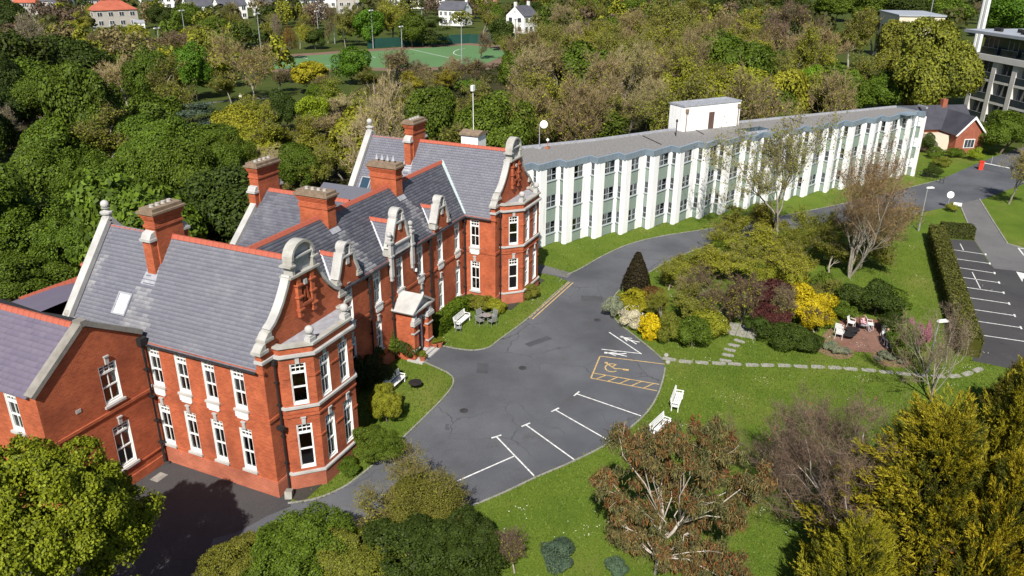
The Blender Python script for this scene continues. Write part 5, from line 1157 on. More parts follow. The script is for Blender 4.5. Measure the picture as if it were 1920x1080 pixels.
# ---- single trees one can make out behind the buildings
LW = 'in the wood behind the left wing'; CW = 'in the wood behind the brick chimneys'; WW_ = 'in the wood behind the white block'; PT = 'near the green pitch'; BK = 'beyond the pitch by the houses'
for a in (('B', 35, 125, 70, 68, 'dk2', LW), ('B', 140, 118, 62, 52, 'dk2', LW), ('B', 15, 205, 45, 50, 'dk', LW), ('B', 165, 165, 42, 38, 'mid', LW), ('N', 45, 522, 75, 52, 'mid', LW), ('F', 640, 292, 44, 44, 'olive', CW), ('F', 655, 330, 36, 34, 'olive', CW), ('W', 42, 100, 46, 62, 'grey', LW), ('W', 132, 222, 36, 30, 'grey', LW), ('W', 14, 245, 30, 42, 'grey', LW), ('W', 210, 215, 40, 26, 'tan', LW), ('W', 235, 165, 56, 44, 'tan', LW), ('B', 362, 132, 34, 50, 'green', PT),
          ('W', 468, 128, 56, 56, 'brown', PT), ('R', 581, 141, 38, 31, 'yellow', PT), ('B', 660, 122, 33, 33, 'green', PT), ('W', 742, 126, 40, 32, 'mauve', PT), ('F', 788, 158, 30, 22, 'yellow', PT), ('F', 832, 152, 24, 20, 'yellow', PT),
          ('W', 842, 132, 24, 22, 'tan', PT), ('B', 533, 205, 27, 40, 'dk2', PT), ('R', 882, 162, 28, 16, 'green', PT), ('F', 640, 192, 46, 36, 'lime', CW), ('B', 585, 212, 32, 36, 'lime', CW), ('F', 320, 140, 26, 30, 'oly', PT),
          ('C', 362, 235, 52, 42, 'blue', LW), ('B', 448, 240, 45, 42, 'oly', LW), ('B', 265, 270, 48, 62, 'mid', LW), ('B', 100, 265, 60, 55, 'mid', LW), ('B', 170, 255, 45, 45, 'mid', LW), ('N', 60, 340, 75, 75, 'mid', LW), ('N', 150, 345, 62, 70, 'mid', LW),
          ('N', 40, 450, 85, 75, 'mid', LW), ('N', 130, 455, 62, 70, 'mid', LW), ('N', 245, 345, 60, 70, 'mid', LW), ('N', 350, 335, 62, 75, 'mid', LW), ('N', 420, 330, 45, 60, 'mid', LW), ('N', 385, 410, 48, 55, 'bright', LW), ('N', 440, 300, 40, 55, 'mid', LW), ('N', 215, 420, 45, 55, 'dk2', LW),
          ('W', 520, 150, 30, 20, 'mauve', PT), ('W', 622, 160, 30, 18, 'brown', PT), ('F', 702, 152, 34, 22, 'olive', PT), ('W', 772, 140, 30, 22, 'mauve', PT), ('W', 815, 150, 28, 20, 'brown', PT), ('W', 890, 135, 34, 24, 'mauve', PT), ('B', 600, 175, 26, 18, 'mid', PT), ('F', 430, 165, 32, 26, 'olive', PT), ('F', 530, 265, 45, 50, 'oly', CW), ('F', 600, 270, 45, 45, 'oly', CW), ('F', 490, 215, 42, 32, 'oly', CW), ('F', 700, 215, 48, 42, 'olive', CW), ('F', 770, 205, 40, 40, 'olive', CW), ('W', 740, 195, 36, 34, 'tan', CW), ('B', 762, 203, 14, 18, 'bright', CW), ('F', 835, 215, 45, 45, 'olive', CW), ('F', 905, 205, 48, 48, 'olive', CW), ('F', 860, 245, 40, 35, 'oly', CW), ('F', 940, 240, 40, 45, 'oly', CW), ('N', 560, 315, 40, 45, 'mid', CW), ('F', 610, 320, 38, 40, 'olive', CW),
          ('B', 1035, 80, 36, 32, 'mid', WW_), ('F', 1150, 75, 36, 30, 'oly', WW_), ('W', 1090, 90, 45, 40, 'tan', WW_), ('F', 1265, 60, 62, 55, 'olive', WW_), ('F', 1280, 30, 38, 26, 'oly', WW_), ('W', 1190, 60, 40, 36, 'brown', WW_), ('W', 1050, 150, 62, 55, 'brown', WW_), ('W', 1130, 160, 55, 55, 'tan', WW_), ('W', 1210, 150, 45, 45, 'brown', WW_), ('F', 1000, 190, 45, 50, 'olive', WW_), ('B', 1075, 225, 36, 34, 'mid', WW_), ('F', 1130, 225, 42, 42, 'olive', WW_), ('W', 1180, 215, 45, 42, 'tan', WW_), ('B', 1255, 180, 30, 45, 'oly', WW_), ('N', 1240, 215, 34, 34, 'mid', WW_),
          ('B', 1370, 135, 42, 45, 'oly', WW_), ('F', 1330, 165, 38, 40, 'olive', WW_), ('B', 1425, 190, 42, 48, 'oly', WW_), ('W', 1500, 60, 55, 48, 'mauve', WW_), ('W', 1440, 80, 42, 38, 'mauve', WW_), ('F', 1400, 60, 40, 34, 'oly', WW_), ('W', 1540, 110, 60, 55, 'brown', WW_), ('F', 1600, 80, 50, 48, 'olive', WW_), ('F', 1640, 60, 40, 36, 'oly', WW_), ('B', 1510, 165, 32, 46, 'bright', WW_), ('B', 1555, 180, 26, 40, 'bright', WW_), ('F', 1470, 150, 40, 42, 'olive', WW_), ('F', 1610, 160, 45, 50, 'olive', WW_), ('B', 1660, 175, 42, 40, 'mid', WW_),
          ('N', 1755, 128, 78, 92, 'olive', 'beside the grey apartment block'), ('N', 1690, 110, 55, 70, 'olive', 'beside the grey apartment block'), ('N', 1725, 180, 40, 36, 'oly', 'beside the grey apartment block'), ('N', 1885, 248, 48, 38, 'mid', 'beside the brick lodge'), ('S', 1778, 247, 19, 24, 'rust', 'beside the brick lodge'), ('B', 1895, 30, 55, 36, 'green', 'behind the grey apartment block'), ('B', 1765, 18, 50, 30, 'mid', 'behind the grey apartment block'), ('B', 1700, 20, 45, 30, 'dk2', 'behind the grey apartment block'), ('B', 1640, 15, 45, 30, 'mid', 'behind the grey apartment block'), ('W', 1840, 25, 22, 18, 'mauve', 'behind the grey apartment block'), ('W', 1905, 330, 45, 50, 'brown', 'at the right edge by the side road')):
    T(*a)
# beyond the pitch, between the far houses
for a in (('B', 18, 32, 34, 34, 'dk', BK), ('B', 122, 30, 14, 18, 'dk', BK), ('F', 80, 62, 40, 22, 'olive', BK), ('F', 150, 48, 28, 22, 'oly', BK), ('B', 175, 28, 14, 18, 'oly', BK), ('F', 200, 80, 40, 24, 'olive', BK), ('W', 175, 90, 38, 26, 'brown', BK), ('F', 258, 92, 36, 26, 'olive', BK), ('W', 320, 88, 40, 26, 'mauve', BK), ('R', 319, 49, 7, 11, 'gold', BK), ('B', 300, 30, 22, 20, 'dk2', BK), ('B', 350, 35, 30, 26, 'mid', BK), ('B', 400, 55, 34, 22, 'mid', BK), ('F', 425, 38, 22, 26, 'olive', BK), ('W', 385, 70, 30, 20, 'brown', BK), ('F', 445, 62, 24, 22, 'olive', BK),
          ('F', 505, 58, 24, 28, 'olive', BK), ('W', 525, 62, 14, 30, 'grey', BK), ('F', 560, 60, 26, 28, 'oly', BK), ('W', 612, 45, 22, 32, 'mauve', BK), ('B', 590, 72, 20, 18, 'dk2', BK), ('F', 645, 50, 24, 34, 'olive', BK), ('B', 690, 50, 30, 34, 'green', BK), ('F', 735, 42, 34, 36, 'oly', BK), ('B', 772, 55, 26, 30, 'mid', BK), ('C', 818, 58, 26, 26, 'dk2', BK), ('F', 720, 20, 30, 20, 'olive', BK), ('F', 905, 40, 30, 32, 'olive', BK), ('B', 925, 30, 22, 26, 'mid', BK), ('B', 940, 62, 26, 28, 'dk2', BK), ('F', 945, 90, 22, 20, 'lime', BK), ('B', 1000, 18, 30, 16, 'dk2', BK), ('W', 1060, 40, 36, 26, 'tan', BK), ('F', 1110, 30, 36, 24, 'olive', BK), ('B', 1180, 20, 40, 22, 'mid', BK), ('B', 1330, 15, 40, 24, 'dk2', BK), ('F', 1420, 22, 40, 24, 'olive', BK), ('B', 1480, 12, 40, 22, 'dk2', BK), ('B', 1570, 12, 45, 24, 'mid', BK), ('W', 900, 85, 22, 22, 'mauve', BK), ('W', 540, 80, 18, 28, 'rust', BK), ('F', 1230, 8, 40, 18, 'mid', BK), ('B', 560, 8, 16, 12, 'mid', BK), ('B', 690, 4, 24, 12, 'mid', BK), ('B', 880, 6, 24, 12, 'dk2', BK), ('B', 1060, 6, 34, 14, 'mid', BK)):
    T(*a)
# ---- the rest of the wood, tree by tree on a loose grid
def inpoly(x, y, P):
    c = False; j = len(P)-1
    for i in range(len(P)):
        if (P[i][1] > y) != (P[j][1] > y) and x < (P[j][0]-P[i][0])*(y-P[i][1])/(P[j][1]-P[i][1])+P[i][0]: c = not c
        j = i
    return c
def proj(p):
    d = np.array(p)-CAM; z = d@_F; return 960+FPX*(d@_R)/z, 540-FPX*(d@_U)/z
WOOD = [(-20, 30), (5, 24), (40, 22), (56, 12), (80, -8), (102, -24), (140, -22), (215, 10), (195, 60), (150, 86), (112, 72), (96, 74), (84, 84), (70, 120), (50, 150), (0, 120)]
gx = -30.0; nfill = 0
while gx < 220:
    gy = -30.0
    while gy < 150:
        wx, wy = gx+trng.uniform(-2, 2), gy+trng.uniform(-2, 2); gy += 9.2
        if not inpoly(wx, wy, WOOD): continue
        hz = trng.uniform(5.0, 7.5); u_, v_ = proj((wx, wy, hz))
        if not (-80 < u_ < 1990 and -20 < v_ < 620): continue
        if inpoly(u_, v_, [(330, 180), (600, 170), (610, 225), (560, 268), (500, 222), (330, 215)]): continue
        if inpoly(u_, v_, [(440, 75), (1000, 72), (960, 150), (470, 165)]): continue
        s = scale_at((wx, wy, hz))
        if 310 < u_ < 625 and v_-hz*s < 222: hz = trng.uniform(2.2, 3.2); u_, v_ = proj((wx, wy, hz))
        if 310 < u_ < 625 and v_-hz*s < 190: continue
        if 600 <= u_ < 960 and v_-hz*s < 140: hz = 3.0; u_, v_ = proj((wx, wy, hz))
        if 500 <= u_ < 960 and v_-hz*s < 112: continue
        if any(abs(u_-f[0]) < f[2]*.55 and abs(v_-f[1]) < f[3]*.6 for f in FEAT): continue
        s = scale_at((wx, wy, hz)); r = trng.uniform(4.3, 6.0)*s
        if u_ < 470: kd, c = trng.choice((('N', 'mid'), ('N', 'dk2'), ('N', 'mid'), ('N', 'dk2'), ('B', 'mid'), ('F', 'olive'))); pl_ = LW
        elif u_ < 970: kd, c = trng.choice((('F', 'olive'), ('F', 'oly'), ('F', 'olive'), ('B', 'oly'), ('W', 'tan'), ('N', 'mid'))); pl_ = CW
        elif u_ < 1260: kd, c = trng.choice((('W', 'brown'), ('W', 'tan'), ('F', 'olive'), ('F', 'oly'), ('B', 'mid'))); pl_ = WW_
        else: kd, c = trng.choice((('F', 'olive'), ('F', 'oly'), ('B', 'oly'), ('W', 'brown'), ('B', 'mid'))); pl_ = WW_
        grow_thing(kd, u_, v_, r, hz*s*trng.uniform(.85, 1.0)/1.04, c, '%s %s tree' % (CN[c], D[kd]), pl_, 1.06); nfill += 1
    gx += 8.8
# gardens and copses between the wood and the far houses: too far and dense to tell apart, one mass per tone
FARW = [(40, 150), (75, 120), (92, 100), (118, 92), (150, 140), (165, 150), (235, 112), (250, 80), (215, 30), (230, -10), (330, 10), (420, 120), (300, 330), (150, 330), (60, 260)]
rg = np.random.default_rng(44); LOW = [lump_points(rg, 620, 12, .6, .38, 1.0, -.6) for _ in range(4)]; MASS = {}
gx = 30.0
while gx < 420:
    gy = -20.0
    while gy < 330:
        wx, wy = gx+trng.uniform(-4, 4), gy+trng.uniform(-4, 4); gy += 11.5
        if not inpoly(wx, wy, FARW): continue
        hz = trng.uniform(2.8, 6.0); u_, v_ = proj((wx, wy, hz)); g_ = proj((wx, wy, 0))
        if not (-30 < u_ < 1700 and 2 < v_ < 200) or inpoly(g_[0], g_[1], [(430, 98), (880, 76), (1010, 84), (930, 150), (470, 160)]): continue
        if v_ < 62 and u_ < 1060 and trng.random() < .84: continue
        tone = trng.choice(('olive', 'oly', 'mid', 'dk2', 'brown', 'mauve', 'olive', 'mid')); P_, N_ = LOW[trng.randrange(4)]; r = trng.uniform(3.2, 5.5)
        MASS.setdefault(tone, []).append((P_*np.array([r, r, hz*.95])+np.array([wx, wy, hz]), N_))
    gx += 11.0
for tone, L in MASS.items():
    P = np.vstack([a for a, b in L]); N_ = np.vstack([b for a, b in L]); V, F = leaf_quads(P, N_+rg.normal(size=P.shape)*.4, .42*(.6+.8*rg.random(len(P))), .65, rg)
    o = link('garden_trees', np_mesh('garden_trees', V, F, M['leaf'])); o.color = (*COL[tone], 1); tag(o, 'mass of far %s garden trees between the wood and the houses' % CN[tone], 'trees', kind='stuff')
# ---- far beyond: one wooded mass
rg = np.random.default_rng(3); P = []
for _ in range(520):
    a = math.radians(YAW+rg.uniform(-42, 42)); r = rg.uniform(330, 900); q = np.array([CAM[0]+math.sin(a)*r, CAM[1]+math.cos(a)*r, 0])
    if 0 < a-math.radians(YAW-40) and r < 450 and rg.random() < .5: continue
    n = 110; R = rg.uniform(4, 7.5); d = unit(rg.normal(size=(n, 3))); d[:, 2] = np.abs(d[:, 2])*1.0-.15; P.append(np.hstack([q+np.array([0, 0, R*.6])+d*R*(.8+.3*rg.random((n, 1))), d]))
P = np.vstack(P); V, F = leaf_quads(P[:, :3], P[:, 3:]+rg.normal(size=(len(P), 3))*.4, 1.1, .7, rg)
o = link('distant_woods', np_mesh('distant_woods', V, F, M['leaf'])); o.color = (.060, .066, .018, 1); tag(o, 'distant belt of mixed trees along the top of the view', 'woods', kind='stuff')
# low undergrowth under the wood, hiding the bare floor
rg = np.random.default_rng(9); P = []
for _ in range(2600):
    x_, y_ = rg.uniform(-30, 215), rg.uniform(-28, 150)
    if not inpoly(x_, y_, WOOD): continue
    u_, v_ = proj((x_, y_, 1))
    if inpoly(u_, v_, [(330, 185), (600, 170), (615, 225), (560, 275), (500, 230), (330, 220)]): continue
    n = 46; R = rg.uniform(.9, 1.9); d = unit(rg.normal(size=(n, 3))); d[:, 2] = np.abs(d[:, 2])*.8; P.append(np.hstack([np.array([x_, y_, 0])+d*R*(.75+.3*rg.random((n, 1))), d]))
P = np.vstack(P); V, F = leaf_quads(P[:, :3], P[:, 3:]+rg.normal(size=(len(P), 3))*.5, .30, .6, rg)
o = link('undergrowth', np_mesh('undergrowth', V, F, M['leaf'])); o.color = (.045, .050, .014, 1); tag(o, 'dark tangled undergrowth beneath the wood behind the buildings', 'undergrowth', kind='stuff')
# ================================================================== garden and foreground planting
def at_len(px, py, z=0): p = at(px, py, z); return p, scale_at(p)
def bare_tree(base, H, seed, bark, twigc, label, spread=.55, stems=((0, 0, 1),), leafc=None, leafn=0, levels=5, tw=.011, r0=None, up=.15, nb=(3, 4), name='tree', leaf=.07, wig=.14):
    rg = np.random.default_rng(seed); t = thing(name, label, 'tree', base); br = []
    for d in stems: br += branches(rg, (0, 0, -.1), d, H/2.15, r0 or H*.022, levels, nb, spread, up, .62, .735, wig)
    link('trunk', tubes_mesh('trunk', br, bark, (0, 1, 2), 7), t)
    segs = []; wd = []; ends = []
    for pts, rad, lv in br:
        if lv >= 3:
            for a, b, r in zip(pts, pts[1:], rad): segs.append((a, b)); wd.append(max(r, tw*.6))
        if lv >= levels-1: ends += pts[1:]
    V, F = ribbons(np.array(segs), np.array(wd), rg)
    ends = np.array(ends); n = min(len(ends)*2, 20000); i = rg.integers(0, len(ends), n); d = unit(rg.normal(size=(n, 3))+np.array([0, 0, .7]))
    V2, F2 = ribbons(np.stack([ends[i], ends[i]+d*rg.uniform(.15, .5, (n, 1))], 1), np.full(n, tw*.55), rg)
    o = link('twigs', np_mesh('twigs', np.vstack([V, V2]), np.vstack([F, F2+len(V)]), M['twig']), t); o.color = (*twigc, 1)
    if leafn:
        i = rg.integers(0, len(ends), leafn); q = ends[i]+rg.normal(size=(leafn, 3))*.12
        V, F = leaf_quads(q, rg.normal(size=q.shape)+np.array([0, 0, .5]), leaf*(.6+.8*rg.random(leafn)), .6, rg); o = link('leaves', np_mesh('leaves', V, F, M['leaf']), t); o.color = (*leafc, 1)
    return t
bare_tree(at(1450, 474), 11.0, 201, M['bark_grey'], (.24, .21, .15), 'tall half-bare tree with grey trunk and yellow buds before the white block', .62, ((-.05, .0, 1),), (.20, .22, .03), 9000, leaf=.085, levels=6, r0=.20)
bare_tree(at(1592, 520), 10.0, 202, M['bark_grey'], (.23, .165, .10), 'many-stemmed bare brown tree in front of the white block end', .42, ((-.35, .25, 1), (.25, -.35, 1), (0, .1, 1), (-.2, -.3, 1), (.35, .3, 1)), (.19, .13, .04), 5200, levels=5, r0=.13, nb=(3, 4), leaf=.075)
bare_tree(at(1745, 752), 6.0, 203, M['bark_grey'], (.20, .16, .12), 'leafless grey sapling cluster rising behind the golden conifers', .38, ((-.15, .1, 1), (.1, -.2, 1), (0, .25, 1)), None, 0, levels=4, r0=.07)
bare_tree(at(1640, 1090), 7.6, 204, M['bark_pale'], (.15, .11, .085), 'leafless pale branched tree leaning left over the lower lawn', .48, ((-.1, .75, 1), (.35, .6, .9), (-.4, .6, .9)), (.30, .10, .035), 160, levels=5, r0=.11, leaf=.065, up=.05)
bare_tree(at(1570, 1000), 6.2, 205, M['bark_grey'], (.125, .09, .07), 'low mauve-brown bare bush left of the golden conifers', .55, ((-.2, .8, 1), (.3, .7, 1), (-.5, .4, .8), (.1, .3, 1)), None, 0, levels=5, r0=.055, nb=(3, 4))

# eucalyptus on the lower lawn: pale sinuous limbs, each carrying a hanging clump of leaves
rg = np.random.default_rng(301); EB = at(1229, 1076); EU = thing('eucalyptus_tree', 'eucalyptus with pale limbs and drooping red-brown leaves on the lower lawn', 'tree', EB)
def near_axis(px, py, dz):                                   # where this direction passes closest to the trunk's axis
    d = ray(px, py); a = np.array(EB)[:2]-CAM[:2]; t = (a@d[:2])/(d[:2]@d[:2]); q = CAM+t*d; f = d[:2]/np.linalg.norm(d[:2]); q[:2] += f*dz; q[2] += dz*d[2]/np.linalg.norm(d[:2]); return q-np.array(EB)
CL = [(1160, 812), (1195, 850), (1230, 832), (1285, 822), (1322, 812), (1362, 838), (1148, 905), (1165, 945), (1215, 885), (1258, 880), (1300, 868), (1345, 885), (1392, 918), (1420, 905), (1175, 1000), (1230, 945), (1275, 930), (1320, 940), (1362, 965), (1195, 1045), (1160, 985), (1250, 1010), (1300, 1000), (1345, 1035), (1285, 1060), (1375, 1070), (1325, 1075), (1180, 1075), (1240, 840), (1300, 1100), (1335, 860)]
tr = MB(); tr.tube([(0, 0, -.1), (.05, -.05, 1.2), (.12, .05, 2.4), (.3, .0, 3.6), (.35, .2, 4.8)], [.14, .115, .09, .07, .04], 8); tr.tube([(.08, 0, 1.7), (.35, -.6, 2.6), (.6, -1.0, 3.6)], [.10, .08, .05], 7)
cents = []
for k, (x, y) in enumerate(CL):
    c = near_axis(x, y, rg.uniform(-1.1, 1.3)); c[2] = max(c[2], .9); cents.append(c); z0 = max(.9, c[2]*rg.uniform(.38, .6)); s0 = np.array([.12, .03, z0]) if c[1] > -.6 or z0 < 2 else np.array([.45, -.8, min(z0+.6, 3.2)])
    m1 = s0*.55+c*.45+rg.normal(size=3)*.22+np.array([0, 0, .15]); m2 = s0*.2+c*.8+rg.normal(size=3)*.2; tr.tube([tuple(s0), tuple(m1), tuple(m2), tuple(c)], [.042, .032, .022, .010], 6)
    for _ in range(4): e_ = c+rg.normal(size=3)*.4; tr.tube([tuple(m2), tuple((m2+e_)/2+rg.normal(size=3)*.08), tuple(e_)], [.014, .011, .006], 4)
me = bpy.data.meshes.new('trunk'); me.from_pydata(tr.v, [], tr.f); me.materials.append(M['bark_pale']); me.polygons.foreach_set('use_smooth', [True]*len(me.polygons)); link('trunk', me, EU)
cents = np.array(cents); sub = np.vstack([cents+rg.normal(size=cents.shape)*np.array([.42, .42, .34]) for _ in range(12)])
for k, (cc, n) in enumerate((((.135, .135, .062), 34000), ((.215, .090, .040), 15000), ((.20, .145, .068), 17000))):
    sel = sub[rg.random(len(sub)) < (.9, .45, .6)[k]]; i = rg.integers(0, len(sel), n); q = sel[i]+rg.normal(size=(n, 3))*np.array([.14, .14, .15])
    dn = unit(np.array([0, 0, -1.0])+rg.normal(size=(n, 3))*.5); S_ = np.stack([q, q+dn*rg.uniform(.11, .24, (n, 1))], 1); V, F = ribbons(S_, np.full(n, .026), rg)
    o = link('leaves', np_mesh('leaves', V, F, M['leaf']), EU); o.color = (*cc, 1)

# sycamore at the lower left
big = crown_broad('crown', 311, 95000, .0175, K=80, R0=.76, r0=.19, squash=.98, aspect=.68, jitter=.9, spread=.075, zmin=-.75, sub=14)
def big_tree(base, zc, R, Rz, c, label, mesh, rot=0.0):
    t = thing('sycamore_tree', label, 'tree', base); o = link('crown', mesh, t, (0, 0, zc), rot, (R, R, Rz)); o.color = (*c, 1); link('trunk', TRUNK[0], t, (0, 0, zc*.7), 0, (R*.7, R*.7, zc*.7)); return t
big_tree((-12.0, .9, 0), 6.9, 3.6, 4.3, (.185, .225, .014), 'big dense yellow-green sycamore at the lower left by the brick gable', big)
big_tree((-14.2, -4.9, 0), 4.6, 2.6, 2.7, (.190, .215, .016), 'smaller yellow-green tree at the bottom left corner', big, 2.0)
big_tree((-11.5, -6.6, 0), 2.6, 2.3, 2.2, (.175, .205, .016), 'low yellow-green tree at the bottom edge beside the shadowed yard', big, 4.0)

# golden conifers lower right
pl1, pl2, pl3 = crown_plume('crown', 321, 8200, 6, lean=(-.15, .45, .15)), crown_plume('crown', 322, 7200, 6, .8, lean=(-.15, .45, .15)), crown_plume('inner_sprays', 323, 6500, 6, .78, lean=(-.1, .3, .1))
def conifer(px, py, rx, ry, c, label, me, k=1.0, rot=0):
    z = 5.0
    for _ in range(8): p = at(px, py, z); s = scale_at(p); z = ry/s*1.05*k
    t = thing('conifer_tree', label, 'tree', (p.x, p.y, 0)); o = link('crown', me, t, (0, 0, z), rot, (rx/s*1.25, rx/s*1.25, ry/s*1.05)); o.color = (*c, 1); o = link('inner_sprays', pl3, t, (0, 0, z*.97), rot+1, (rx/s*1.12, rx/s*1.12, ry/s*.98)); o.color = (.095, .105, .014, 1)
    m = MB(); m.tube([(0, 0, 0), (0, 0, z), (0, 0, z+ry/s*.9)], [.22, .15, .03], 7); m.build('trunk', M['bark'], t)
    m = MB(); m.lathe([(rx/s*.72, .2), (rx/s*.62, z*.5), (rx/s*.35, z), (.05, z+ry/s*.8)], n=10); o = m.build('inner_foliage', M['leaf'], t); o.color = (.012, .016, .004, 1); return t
GC = (.28, .245, .018)
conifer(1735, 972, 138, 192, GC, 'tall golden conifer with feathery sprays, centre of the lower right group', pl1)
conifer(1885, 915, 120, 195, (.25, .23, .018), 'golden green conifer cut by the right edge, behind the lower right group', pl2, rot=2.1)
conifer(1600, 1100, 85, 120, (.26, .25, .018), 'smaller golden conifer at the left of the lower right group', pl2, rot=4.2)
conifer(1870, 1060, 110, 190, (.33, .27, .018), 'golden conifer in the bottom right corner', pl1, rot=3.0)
conifer(1908, 745, 42, 62, (.11, .10, .014), 'small dull golden conifer at the right edge below the car park', pl2, rot=1.0)

# bushes along the lower edge of the drive
LB = 'at the lower edge of the drive'
bush = [crown_broad('crown', 330+k, 34000, .022, K=46, R0=.72, r0=.24, squash=.85, jitter=.8, spread=.085) for k in range(2)]
PROTO['G'] = bush; D['G'] = 'dense leafy'
SH('G', 560, 1035, 105, 78, 'mid', LB, .9, name='shrub'); SH('G', 455, 1060, 75, 55, 'olive', LB, .9); SH('G', 790, 1045, 120, 75, 'dk2', LB, .9); SH('G', 660, 1050, 85, 62, 'olive', LB, .9); SH('G', 880, 1010, 55, 58, 'dk2', LB, .9)
tw2 = skel_tree('crown_big', 341, 10000, .020, .0034, 14000, spread=.75); ol = crown_broad('crown', 343, 38000, .0165, K=34, R0=.66, r0=.30, squash=.9, spread=.2, jitter=1.0)
t = thing('shrub', None, 'shrub', at(788, 1010))
for me, c, nm in ((tw2[0], (.17, .145, .065), 'twigs'), (tw2[1], (.185, .195, .030), 'young_leaves'), (ol, (.150, .150, .028), 'crown')): k_ = .84 if nm == 'crown' else 1.0; o = link(nm, me, t, (0, 0, 2.0), .3, (2.75*k_, 2.75*k_, 2.0*k_)); o.color = (*c, 1)
link('trunk', tw2[2], t, (0, 0, 2.0), .3, (2.75, 2.75, 2.0)); TREES.append((t, 'airy olive half-leafed big shrub', 'at the lower edge of the drive below the white line', 788))
SH('W', 965, 1045, 48, 36, 'mauve', 'on the lower lawn left of the eucalyptus', 1.0); SH('S', 1050, 1040, 38, 26, 'blue', 'on the lower lawn left of the eucalyptus', .9); SH('S', 1158, 1062, 24, 20, 'blue', 'on the lower lawn left of the eucalyptus', .9)
def spiky(px, py, n, L, label):
    t = thing('cordyline', label, 'plant', at(px, py)); rg = np.random.default_rng(int(px)); m = MB()
    for k in range(n):
        a = rg.uniform(0, 6.28); e = rg.uniform(.25, 1.3); d = np.array([math.cos(a)*math.cos(e), math.sin(a)*math.cos(e), math.sin(e)]); s = np.array([-math.sin(a), math.cos(a), 0])*.035; p0 = np.array([0, 0, .9]); p1 = p0+d*L*.55; p2 = p1+d*L*.45-np.array([0, 0, .16*L*math.cos(e)])
        m.poly([p0-s, p0+s, p1+s*1.2, p1-s*1.2]); m.poly([p1-s*1.2, p1+s*1.2, p2+s*.15, p2-s*.15])
    o = m.build('leaves', M['leaf'], t); o.color = (.17, .21, .05, 1); m = MB(); m.tube([(0, 0, 0), (0, 0, 1.0)], .09, 7); m.build('trunk', M['bark'], t)
spiky(735, 1085, 60, 1.3, 'spiky cordyline with sword leaves at the bottom edge, left one'); spiky(765, 1092, 50, 1.1, 'spiky cordyline with sword leaves at the bottom edge, right one')

# shrub bed in the island, left to right
IS = 'in the island bed'
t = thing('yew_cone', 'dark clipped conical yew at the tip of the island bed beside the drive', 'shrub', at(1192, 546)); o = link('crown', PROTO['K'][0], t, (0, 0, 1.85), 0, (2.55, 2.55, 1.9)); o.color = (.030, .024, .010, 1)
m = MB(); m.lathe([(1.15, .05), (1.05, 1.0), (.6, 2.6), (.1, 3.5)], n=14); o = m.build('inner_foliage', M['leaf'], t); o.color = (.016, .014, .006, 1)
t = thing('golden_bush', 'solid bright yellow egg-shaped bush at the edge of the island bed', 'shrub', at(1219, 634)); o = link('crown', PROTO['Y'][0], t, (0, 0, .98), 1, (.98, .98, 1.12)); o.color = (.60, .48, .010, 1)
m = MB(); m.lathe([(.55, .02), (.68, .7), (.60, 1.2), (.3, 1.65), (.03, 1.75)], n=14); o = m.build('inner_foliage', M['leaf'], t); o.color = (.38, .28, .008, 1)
for a in (('S', 1153, 572, 17, 20, 'silver'), ('S', 1193, 566, 28, 24, 'yellow'), ('S', 1222, 560, 24, 22, 'rust'), ('S', 1186, 596, 18, 16, 'white'), ('W', 1247, 585, 28, 30, 'olive'), ('S', 1256, 612, 20, 28, 'olive'), ('F', 1290, 570, 34, 32, 'olive'), ('W', 1285, 560, 30, 30, 'tan'), ('S', 1300, 622, 30, 26, 'mid'), ('S', 1335, 605, 32, 22, 'oly'), ('W', 1345, 560, 45, 40, 'mauve'), ('W', 1395, 560, 42, 42, 'mauve'), ('S', 1440, 550, 34, 28, 'maroon'), ('W', 1455, 570, 30, 32, 'mauve'), ('S', 1448, 590, 28, 22, 'maroon'), ('S', 1443, 556, 10, 10, 'bright'), ('S', 1513, 570, 34, 34, 'gold'), ('S', 1535, 595, 24, 26, 'gold'), ('W', 1530, 600, 20, 22, 'mauve'), ('S', 1480, 628, 36, 18, 'dk2'), ('S', 1515, 638, 26, 14, 'dk2'), ('S', 1420, 610, 22, 16, 'dk2'),
          ('F', 1255, 520, 30, 22, 'oly'), ('F', 1300, 500, 36, 24, 'oly'), ('F', 1350, 490, 40, 28, 'oly'), ('S', 1310, 520, 22, 16, 'mid'), ('F', 1400, 500, 40, 26, 'oly'), ('F', 1370, 455, 34, 26, 'oly'), ('F', 1420, 450, 40, 28, 'oly'), ('S', 1350, 470, 22, 18, 'mid'), ('F', 1470, 500, 42, 30, 'oly'), ('F', 1520, 500, 36, 30, 'oly'), ('S', 1490, 530, 26, 22, 'oly'), ('F', 1560, 480, 40, 30, 'olive'), ('S', 1550, 535, 26, 26, 'mid'), ('W', 1500, 455, 45, 30, 'olive'), ('F', 1620, 470, 40, 30, 'olive'), ('F', 1660, 450, 34, 26, 'brown'), ('F', 1400, 425, 40, 30, 'oly'), ('F', 1460, 425, 40, 30, 'oly'), ('W', 1530, 430, 45, 34, 'olive'), ('W', 1600, 430, 45, 36, 'brown'), ('W', 1660, 420, 40, 34, 'brown'), ('S', 1440, 520, 24, 20, 'oly'), ('S', 1600, 555, 32, 24, 'dk2'), ('S', 1645, 560, 36, 28, 'dk2'), ('S', 1680, 565, 30, 24, 'mid'), ('S', 1582, 580, 20, 18, 'mid'), ('F', 1550, 555, 24, 26, 'olive'),
          ('S', 1690, 630, 24, 28, 'mid'), ('S', 1678, 605, 20, 22, 'dk2'), ('S', 1700, 655, 20, 22, 'mid')):
    a = list(a); a[3] *= 1.22; a[4] *= 1.18; SH(*a, IS)
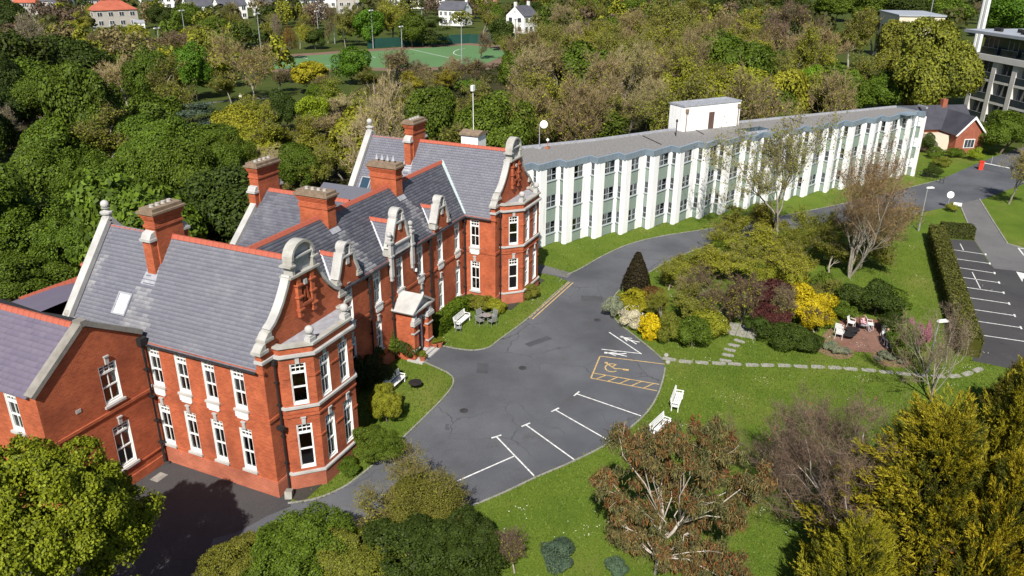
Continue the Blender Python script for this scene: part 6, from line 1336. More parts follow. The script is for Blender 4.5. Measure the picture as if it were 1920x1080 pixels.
for x, y, r in ((1549, 650, 8), (1570, 655, 12), (1587, 658, 10), (1560, 645, 10), (1655, 662, 10), (1668, 670, 9), (1680, 668, 11), (1690, 678, 8), (1648, 672, 7)): SH('S', x, y, r, r*.7, 'silver', 'in the gravel bed by the patio', .9, trunk=False)
# blossom columns beside the patio
for x, y, rx, ry in ((1708, 612, 7, 22), (1722, 630, 9, 32), (1738, 628, 8, 30)): SH('S', x, y, rx, ry, 'pink', 'in the narrow upright group by the patio', 1.0)
# white flowers scattered over the flowering bush
def flowers(name, label, pts, n, c, size, R):
    rg = np.random.default_rng(len(label)); q = []
    for (x, y, z) in pts: p = at(x, y, z); q.append(np.array(p)+unit(rg.normal(size=(n, 3)))*R*(.85+.2*rg.random((n, 1))))
    q = np.vstack(q); q[:, 2] = np.abs(q[:, 2]); V, F = leaf_quads(q, rg.normal(size=q.shape)+np.array([0, 0, .8]), size, .8, rg); o = link(name, np_mesh(name, V, F, M['leaf_flat']), None); o.color = (*c, 1); tag(o, label, 'flowers', kind='stuff')
flowers('blossom', 'small white blossoms scattered over the green bush in the island bed', ((1300, 620, 1.0), (1335, 600, 1.0), (1186, 596, .6)), 170, (.75, .75, .66), .055, 1.05)
# planting along the brick front
FB = 'against the brick front'
for a in (('S', 690, 655, 34, 42, 'dk2'), ('S', 725, 640, 30, 34, 'mid'), ('S', 700, 700, 34, 34, 'dk'), ('S', 765, 650, 22, 26, 'dk2'), ('S', 735, 610, 24, 22, 'dk2'), ('S', 668, 700, 24, 40, 'dk'), ('G', 724, 757, 30, 42, 'oly'), ('G', 703, 832, 48, 38, 'mid'), ('S', 655, 872, 26, 14, 'mid'), ('S', 905, 566, 30, 16, 'olive'), ('S', 930, 572, 24, 14, 'oly'), ('S', 996, 545, 16, 16, 'olive'), ('S', 880, 562, 18, 12, 'mid'), ('S', 807, 600, 9, 25, 'mid')):
    SH(*a, FB)

def hedge(name, label, pts, w, h, c, n, seed=1, leaf=.09):
    rg = np.random.default_rng(seed); t = thing(name, label, 'hedge', pts[0]); o0 = Vector(pts[0]); P = []; Nn = []; m = MB()
    tot = sum((Vector(b)-Vector(a)).length for a, b in zip(pts, pts[1:]))
    for a, b in zip(pts, pts[1:]):
        a, b = Vector(a)-o0, Vector(b)-o0; d = b-a; L = d.length; d /= L; nn = Vector((-d.y, d.x, 0)); k = int(n*L/tot)
        u_ = rg.uniform(0, L, k); f = rg.random(k); s = rg.uniform(-1, 1, k); z = rg.random(k)
        top = f < .42; side = np.where(f < .71, 1, -1)
        off_ = np.where(top, s*w/2, side*w/2)*(1+rg.normal(size=k)*.05); zz = np.where(top, h, z*h)*(1+rg.normal(size=k)*.03)+rg.normal(size=k)*.03
        q = np.array(a)+np.outer(u_, np.array(d))+np.outer(off_, np.array(nn)); q[:, 2] = np.abs(zz); P.append(q)
        Nn.append(np.where(top[:, None], np.array([0, 0, 1.0]), np.outer(side, np.array(nn)))+rg.normal(size=(k, 3))*.55)
        w2 = w/2*.9; m.prism([tuple((a-nn*w2).xy), tuple((b-nn*w2).xy), tuple((b+nn*w2).xy), tuple((a+nn*w2).xy)], lambda x, y, zv: (x, y, zv), 0, h*.93)
    P = np.vstack(P); Nn = np.vstack(Nn); V, F = leaf_quads(P, Nn, leaf*(.6+.8*rg.random(len(P))), .65, rg); o = link('leaves', np_mesh('leaves', V, F, M['leaf']), t); o.color = (*c, 1)
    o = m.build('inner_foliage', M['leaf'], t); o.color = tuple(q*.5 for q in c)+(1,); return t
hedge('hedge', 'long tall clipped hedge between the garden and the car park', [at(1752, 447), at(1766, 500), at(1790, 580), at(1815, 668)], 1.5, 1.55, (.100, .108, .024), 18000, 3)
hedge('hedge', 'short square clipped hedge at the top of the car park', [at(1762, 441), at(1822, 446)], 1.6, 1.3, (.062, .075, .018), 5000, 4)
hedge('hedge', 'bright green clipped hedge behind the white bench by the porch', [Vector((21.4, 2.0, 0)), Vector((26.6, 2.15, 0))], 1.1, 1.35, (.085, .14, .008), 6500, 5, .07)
# the low gravel bed and the brick patio
z6 = lambda x, y: at(1500+x/4.8, 540+y/4.8)
M['bark_chip'] = plain('bark chippings', (.24, .15, .10), (.15, .09, .06), 4, .95, .5)
for pts in ([(110, 545), (200, 470), (300, 455), (480, 560), (490, 600), (440, 635), (330, 640), (200, 590)], [(640, 600), (700, 550), (820, 525), (900, 580), (1010, 680), (960, 715), (880, 715), (760, 705), (680, 660)], [(180, 460), (250, 370), (300, 360), (290, 455)]): sheet('gravel_bed', [z6(*q) for q in pts], .002, M['bark_chip'])
PATIO = sheet('patio', [z6(*q) for q in ((290, 460), (385, 235), (745, 295), (830, 525), (640, 585), (490, 572))], .010, brick_mat('patio brick', (.24, .12, .09), (.19, .10, .08), (.20, .15, .12)))
# daisies
rg = np.random.default_rng(8); q = []
for _ in range(170):
    x_, y_ = rg.uniform(-2, 70), rg.uniform(-40, 1.5); n = rg.integers(3, 16); q.append(np.column_stack([x_+rg.normal(size=n)*.35, y_+rg.normal(size=n)*.35, np.full(n, .03)]))
q = np.vstack(q); dp = [(p_.x, p_.y) for p_ in drive_pts]; q = np.array([p_ for p_ in q if not inpoly(p_[0], p_[1], dp)])
V, F = leaf_quads(q, np.array([0, 0, 1.0])+rg.normal(size=q.shape)*.2, .035, .9, rg); o = link('daisies', np_mesh('daisies', V, F, M['leaf_flat'])); o.color = (.8, .8, .68, 1); tag(o, 'tiny white daisies scattered over the lawns', 'daisies', kind='stuff')

M['grass_blade'] = leaf_mat('grass blade', .28, .3, (1.08, 1.03, .85))
# tufts of real grass over the lawns, ragged along the kerbs
rg = np.random.default_rng(88); q = np.column_stack([rg.uniform(-1, 62, 150000), rg.uniform(-40, 3, 150000)]); dpn = np.array(dp)
def inside_np(P, poly):
    c = np.zeros(len(P), bool); x, y = P[:, 0], P[:, 1]; j = len(poly)-1
    for i in range(len(poly)):
        xi, yi = poly[i]; xj, yj = poly[j]
        with np.errstate(divide='ignore', invalid='ignore'): c ^= ((yi > y) != (yj > y)) & (x < (xj-xi)*(y-yi)/(yj-yi)+xi)
        j = i
    return c
ok = ~inside_np(q, dp) & ~inside_np(q, [(-.3, 0), (.9, -1.0), (6.5, -2.0), (8.2, 0), (8.2, 2.6), (28.4, 2.6), (28.4, 0), (37, 0), (37, 5), (-.3, 5)]) & ~inside_np(q, [tuple(z6(*w_).xy) for w_ in ((290, 460), (385, 235), (745, 295), (830, 525), (640, 585), (490, 572))]) & ~inside_np(q, [tuple(CP(*w_).xy) for w_ in ((318, 430), (480, 440), (560, 560), (760, 600), (900, 900), (720, 1070), (470, 1020), (440, 850), (390, 680))])
d2 = (q[:, 0]-CAM[0])**2+(q[:, 1]-CAM[1])**2; ok &= rg.random(len(q)) < np.clip(3200/d2, .25, 1); q = q[ok]; edge = []
for L_ in (E_bay, E_mid, E_isl, E_lawn, E_white):
    for a_, b_ in zip(L_, L_[1:]):
        n_ = int((b_-a_).length*26); t_ = rg.random((n_, 1)); edge.append(np.array(a_)[:2]+(np.array(b_)-np.array(a_))[:2]*t_+rg.normal(size=(n_, 2))*.09)
edge = np.vstack(edge); q = np.vstack([q, edge]); n_ = len(q); h_ = rg.uniform(.04, .11, (n_, 1)); base_ = np.column_stack([q, np.full(n_, -.004)]); tip_ = base_+np.column_stack([rg.normal(size=(n_, 2))*.05, h_[:, 0]]); V, F = ribbons(np.stack([base_, tip_], 1), rg.uniform(.02, .045, n_), rg)
o = link('lawn_grass', np_mesh('lawn_grass', V, F, M['grass_blade'])); o.color = (.140, .195, .030, 1); tag(o, 'short uneven grass blades over the lawns and kerb edges', 'grass', kind='stuff')

# labels that single every plant out: kind, place, and order from the left where several are alike
ORD = ['first', 'second', 'third', 'fourth', 'fifth', 'sixth', 'seventh', 'eighth', 'ninth', 'tenth', 'eleventh', 'twelfth']
def ordinal(n):
    if n < 12: return ORD[n]
    n += 1; return '%d%s' % (n, 'th' if 10 <= n % 100 <= 20 else {1: 'st', 2: 'nd', 3: 'rd'}.get(n % 10, 'th'))
_g = {}
for t, desc, place, x in TREES: _g.setdefault((desc, place), []).append((x, t))
for (desc, place), L in _g.items():
    L.sort(key=lambda q: q[0])
    for k, (x, t) in enumerate(L):
        t['label'] = '%s %s' % (desc, place) + ('' if len(L) == 1 else ', %s from left' % ordinal(k)); t['group'] = 'plants '+place
# ================================================================== street furniture, people, far houses
M['bench'] = plain('white painted bench', (.80, .80, .79), (.70, .70, .69), 5, .5)
M['alu'] = plain('weathered aluminium', (.45, .47, .48), (.33, .35, .36), 4, .35, metal=.5)
M['galv'] = plain('galvanised steel', (.40, .42, .43), (.32, .34, .35), 2, .45, metal=.4)
M['red'] = plain('red plastic', (.62, .045, .025), (.52, .04, .02), 2, .4)
M['skin'] = plain('skin', (.48, .29, .21), (.42, .25, .18), 3, .6)

def make_bench():
    parts = []; L = 2.05
    def P(name, f): m = MB(); f(m); me = m.mesh(name); me.materials.append(M['bench']); parts.append((name, me))
    for k in range(4): P('seat_slat', lambda m, k=k: m.box(-L/2, L/2, -.44+k*.125, -.34+k*.125, .42, .445))
    for k in range(4):
        z = .53+.115*k; y = .06+.03*k; P('back_slat', lambda m, z=z, y=y: m.box(-L/2, L/2, y, y+.025, z, z+.09))
    for s in (-1, 1):
        x = s*(L/2-.12)
        def end(m, x=x):
            m.box(x-.03, x+.03, -.42, -.36, 0, .64); m.box(x-.03, x+.03, .02, .08, 0, .44); m.box(x-.03, x+.03, .082, .13, .44, .98); m.box(x-.035, x+.035, -.46, .10, .641, .68); m.box(x-.03, x+.03, -.358, .018, .37, .415)
        P('cast_end', end)
    return parts
BENCH = make_bench()
def bench(p, rz, label):
    t = thing('garden_bench', label, 'bench', p, rz, 'white garden benches')
    for n_, me in BENCH: link(n_, me, t)
bench((24.35, 1.25, 0), .0, 'white slatted bench on the lawn beside the porch hedge'); bench((13.2, .75, 0), .03, 'white slatted bench on the lawn in the shade of the near wing')
bench((19.2, -17.95, 0), .06, 'white slatted bench on the big lawn nearest the stepping stones'); bench((15.5, -17.75, 0), -.22, 'white slatted bench partly behind the eucalyptus leaves')

def chair_meshes(mat):
    m1 = MB(); m1.box(-.26, .26, -.26, .24, .42, .45); m2 = MB()
    for k in range(5): m2.box(-.24, .24, .22+.02*k, .25+.02*k, .50+.09*k, .56+.09*k)
    m2.tube([(-.26, .2, .42), (-.26, .34, .98)], .02, 5); m2.tube([(.26, .2, .42), (.26, .34, .98)], .02, 5); r = [('seat', m1), ('backrest', m2)]
    for sx in (-1, 1):
        for y in (-.23, .22): m = MB(); m.tube([(sx*.25, y, .43), (sx*.28, y*1.2, 0)], .018, 5); r.append(('leg', m))
        m = MB(); m.tube([(sx*.27, -.23, .43), (sx*.28, -.24, .66), (sx*.28, .2, .68)], .02, 5); r.append(('armrest', m))
    out = []
    for n_, m in r: me = m.mesh(n_); me.materials.append(mat); out.append((n_, me))
    return out
CH_ALU, CH_WHITE, CH_BLACK = chair_meshes(M['alu']), chair_meshes(M['bench']), chair_meshes(M['black'])
def chair(p, rz, label, kit, group, sc=1.0):
    t = thing('garden_chair', label, 'chair', p, rz, group, (sc, sc, sc))
    for n_, me in kit: link(n_, me, t)
    return t
def table(p, label, r, mat, h=.72, group=None):
    t = thing('garden_table', label, 'table', p, 0, group); m = MB(); m.lathe([(r*.96, h-.03), (r, h-.02), (r, h), (r*.97, h+.01)], n=20); m.build('table_top', mat, t)
    for k in range(3): a = 2.1*k; m = MB(); m.tube([(.08*math.cos(a), .08*math.sin(a), h-.03), (r*.7*math.cos(a), r*.7*math.sin(a), 0)], .02, 5); m.build('leg', mat, t)
    return t
# set on the lawn by the porch
c = at(912, 605); table(c, 'small round metal table among four chairs on the porch lawn', .42, M['alu'])
for k, nm in enumerate(('far', 'left', 'near', 'right')): a = math.radians(66+90*k); chair(c+Vector((math.cos(a)*.72, math.sin(a)*.72, 0)), a-math.pi/2, 'metal garden chair at the %s side of the round table on the porch lawn' % nm, CH_ALU, 'chairs on the porch lawn')
chair(at(860, 622), .4, 'small metal chair standing alone in front of the porch lawn bench', CH_ALU, 'chairs on the porch lawn', .85)
table(at(779, 728), 'dark round low table on the lawn by the shaded bench', .48, M['black'], .5)
# patio
z6 = lambda x, y, z=0: at(1500+x/4.8, 540+y/4.8, z)
PG = 'chairs on the patio'
chair(z6(455, 350), -.25, 'white garden chair beside the person in pink on the patio', CH_WHITE, PG); chair(z6(620, 365), .2, 'white garden chair to the right of the person in pink on the patio', CH_WHITE, PG)
chair(z6(345, 400), 1.3, 'white garden chair at the left edge of the patio, rear one', CH_WHITE, PG); chair(z6(350, 450), 1.4, 'white garden chair at the left edge of the patio, front one', CH_WHITE, PG)
chair(z6(765, 440), -1.2, 'white garden chair at the right edge of the patio, rear one', CH_WHITE, PG); chair(z6(770, 500), -1.1, 'white garden chair under the person in dark clothes on the patio', CH_WHITE, PG); chair(z6(552, 375), 0, 'dark chair under the person in pink on the patio', CH_BLACK, PG); chair(z6(755, 380), -.9, 'dark empty chair by the shrubs at the back of the patio', CH_BLACK, PG)
table(z6(465, 415), 'round black table on the patio, rear one', .55, M['black'], .45); table(z6(430, 455), 'round black table on the patio, front one', .5, M['black'], .42)

def seated(p, rz, label, top, trousers, hair, standing=False, shoes=(.03, .03, .03)):
    t = thing('person', label, 'person', p, rz); S_ = []
    if standing: hip = .88; knees = [(-.10, -.10, .48), (.10, .08, .48)]; feet = [(-.10, -.16, .06), (.10, .22, .06)]
    else: hip = .52; knees = [(-.12, -.46, .52), (.12, -.46, .50)]; feet = [(-.12, -.52, .06), (.13, -.66, .06)]
    H0 = (0, 0, hip)
    for s, k, f in zip((-1, 1), knees, feet): S_.append(([(s*.09, 0, hip), ((s*.09+k[0])/2, k[1]/2, (hip+k[2])/2), k, ((k[0]+f[0])/2, (k[1]+f[1])/2, (k[2]+f[2])/2), f, (f[0], f[1]-.18, f[2]-.02)], [.105, .09, .065, .06, .045, .035]))
    S_.append(([(0, .0, hip-.08), (0, .02, hip+.12), (0, .03, hip+.34), (0, .02, hip+.52), (0, .0, hip+.58)], [.15, .155, .175, .15, .06]))
    for s in (-1, 1): S_.append(([(s*.17, .02, hip+.50), (s*.24, -.02, hip+.27), (s*.18, -.24, hip+.18), (s*.13, -.30, hip+.17)], [.065, .05, .042, .045]))
    S_.append(([(0, 0, hip+.55), (0, -.01, hip+.64)], [.055, .055])); S_.append(([(0, -.01, hip+.60), (0, -.02, hip+.68), (0, -.02, hip+.76), (0, -.01, hip+.85), (0, 0, hip+.88)], [.05, .085, .098, .085, .03])); S_.append(([(0, -.10, hip+.74), (0, -.135, hip+.72)], [.02, .012]))
    m = MB()
    for pts, rad in S_: m.tube(pts, rad, 9)
    mt, nd, lk, b = newmat('clothes '+label[:14]); b.inputs['Roughness'].default_value = .85          # clothing zones follow the body
    tc = N(nd, 'ShaderNodeTexCoord'); sp = N(nd, 'ShaderNodeSeparateXYZ'); lk.new(tc.outputs['Object'], sp.inputs[0])
    def gt(sock, v, op='GREATER_THAN'): q = N(nd, 'ShaderNodeMath', operation=op); lk.new(sp.outputs[sock], q.inputs[0]); q.inputs[1].default_value = v; return q.outputs[0]
    def both(a, b_): q = N(nd, 'ShaderNodeMath', operation='MULTIPLY'); lk.new(a, q.inputs[0]); lk.new(b_, q.inputs[1]); return q.outputs[0]
    c_ = mix(nd, lk, rgb(*trousers), rgb(*top), gt('Z', hip+.1)); c_ = mix(nd, lk, c_, rgb(.46, .28, .20), gt('Z', hip+.57)); c_ = mix(nd, lk, c_, rgb(.46, .28, .20), both(gt('Y', -.24, 'LESS_THAN'), gt('Z', hip+.11)))
    lk.new(c_, b.inputs['Base Color'])
    me = bpy.data.meshes.new('body'); me.from_pydata(m.v, [], m.f); me.materials.append(mt)
    o = link('body', me, t); rm = o.modifiers.new('fuse', 'REMESH'); rm.mode = 'VOXEL'; rm.voxel_size = .02; rm.use_smooth_shade = True
    m = MB(); m.lathe([(.09, hip+.70), (.112, hip+.76), (.10, hip+.86), (.04, hip+.905)], (0, .02, 0), 10); m.build('hair', plain('hair '+label[:10], hair, None, 5, .8), t, True)
    return t
seated(z6(552, 380), 0.1, 'person in a pink top and grey trousers seated on the patio', (.72, .40, .46), (.25, .24, .28), (.16, .10, .06)); seated(z6(765, 505), -1.1, 'person in a dark top and pale trousers seated at the patio edge', (.03, .03, .05), (.50, .50, .52), (.12, .08, .05))
seated(at(325, 202), .5, 'distant person in a white top walking on the clearing, left one', (.8, .8, .8), (.05, .05, .07), (.08, .05, .03), True); seated(at(452, 191), -.8, 'distant person in a pale top walking on the clearing, right one', (.7, .7, .68), (.03, .03, .04), (.08, .05, .03), True)

# potted plants by the porch step
for x, y, s, nm in ((17.3, .75, 1.0, 'left of the porch step'), (19.6, 1.0, .9, 'right of the porch step, rear one'), (19.95, .75, .9, 'right of the porch step, front one')):
    t = thing('potted_plant', 'terracotta pot with a small green plant '+nm, 'potted plant', (x, y, .006), 0, 'pots by the porch step', (s, s, s)); m = MB(); m.lathe([(.17, 0), (.26, .42), (.29, .43), (.29, .5), (.24, .5), (.22, .44)], n=14); m.build('pot', M['terracotta'], t)
    o = link('foliage', PROTO['S'][0], t, (0, 0, .68), x, (.34, .34, .28)); o.color = (.16, .19, .02, 1)
m = MB(); m.box(-.06, .06, -.2, .12, -.12, .12); tag(m.build('alarm_box', M['white'], None, loc=(20.0, YB-.14, 6.15)), 'small white box fixed on the brick wall between two upper windows', 'alarm box')
m = MB(); m.box(-.12, .12, -.45, .0, -.1, .1); tag(m.build('flood_lamp', M['black'], None, loc=(.55, -.005, 4.3)), 'black lamp fixed on the near wing corner beside the downpipe', 'lamp')

# lamp posts
def lamp(base, h, label, rz=0.0):
    t = thing('lamp_post', label, 'lamp post', base, rz, 'lamp posts'); m = MB(); m.tube([(0, 0, 0), (0, 0, h)], [.075, .045], 8); m.build('pole', M['galv'], t); m = MB(); m.tube([(0, 0, 0), (0, 0, 1.0)], .10, 8); m.build('base', M['galv'], t)
    m = MB(); m.prism([(-.1, 0), (.7, 0), (.75, .05), (.6, .16), (.0, .14)], lambda a, b, d: (a, d, h+b-.02), -.13, .13); m.build('lamp_head', M['white'], t)
def h_for(base, py):
    z = 0.0
    while z < 40 and proj((base[0], base[1], z))[1] > py: z += .05
    return z
for b, py, lb in (((1738, 697), 604, 'grey lamp post on the lawn behind the golden conifers'), ((1722, 433), 353, 'grey lamp post at the far end of the long hedge')): p = at(*b); lamp(p, h_for(p, py), lb, -1.0)
# signs and barrier by the side road
p = at(1776, 391); t = thing('round_sign', 'round pale sign on a post by the hedge corner', 'sign', p); m = MB(); m.tube([(0, 0, 0), (0, 0, 1.9)], .04, 6); m.build('post', M['galv'], t); m = MB(); m.lathe([(.42, 0), (.42, .03)], n=20); o = m.build('disc', M['white'], t, loc=(-.04, -.02, 1.75)); o.rotation_euler = (0, math.radians(-80), .3)
p = at(1792, 398); t = thing('small_sign', 'small white rectangular sign on a post beside the side road', 'sign', p); m = MB(); m.tube([(0, 0, 0), (0, 0, 1.0)], .05, 6); m.build('post', M['galv'], t); m = MB(); m.box(-.03, .03, -.45, .45, .8, 1.2); m.build('board', M['white'], t)
p = at(1838, 318); t = thing('barrier_gate', 'red barrier post with a white boom across the drive', 'barrier', p); m = MB(); m.box(-.28, .28, -.28, .28, 0, 1.15); m.box(-.33, .33, -.33, .33, 1.153, 1.25); m.build('cabinet', M['red'], t); m = MB(); m.box(-.2, .2, -.3, -.282, .55, .95); m.build('panel', M['white'], t)
e = at(1893, 316, 1.0)-p; m = MB(); m.tube([(0, -.3, 1.0), (e.x, e.y, 1.05)], .06, 6); m.build('boom', M['white'], t); m = MB(); q = at(1858, 308)-p; m.tube([(q.x, q.y, 0), (q.x, q.y, 1.2)], .06, 6); m.build('rest_post', M['galv'], t)
p = at(1827, 296); t = thing('notice_board', 'grey notice board in front of a clipped golden bush at the drive entrance', 'sign', p, -.9); m = MB(); m.box(-.75, .75, -.04, .04, .5, 1.25); m.build('board', M['lead'], t)
for s in (-1, 1): m = MB(); m.box(s*.6-.04, s*.6+.04, .042, .1, 0, 1.25); m.build('post', M['galv'], t)
for a in (('S', 1829, 288, 13, 13, 'lime'), ('S', 1792, 285, 16, 10, 'mid'), ('S', 1768, 302, 16, 10, 'olive'), ('S', 1748, 320, 16, 13, 'dk2'), ('S', 1780, 268, 14, 12, 'dk2'), ('S', 1740, 268, 14, 20, 'dk2'), ('S', 1755, 285, 14, 12, 'mid'), ('S', 1785, 388, 11, 9, 'oly')):
    o = SH(*a, 'by the lodge garden'); o['label'] = '%s leafy shrub by the lodge garden, %s' % (CN[a[5]], {1829: 'behind the notice board', 1792: 'in the middle of the lawn bed', 1768: 'low one on the lawn', 1748: 'round one by the railings', 1780: 'under the rust tree', 1740: 'tall one at the white end wall', 1755: 'left of the bed', 1785: 'at the round sign'}[a[1]]); o['group'] = 'lodge garden shrubs'
# railings at the end of the white block
RL = thing('railing', 'black metal ramp railing at the end of the white block', 'railing', at(1718, 332)); m = MB(); a, b = at(1718, 332), at(1768, 345)
for z in (.95, .5): m = MB(); m.tube([(0, 0, z), tuple(b-a+Vector((0, 0, z)))], .03, 5); m.build('rail', M['black'], RL)
for k in range(9): q = (b-a)*(k/8); m = MB(); m.tube([(q.x, q.y, 0), (q.x, q.y, 1.0)], .03, 5); m.build('post', M['black'], RL)

# floodlight masts round the pitch
for k, (x0, y0, y1) in enumerate(((66, 58, 37), (215, 74, 46), (304, 114, 52), (350, 84, 19), (452, 74, 45), (490, 98, 25), (599, 84, 20), (628, 82, 47), (700, 91, 19), (754, 93, 49), (793, 86, 15), (866, 117, 42), (966, 96, 37))):
    p = at(x0, y0); h = h_for(p, y1); t = thing('floodlight_mast', 'tall thin grey floodlight mast around the sports pitch, %s from left' % ordinal(k), 'floodlight', p, 0, 'floodlight masts around the pitch'); m = MB(); m.tube([(0, 0, 0), (0, 0, h)], [.17, .10], 6); m.build('mast', M['galv'], t)
    m = MB(); m.box(-1.0, 1.0, -.08, .08, h, h+.15); m.build('crossarm', M['galv'], t)
    for s in (-1, 1): m = MB(); m.box(s*.75-.3, s*.75+.3, -.2, .2, h-.25, h-.003); m.build('floodlight', M['white'], t)
FN = thing('pitch_fence', 'dark green mesh fence along the far side of the sports pitch', 'fence', at(690, 92)); M['mesh_green'] = plain('green mesh fence', (.012, .060, .045), (.010, .05, .04), .5, .7)
A = [at(690, 91), at(800, 84.5), at(880, 81), at(930, 83.5)]; o0 = at(690, 92)
for a, b in zip(A, A[1:]): m = MB(); a, b = a-o0, b-o0; d = (b-a).normalized(); n_ = Vector((-d.y, d.x, 0))*.03; m.prism([tuple((a-n_).xy), tuple((b-n_).xy), tuple((b+n_).xy), tuple((a+n_).xy)], lambda x, y, z: (x, y, z), 0, 3.0); m.build('mesh_panel', M['mesh_green'], FN)
for a, b in zip(A, A[1:]):
    for k in range(4): q = a.lerp(b, k/4)-o0; m = MB(); m.tube([(q.x, q.y, 0), (q.x, q.y, 3.2)], .08, 5); m.build('post', M['mesh_green'], FN)

# far houses
M['roof_red'] = plain('red clay tile roof', (.42, .12, .07), (.34, .09, .055), .4, .85, .2); M['roof_grey'] = plain('grey slate roof', (.10, .10, .12), (.075, .075, .09), .4, .7, .2); M['pebble'] = plain('grey pebbledash', (.45, .42, .38), (.38, .35, .32), .5, .95, .2); M['hwhite'] = plain('white house render', (.80, .79, .77), (.72, .71, .69), .3, .9); M['hbrick'] = brick_mat('house brick', (.33, .10, .06), (.27, .08, .05), (.30, .16, .11)); M['hglass'] = plain('far window glass', (.05, .06, .075), (.035, .04, .05), 1, .15, spec=.7); M['beige'] = plain('cream render', (.62, .55, .44), (.56, .50, .40), .4, .9)
CAMD = math.atan2(-CAM[1]+0, -CAM[0]+0)
def house(px, py, wpx, depth, eh, rh, turn, wall_m, roof_m, label, hip=True, cols=4, rows=2, chim=1, porch=False, cat='house', ground=0.0):
    p = at(px, py, ground); s = scale_at(p); w = wpx/s; d_ = Vector((CAM[0]-p.x, CAM[1]-p.y, 0)).normalized(); rz = math.atan2(d_.x, -d_.y)+turn
    t = thing('house', label, cat, (p.x, p.y, ground), rz, 'far houses'); m = MB(); m.box(-w/2, w/2, 0, depth, -2, eh)
    if not hip:
        for x in (-w/2, w/2): m.poly([(x, 0, eh), (x, depth, eh), (x, depth/2, eh+rh)])
    m.build('wall', wall_m, t); m = MB(); o = .4; hx = min(w*.28, depth/2) if hip else -o
    R0, R1 = (-w/2+hx, depth/2, eh+rh), (w/2-hx, depth/2, eh+rh); c_ = [(-w/2-o, -o, eh-.15), (w/2+o, -o, eh-.15), (w/2+o, depth+o, eh-.15), (-w/2-o, depth+o, eh-.15)]
    m.poly([c_[0], c_[1], R1, R0]); m.poly([c_[2], c_[3], R0, R1])
    if hip: m.poly([c_[1], c_[2], R1]); m.poly([c_[3], c_[0], R0])
    rf = m.build('roof', roof_m, t)
    for k in range(chim):
        x = (-w/2+hx+.6) if k == 0 else (w/2-hx-.6); m = MB(); m.box(x-.5, x+.5, depth/2-.4, depth/2+.4, eh+rh*.4, eh+rh+1.3); m.build('chimney', M['hbrick'] if wall_m != M['hwhite'] else M['hwhite'], rf)
    for side in (0, 1):
        n = cols if side == 0 else 2
        for r in range(rows):
            for k in range(n):
                L = w if side == 0 else depth; u = -L/2+L*(k+.5)/n; z = .9+r*(eh/rows); ww = min(1.7, L/n*.5); wh = min(1.5, eh/rows*.55)
                f = MB(); g = MB()
                if side == 0:
                    f.box(u-ww/2-.1, u+ww/2+.1, -.08, -.003, z-.1, z+wh+.1); g.box(u-ww/2, u-.06, -.11, -.082, z, z+wh); g.box(u+.06, u+ww/2, -.11, -.082, z, z+wh)
                    fo_ = f.build('window', M['white'], t); g.build('pane', M['hglass'], fo_)
                else:
                    x = -w/2; y = depth/2+u; f.box(x-.08, x-.003, y-ww/2-.1, y+ww/2+.1, z-.1, z+wh+.1); g.box(x-.11, x-.082, y-ww/2, y+ww/2, z, z+wh); fo_ = f.build('window', M['white'], t); g.build('pane', M['hglass'], fo_)
    return t
house(222, 50, 76, 10, 6.6, 3.4, .25, M['pebble'], M['roof_red'], 'far grey pebbledash house with a red hipped roof and white conservatory', True, 4, 2, 2)
p = at(262, 54); t = thing('conservatory', 'white glazed conservatory beside the red-roofed pebbledash house', 'conservatory', p, .9); m = MB(); m.box(-3, 3, -2, 2, 0, 2.4); m.build('frame', M['white'], t)
for k in range(6): m = MB(); m.box(-2.8+k*.95, -2.1+k*.95, -2.05, -2.003, .8, 2.2); m.build('pane', M['hglass'], t)
m = MB(); m.prism([(-3.2, 2.403), (3.2, 2.403), (0, 3.4)], lambda a, b, d: (a, d, b), -2.1, 2.1); m.build('roof', M['lead'], t)
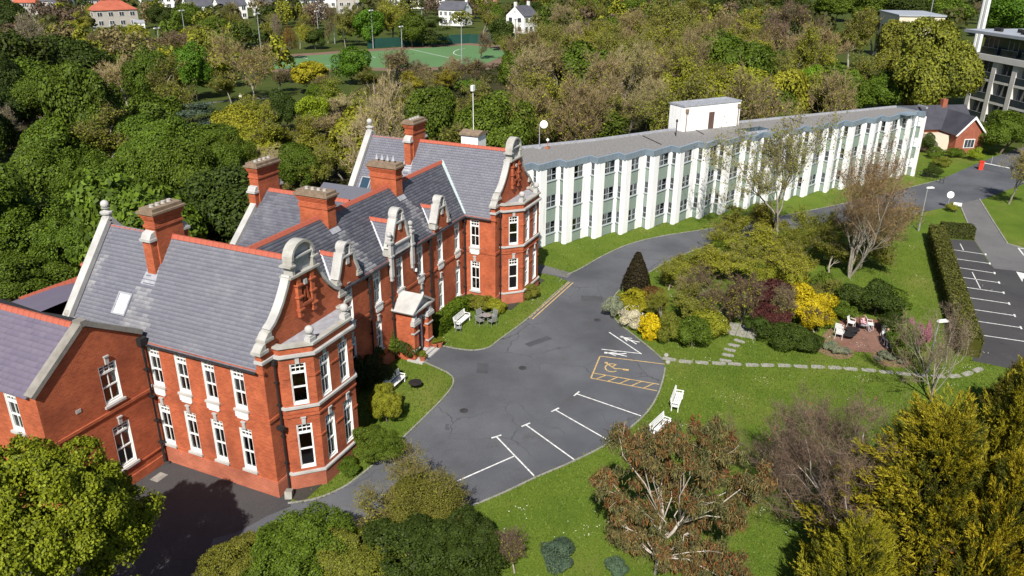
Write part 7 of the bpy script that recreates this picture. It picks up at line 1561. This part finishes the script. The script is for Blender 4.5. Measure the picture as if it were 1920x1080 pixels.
for a in ((50, 28, 42, 9, 5.6, 3.2, -.3, M['pebble'], M['roof_red'], 'far grey house with a red hipped roof near the top left corner', True, 3, 2, 1), (98, 26, 38, 9, 6, 3.2, -.3, M['pebble'], M['roof_grey'], 'far house with a grey hipped roof right of the left red roof', True, 3, 2, 1), (145, 14, 40, 9, 6, 3, 0, M['hwhite'], M['roof_grey'], 'far white house with grey roof left of the pebbledash house', True, 3, 2, 1), (287, 24, 30, 9, 6, 3, .2, M['hwhite'], M['roof_grey'], 'far white house with dark roof just right of the pebbledash house', False, 2, 2, 1), (385, 36, 58, 9, 6, 3.2, .35, M['hwhite'], M['roof_grey'], 'far white semi-detached house with grey roof, left of the pair', False, 4, 2, 2), (440, 36, 52, 9, 6, 3.2, .35, M['hwhite'], M['roof_grey'], 'far white semi-detached house with grey roof, right of the pair', False, 4, 2, 2), (510, 30, 55, 9, 5.6, 3, .2, M['hwhite'], M['roof_grey'], 'far long white house with a low grey roof above the tall masts', False, 5, 2, 1), (590, 36, 44, 10, 8.5, 2.5, .1, M['hwhite'], M['roof_grey'], 'far tall white house behind the pitch', False, 3, 3, 1), (655, 26, 40, 10, 9, 2, .1, M['pebble'], M['roof_grey'], 'far three-storey grey house behind the pitch trees', True, 3, 3, 1), (545, 10, 50, 9, 6, 3, 0, M['hwhite'], M['roof_red'], 'far white house with a red roof at the top edge', True, 4, 2, 1), (745, 10, 60, 9, 7, 3, .1, M['hwhite'], M['roof_grey'], 'far pale house at the top edge above the pitch trees', False, 5, 2, 1),
          (845, 48, 50, 9, 6.4, 3.4, -.5, M['hwhite'], M['roof_grey'], 'far white terrace with a dark grey pitched roof right of the pitch', False, 5, 2, 2), (830, 12, 44, 9, 6, 3, .1, M['hwhite'], M['roof_grey'], 'far low white house above the white terrace', False, 3, 2, 1), (912, 10, 40, 9, 6.5, 3, .1, M['hbrick'], M['roof_grey'], 'far brick house at the top edge, right of the white terrace', True, 3, 2, 1), (995, 62, 40, 9, 6.5, 3.6, .9, M['hwhite'], M['roof_grey'], 'far white gabled house with brick chimneys right of the masts', False, 3, 2, 2), (1000, 12, 40, 9, 6.5, 3, .0, M['hbrick'], M['roof_grey'], 'far brick house at the top edge above the white gabled house', False, 3, 2, 1), (1165, 26, 34, 9, 5, 3, .3, M['hwhite'], M['roof_red'], 'far low house with a red roof between brown trees', True, 3, 1, 1), (1105, 22, 30, 8, 5, 3, .2, M['hbrick'], M['roof_red'], 'far small brick house with a red roof among the trees', True, 2, 1, 1), (22, 14, 36, 9, 6, 3, .1, M['pebble'], M['roof_grey'], 'far grey house cut by the top left corner', True, 3, 2, 1), (75, 12, 34, 9, 6, 3, .2, M['hwhite'], M['roof_red'], 'far white house with red roof behind the left red roof', True, 3, 2, 1), (122, 30, 30, 9, 5.6, 3, -.2, M['hwhite'], M['roof_grey'], 'far white house with grey roof between the two red roofs', False, 3, 2, 1), (175, 22, 34, 9, 5.6, 3, 0, M['pebble'], M['roof_grey'], 'far grey house with grey roof just left of the pebbledash house', True, 3, 2, 1), (318, 16, 36, 9, 5.6, 3, .1, M['hwhite'], M['roof_grey'], 'far white house at the top edge above the golden tree', False, 3, 2, 1), (355, 10, 36, 9, 6, 3, .1, M['hwhite'], M['roof_grey'], 'far white house at the top edge left of the white pair', True, 3, 2, 1), (475, 14, 40, 9, 6, 3, .1, M['hwhite'], M['roof_grey'], 'far white house at the top edge right of the white pair', False, 4, 2, 1), (625, 14, 38, 9, 7, 3, .1, M['hwhite'], M['roof_grey'], 'far white house at the top edge right of the tall white one', True, 3, 2, 1), (700, 12, 38, 9, 7, 3, .1, M['pebble'], M['roof_grey'], 'far grey house at the top edge behind the green pitch trees', True, 3, 2, 1), (780, 16, 40, 9, 6, 3, .0, M['hwhite'], M['roof_red'], 'far white house with red roof left of the white terrace', True, 3, 2, 1), (1215, 6, 36, 9, 6, 3, .1, M['hwhite'], M['roof_grey'], 'far white house at the top edge above the tall willow', False, 3, 2, 1)):
    house(*a)
p = at(182, 58); t = thing('parked_car', 'silver car parked by the pebbledash house far away', 'car', p, .6); m = MB(); m.prism([(-2.1, .3), (2.1, .3), (2.1, .8), (1.5, .9), (.9, 1.4), (-1.1, 1.42), (-1.8, .95), (-2.1, .9)], lambda a, b, d: (a, d, b), -.85, .85); m.build('body', M['galv'], t); m = MB(); m.prism([(1.35, .93), (.85, 1.36), (-1.05, 1.37), (-1.6, .97)], lambda a, b, d: (a, d, b), -.86, .86); m.build('windows', M['hglass'], t)
for x in (-1.3, 1.3):
    for y in (-.86, .86): m = MB(); m.tube([(x, y-.02, .32), (x, y+.02, .32)], .32, 12); m.build('wheel', M['black'], t)

# brick lodge by the entrance
LP = at(1812, 288); t = thing('brick_lodge', 'small red brick lodge with dark slate roof and white gable boards', 'house', LP, math.radians(-58)); d_ = 4.6
M['roof_dark'] = plain('dark slate', (.045, .045, .058), (.06, .06, .075), .8, .6, .2)
m = MB(); m.box(-2.3, 2.3, 0, 4, 0, 3.2); m.poly([(-2.3, 0, 3.2), (2.3, 0, 3.2), (0, 0, 5.6)]); m.box(-9.5, 3.0, 4.003, 10, 0, 3.3); m.poly([(-9.5, 4.003, 3.3), (-9.5, 10, 3.3), (-9.5, 7, 6.1)]); m.build('wall', M['hbrick'], t)
m = MB(); m.prism([(-2.7, 2.95), (-2.5, 2.95), (0, 5.55), (2.5, 2.95), (2.7, 2.95), (0, 5.8)], lambda a, b, d: (a, d, b), -.3, 7.0); m.prism([(3.6, 3.1), (3.8, 3.1), (7, 6.1), (10.2, 3.1), (10.4, 3.1), (7, 6.35)], lambda a, b, d: (d, a, b), -9.9, 3.4); m.build('roof', M['roof_dark'], t)
m = MB(); m.prism([(-2.75, 2.85), (-2.45, 2.85), (0, 5.4), (2.45, 2.85), (2.75, 2.85), (0, 5.85)], lambda a, b, d: (a, d, b), -.38, -.303); m.build('barge_board', M['white'], t)
m = MB(); m.box(-.9, .9, -.08, -.003, .9, 2.3); w_ = m.build('window', M['white'], t)
for k in range(3): m = MB(); m.box(-.78+k*.54, -.30+k*.54, -.1, -.082, 1.0, 2.2); m.build('pane', M['hglass'], w_)
m = MB(); m.box(-9.58, -9.503, 6, 8, .8, 2.2); m.build('window', M['white'], t); m = MB(); m.box(-5.5, -2.35, 1.5, 3.9, 0, 2.6); m.build('porch', M['beige'], t)
m = MB(); m.box(-1.0, -.2, 6.6, 7.4, 5.5, 7.3); m.build('chimney', M['hbrick'], t); m = MB(); m.box(-5.2, -4.9, 4.6, 6.9, 6.2, 6.5); m.build('roof_flashing', M['lead'], t)

# grey apartment block with recessed balconies
AP = at(1806, 216); t = thing('apartment_block', 'modern grey apartment block with recessed glass balconies and flat zinc roof at right', 'building', AP, math.radians(-150)); t.scale = (1, 1, 1.17)
M['zinc'] = plain('zinc roof', (.36, .38, .42), (.30, .32, .36), .3, .5, spec=.5); M['agrey'] = plain('grey stone cladding', (.66, .64, .61), (.58, .56, .54), .4, .8); M['aglass'] = plain('dark balcony glass', (.050, .062, .072), (.03, .04, .05), .6, .08, spec=.8)
# local x runs along the facade, y < 0 is outside
FL = 3.15; bw = 5.4
m = MB(); m.box(0, 45, .9, 14, 0, 13.0); m.box(-.5, 0, -.3, 14, 0, 9.7); m.build('wall', M['aglass'], t)
for k in range(9): m = MB(); m.box(k*bw, k*bw+1.15, -.35, .898, 0, 9.7); m.build('pier', M['agrey'], t)
for r in range(1, 4): m = MB(); m.box(0, 45, -.30, .88, r*FL-.2, r*FL+.15); m.build('balcony_slab', M['agrey'], t)
m = MB(); m.box(-.5, 45, -.6, .88, 9.2, 10.1); m.build('parapet', M['agrey'], t)
for r in range(0, 4):
    for k in range(8):
        z = r*FL+.16+(.5 if r == 3 else 0); m = MB(); m.box(k*bw+1.2, (k+1)*bw-.05, -.28, -.24, z, z+1.0); bal = m.build('balcony_glass', M['aglass'], t); m = MB(); m.box(k*bw+1.2, (k+1)*bw-.05, -.30, -.22, z+1.003, z+1.06); m.build('handrail', M['galv'], bal)
        for j in range(3): m = MB(); x = k*bw+1.4+j*1.3; m.box(x, x+.10, .83, .897, z, z+2.3); m.build('window_mullion', M['galv'], bal)
m = MB(); m.box(-3.5, 45, -1.2, 15, 13.0, 13.45); m.build('roof', M['zinc'], t)
for k in range(7):
    for j in range(3): m = MB(); m.box(1+k*3.6+j*.75, 1.45+k*3.6+j*.75, 1.5+(k % 2)*2, 2.0+(k % 2)*2, 13.452, 14.0); m.build('roof_vent', M['black'], t)
m = MB(); m.box(6, 12, 8, 13, 13.453, 15.0); m.build('plant_box', M['galv'], t)
for a in (('S', 1845, 108, 9, 5, 'rust'), ('S', 1885, 117, 9, 6, 'mid')): pass
p = at(1655, 112); BB = thing('beige_block', 'cream flat-roofed block rising behind the big tree at right', 'building', p, math.radians(-165)); m = MB(); m.box(-12, 9, 0, 12, 0, 12.9); m.build('wall', M['beige'], BB); m = MB(); m.box(-12.3, 9.3, -.3, 12.3, 12.903, 13.3); m.build('roof', M['zinc'], BB)
for r in range(3):
    for k in range(5): m = MB(); m.box(-11+k*3.7, -9.4+k*3.7, -.06, -.003, 1.2+r*3.3, 3.0+r*3.3); m.build('window', M['hglass'], BB)
p = at(1824, 118); t = thing('white_flue', 'tall slim white flue tower behind the apartment block', 'chimney', p); h = 42; m = MB(); m.tube([(0, 0, 0), (0, 0, h)], [1.15, .95], 12); m.build('shaft', M['hwhite'], t); m = MB(); m.box(-1.3, -1.0, -.3, .3, 0, h); m.build('ladder', M['galv'], t)
p = at(1738, 60); t = thing('radio_mast', 'thin grey mast standing behind the cream block', 'mast', p); m = MB(); m.tube([(0, 0, 0), (0, 0, 30)], [.22, .12], 6); m.build('pole', M['galv'], t)
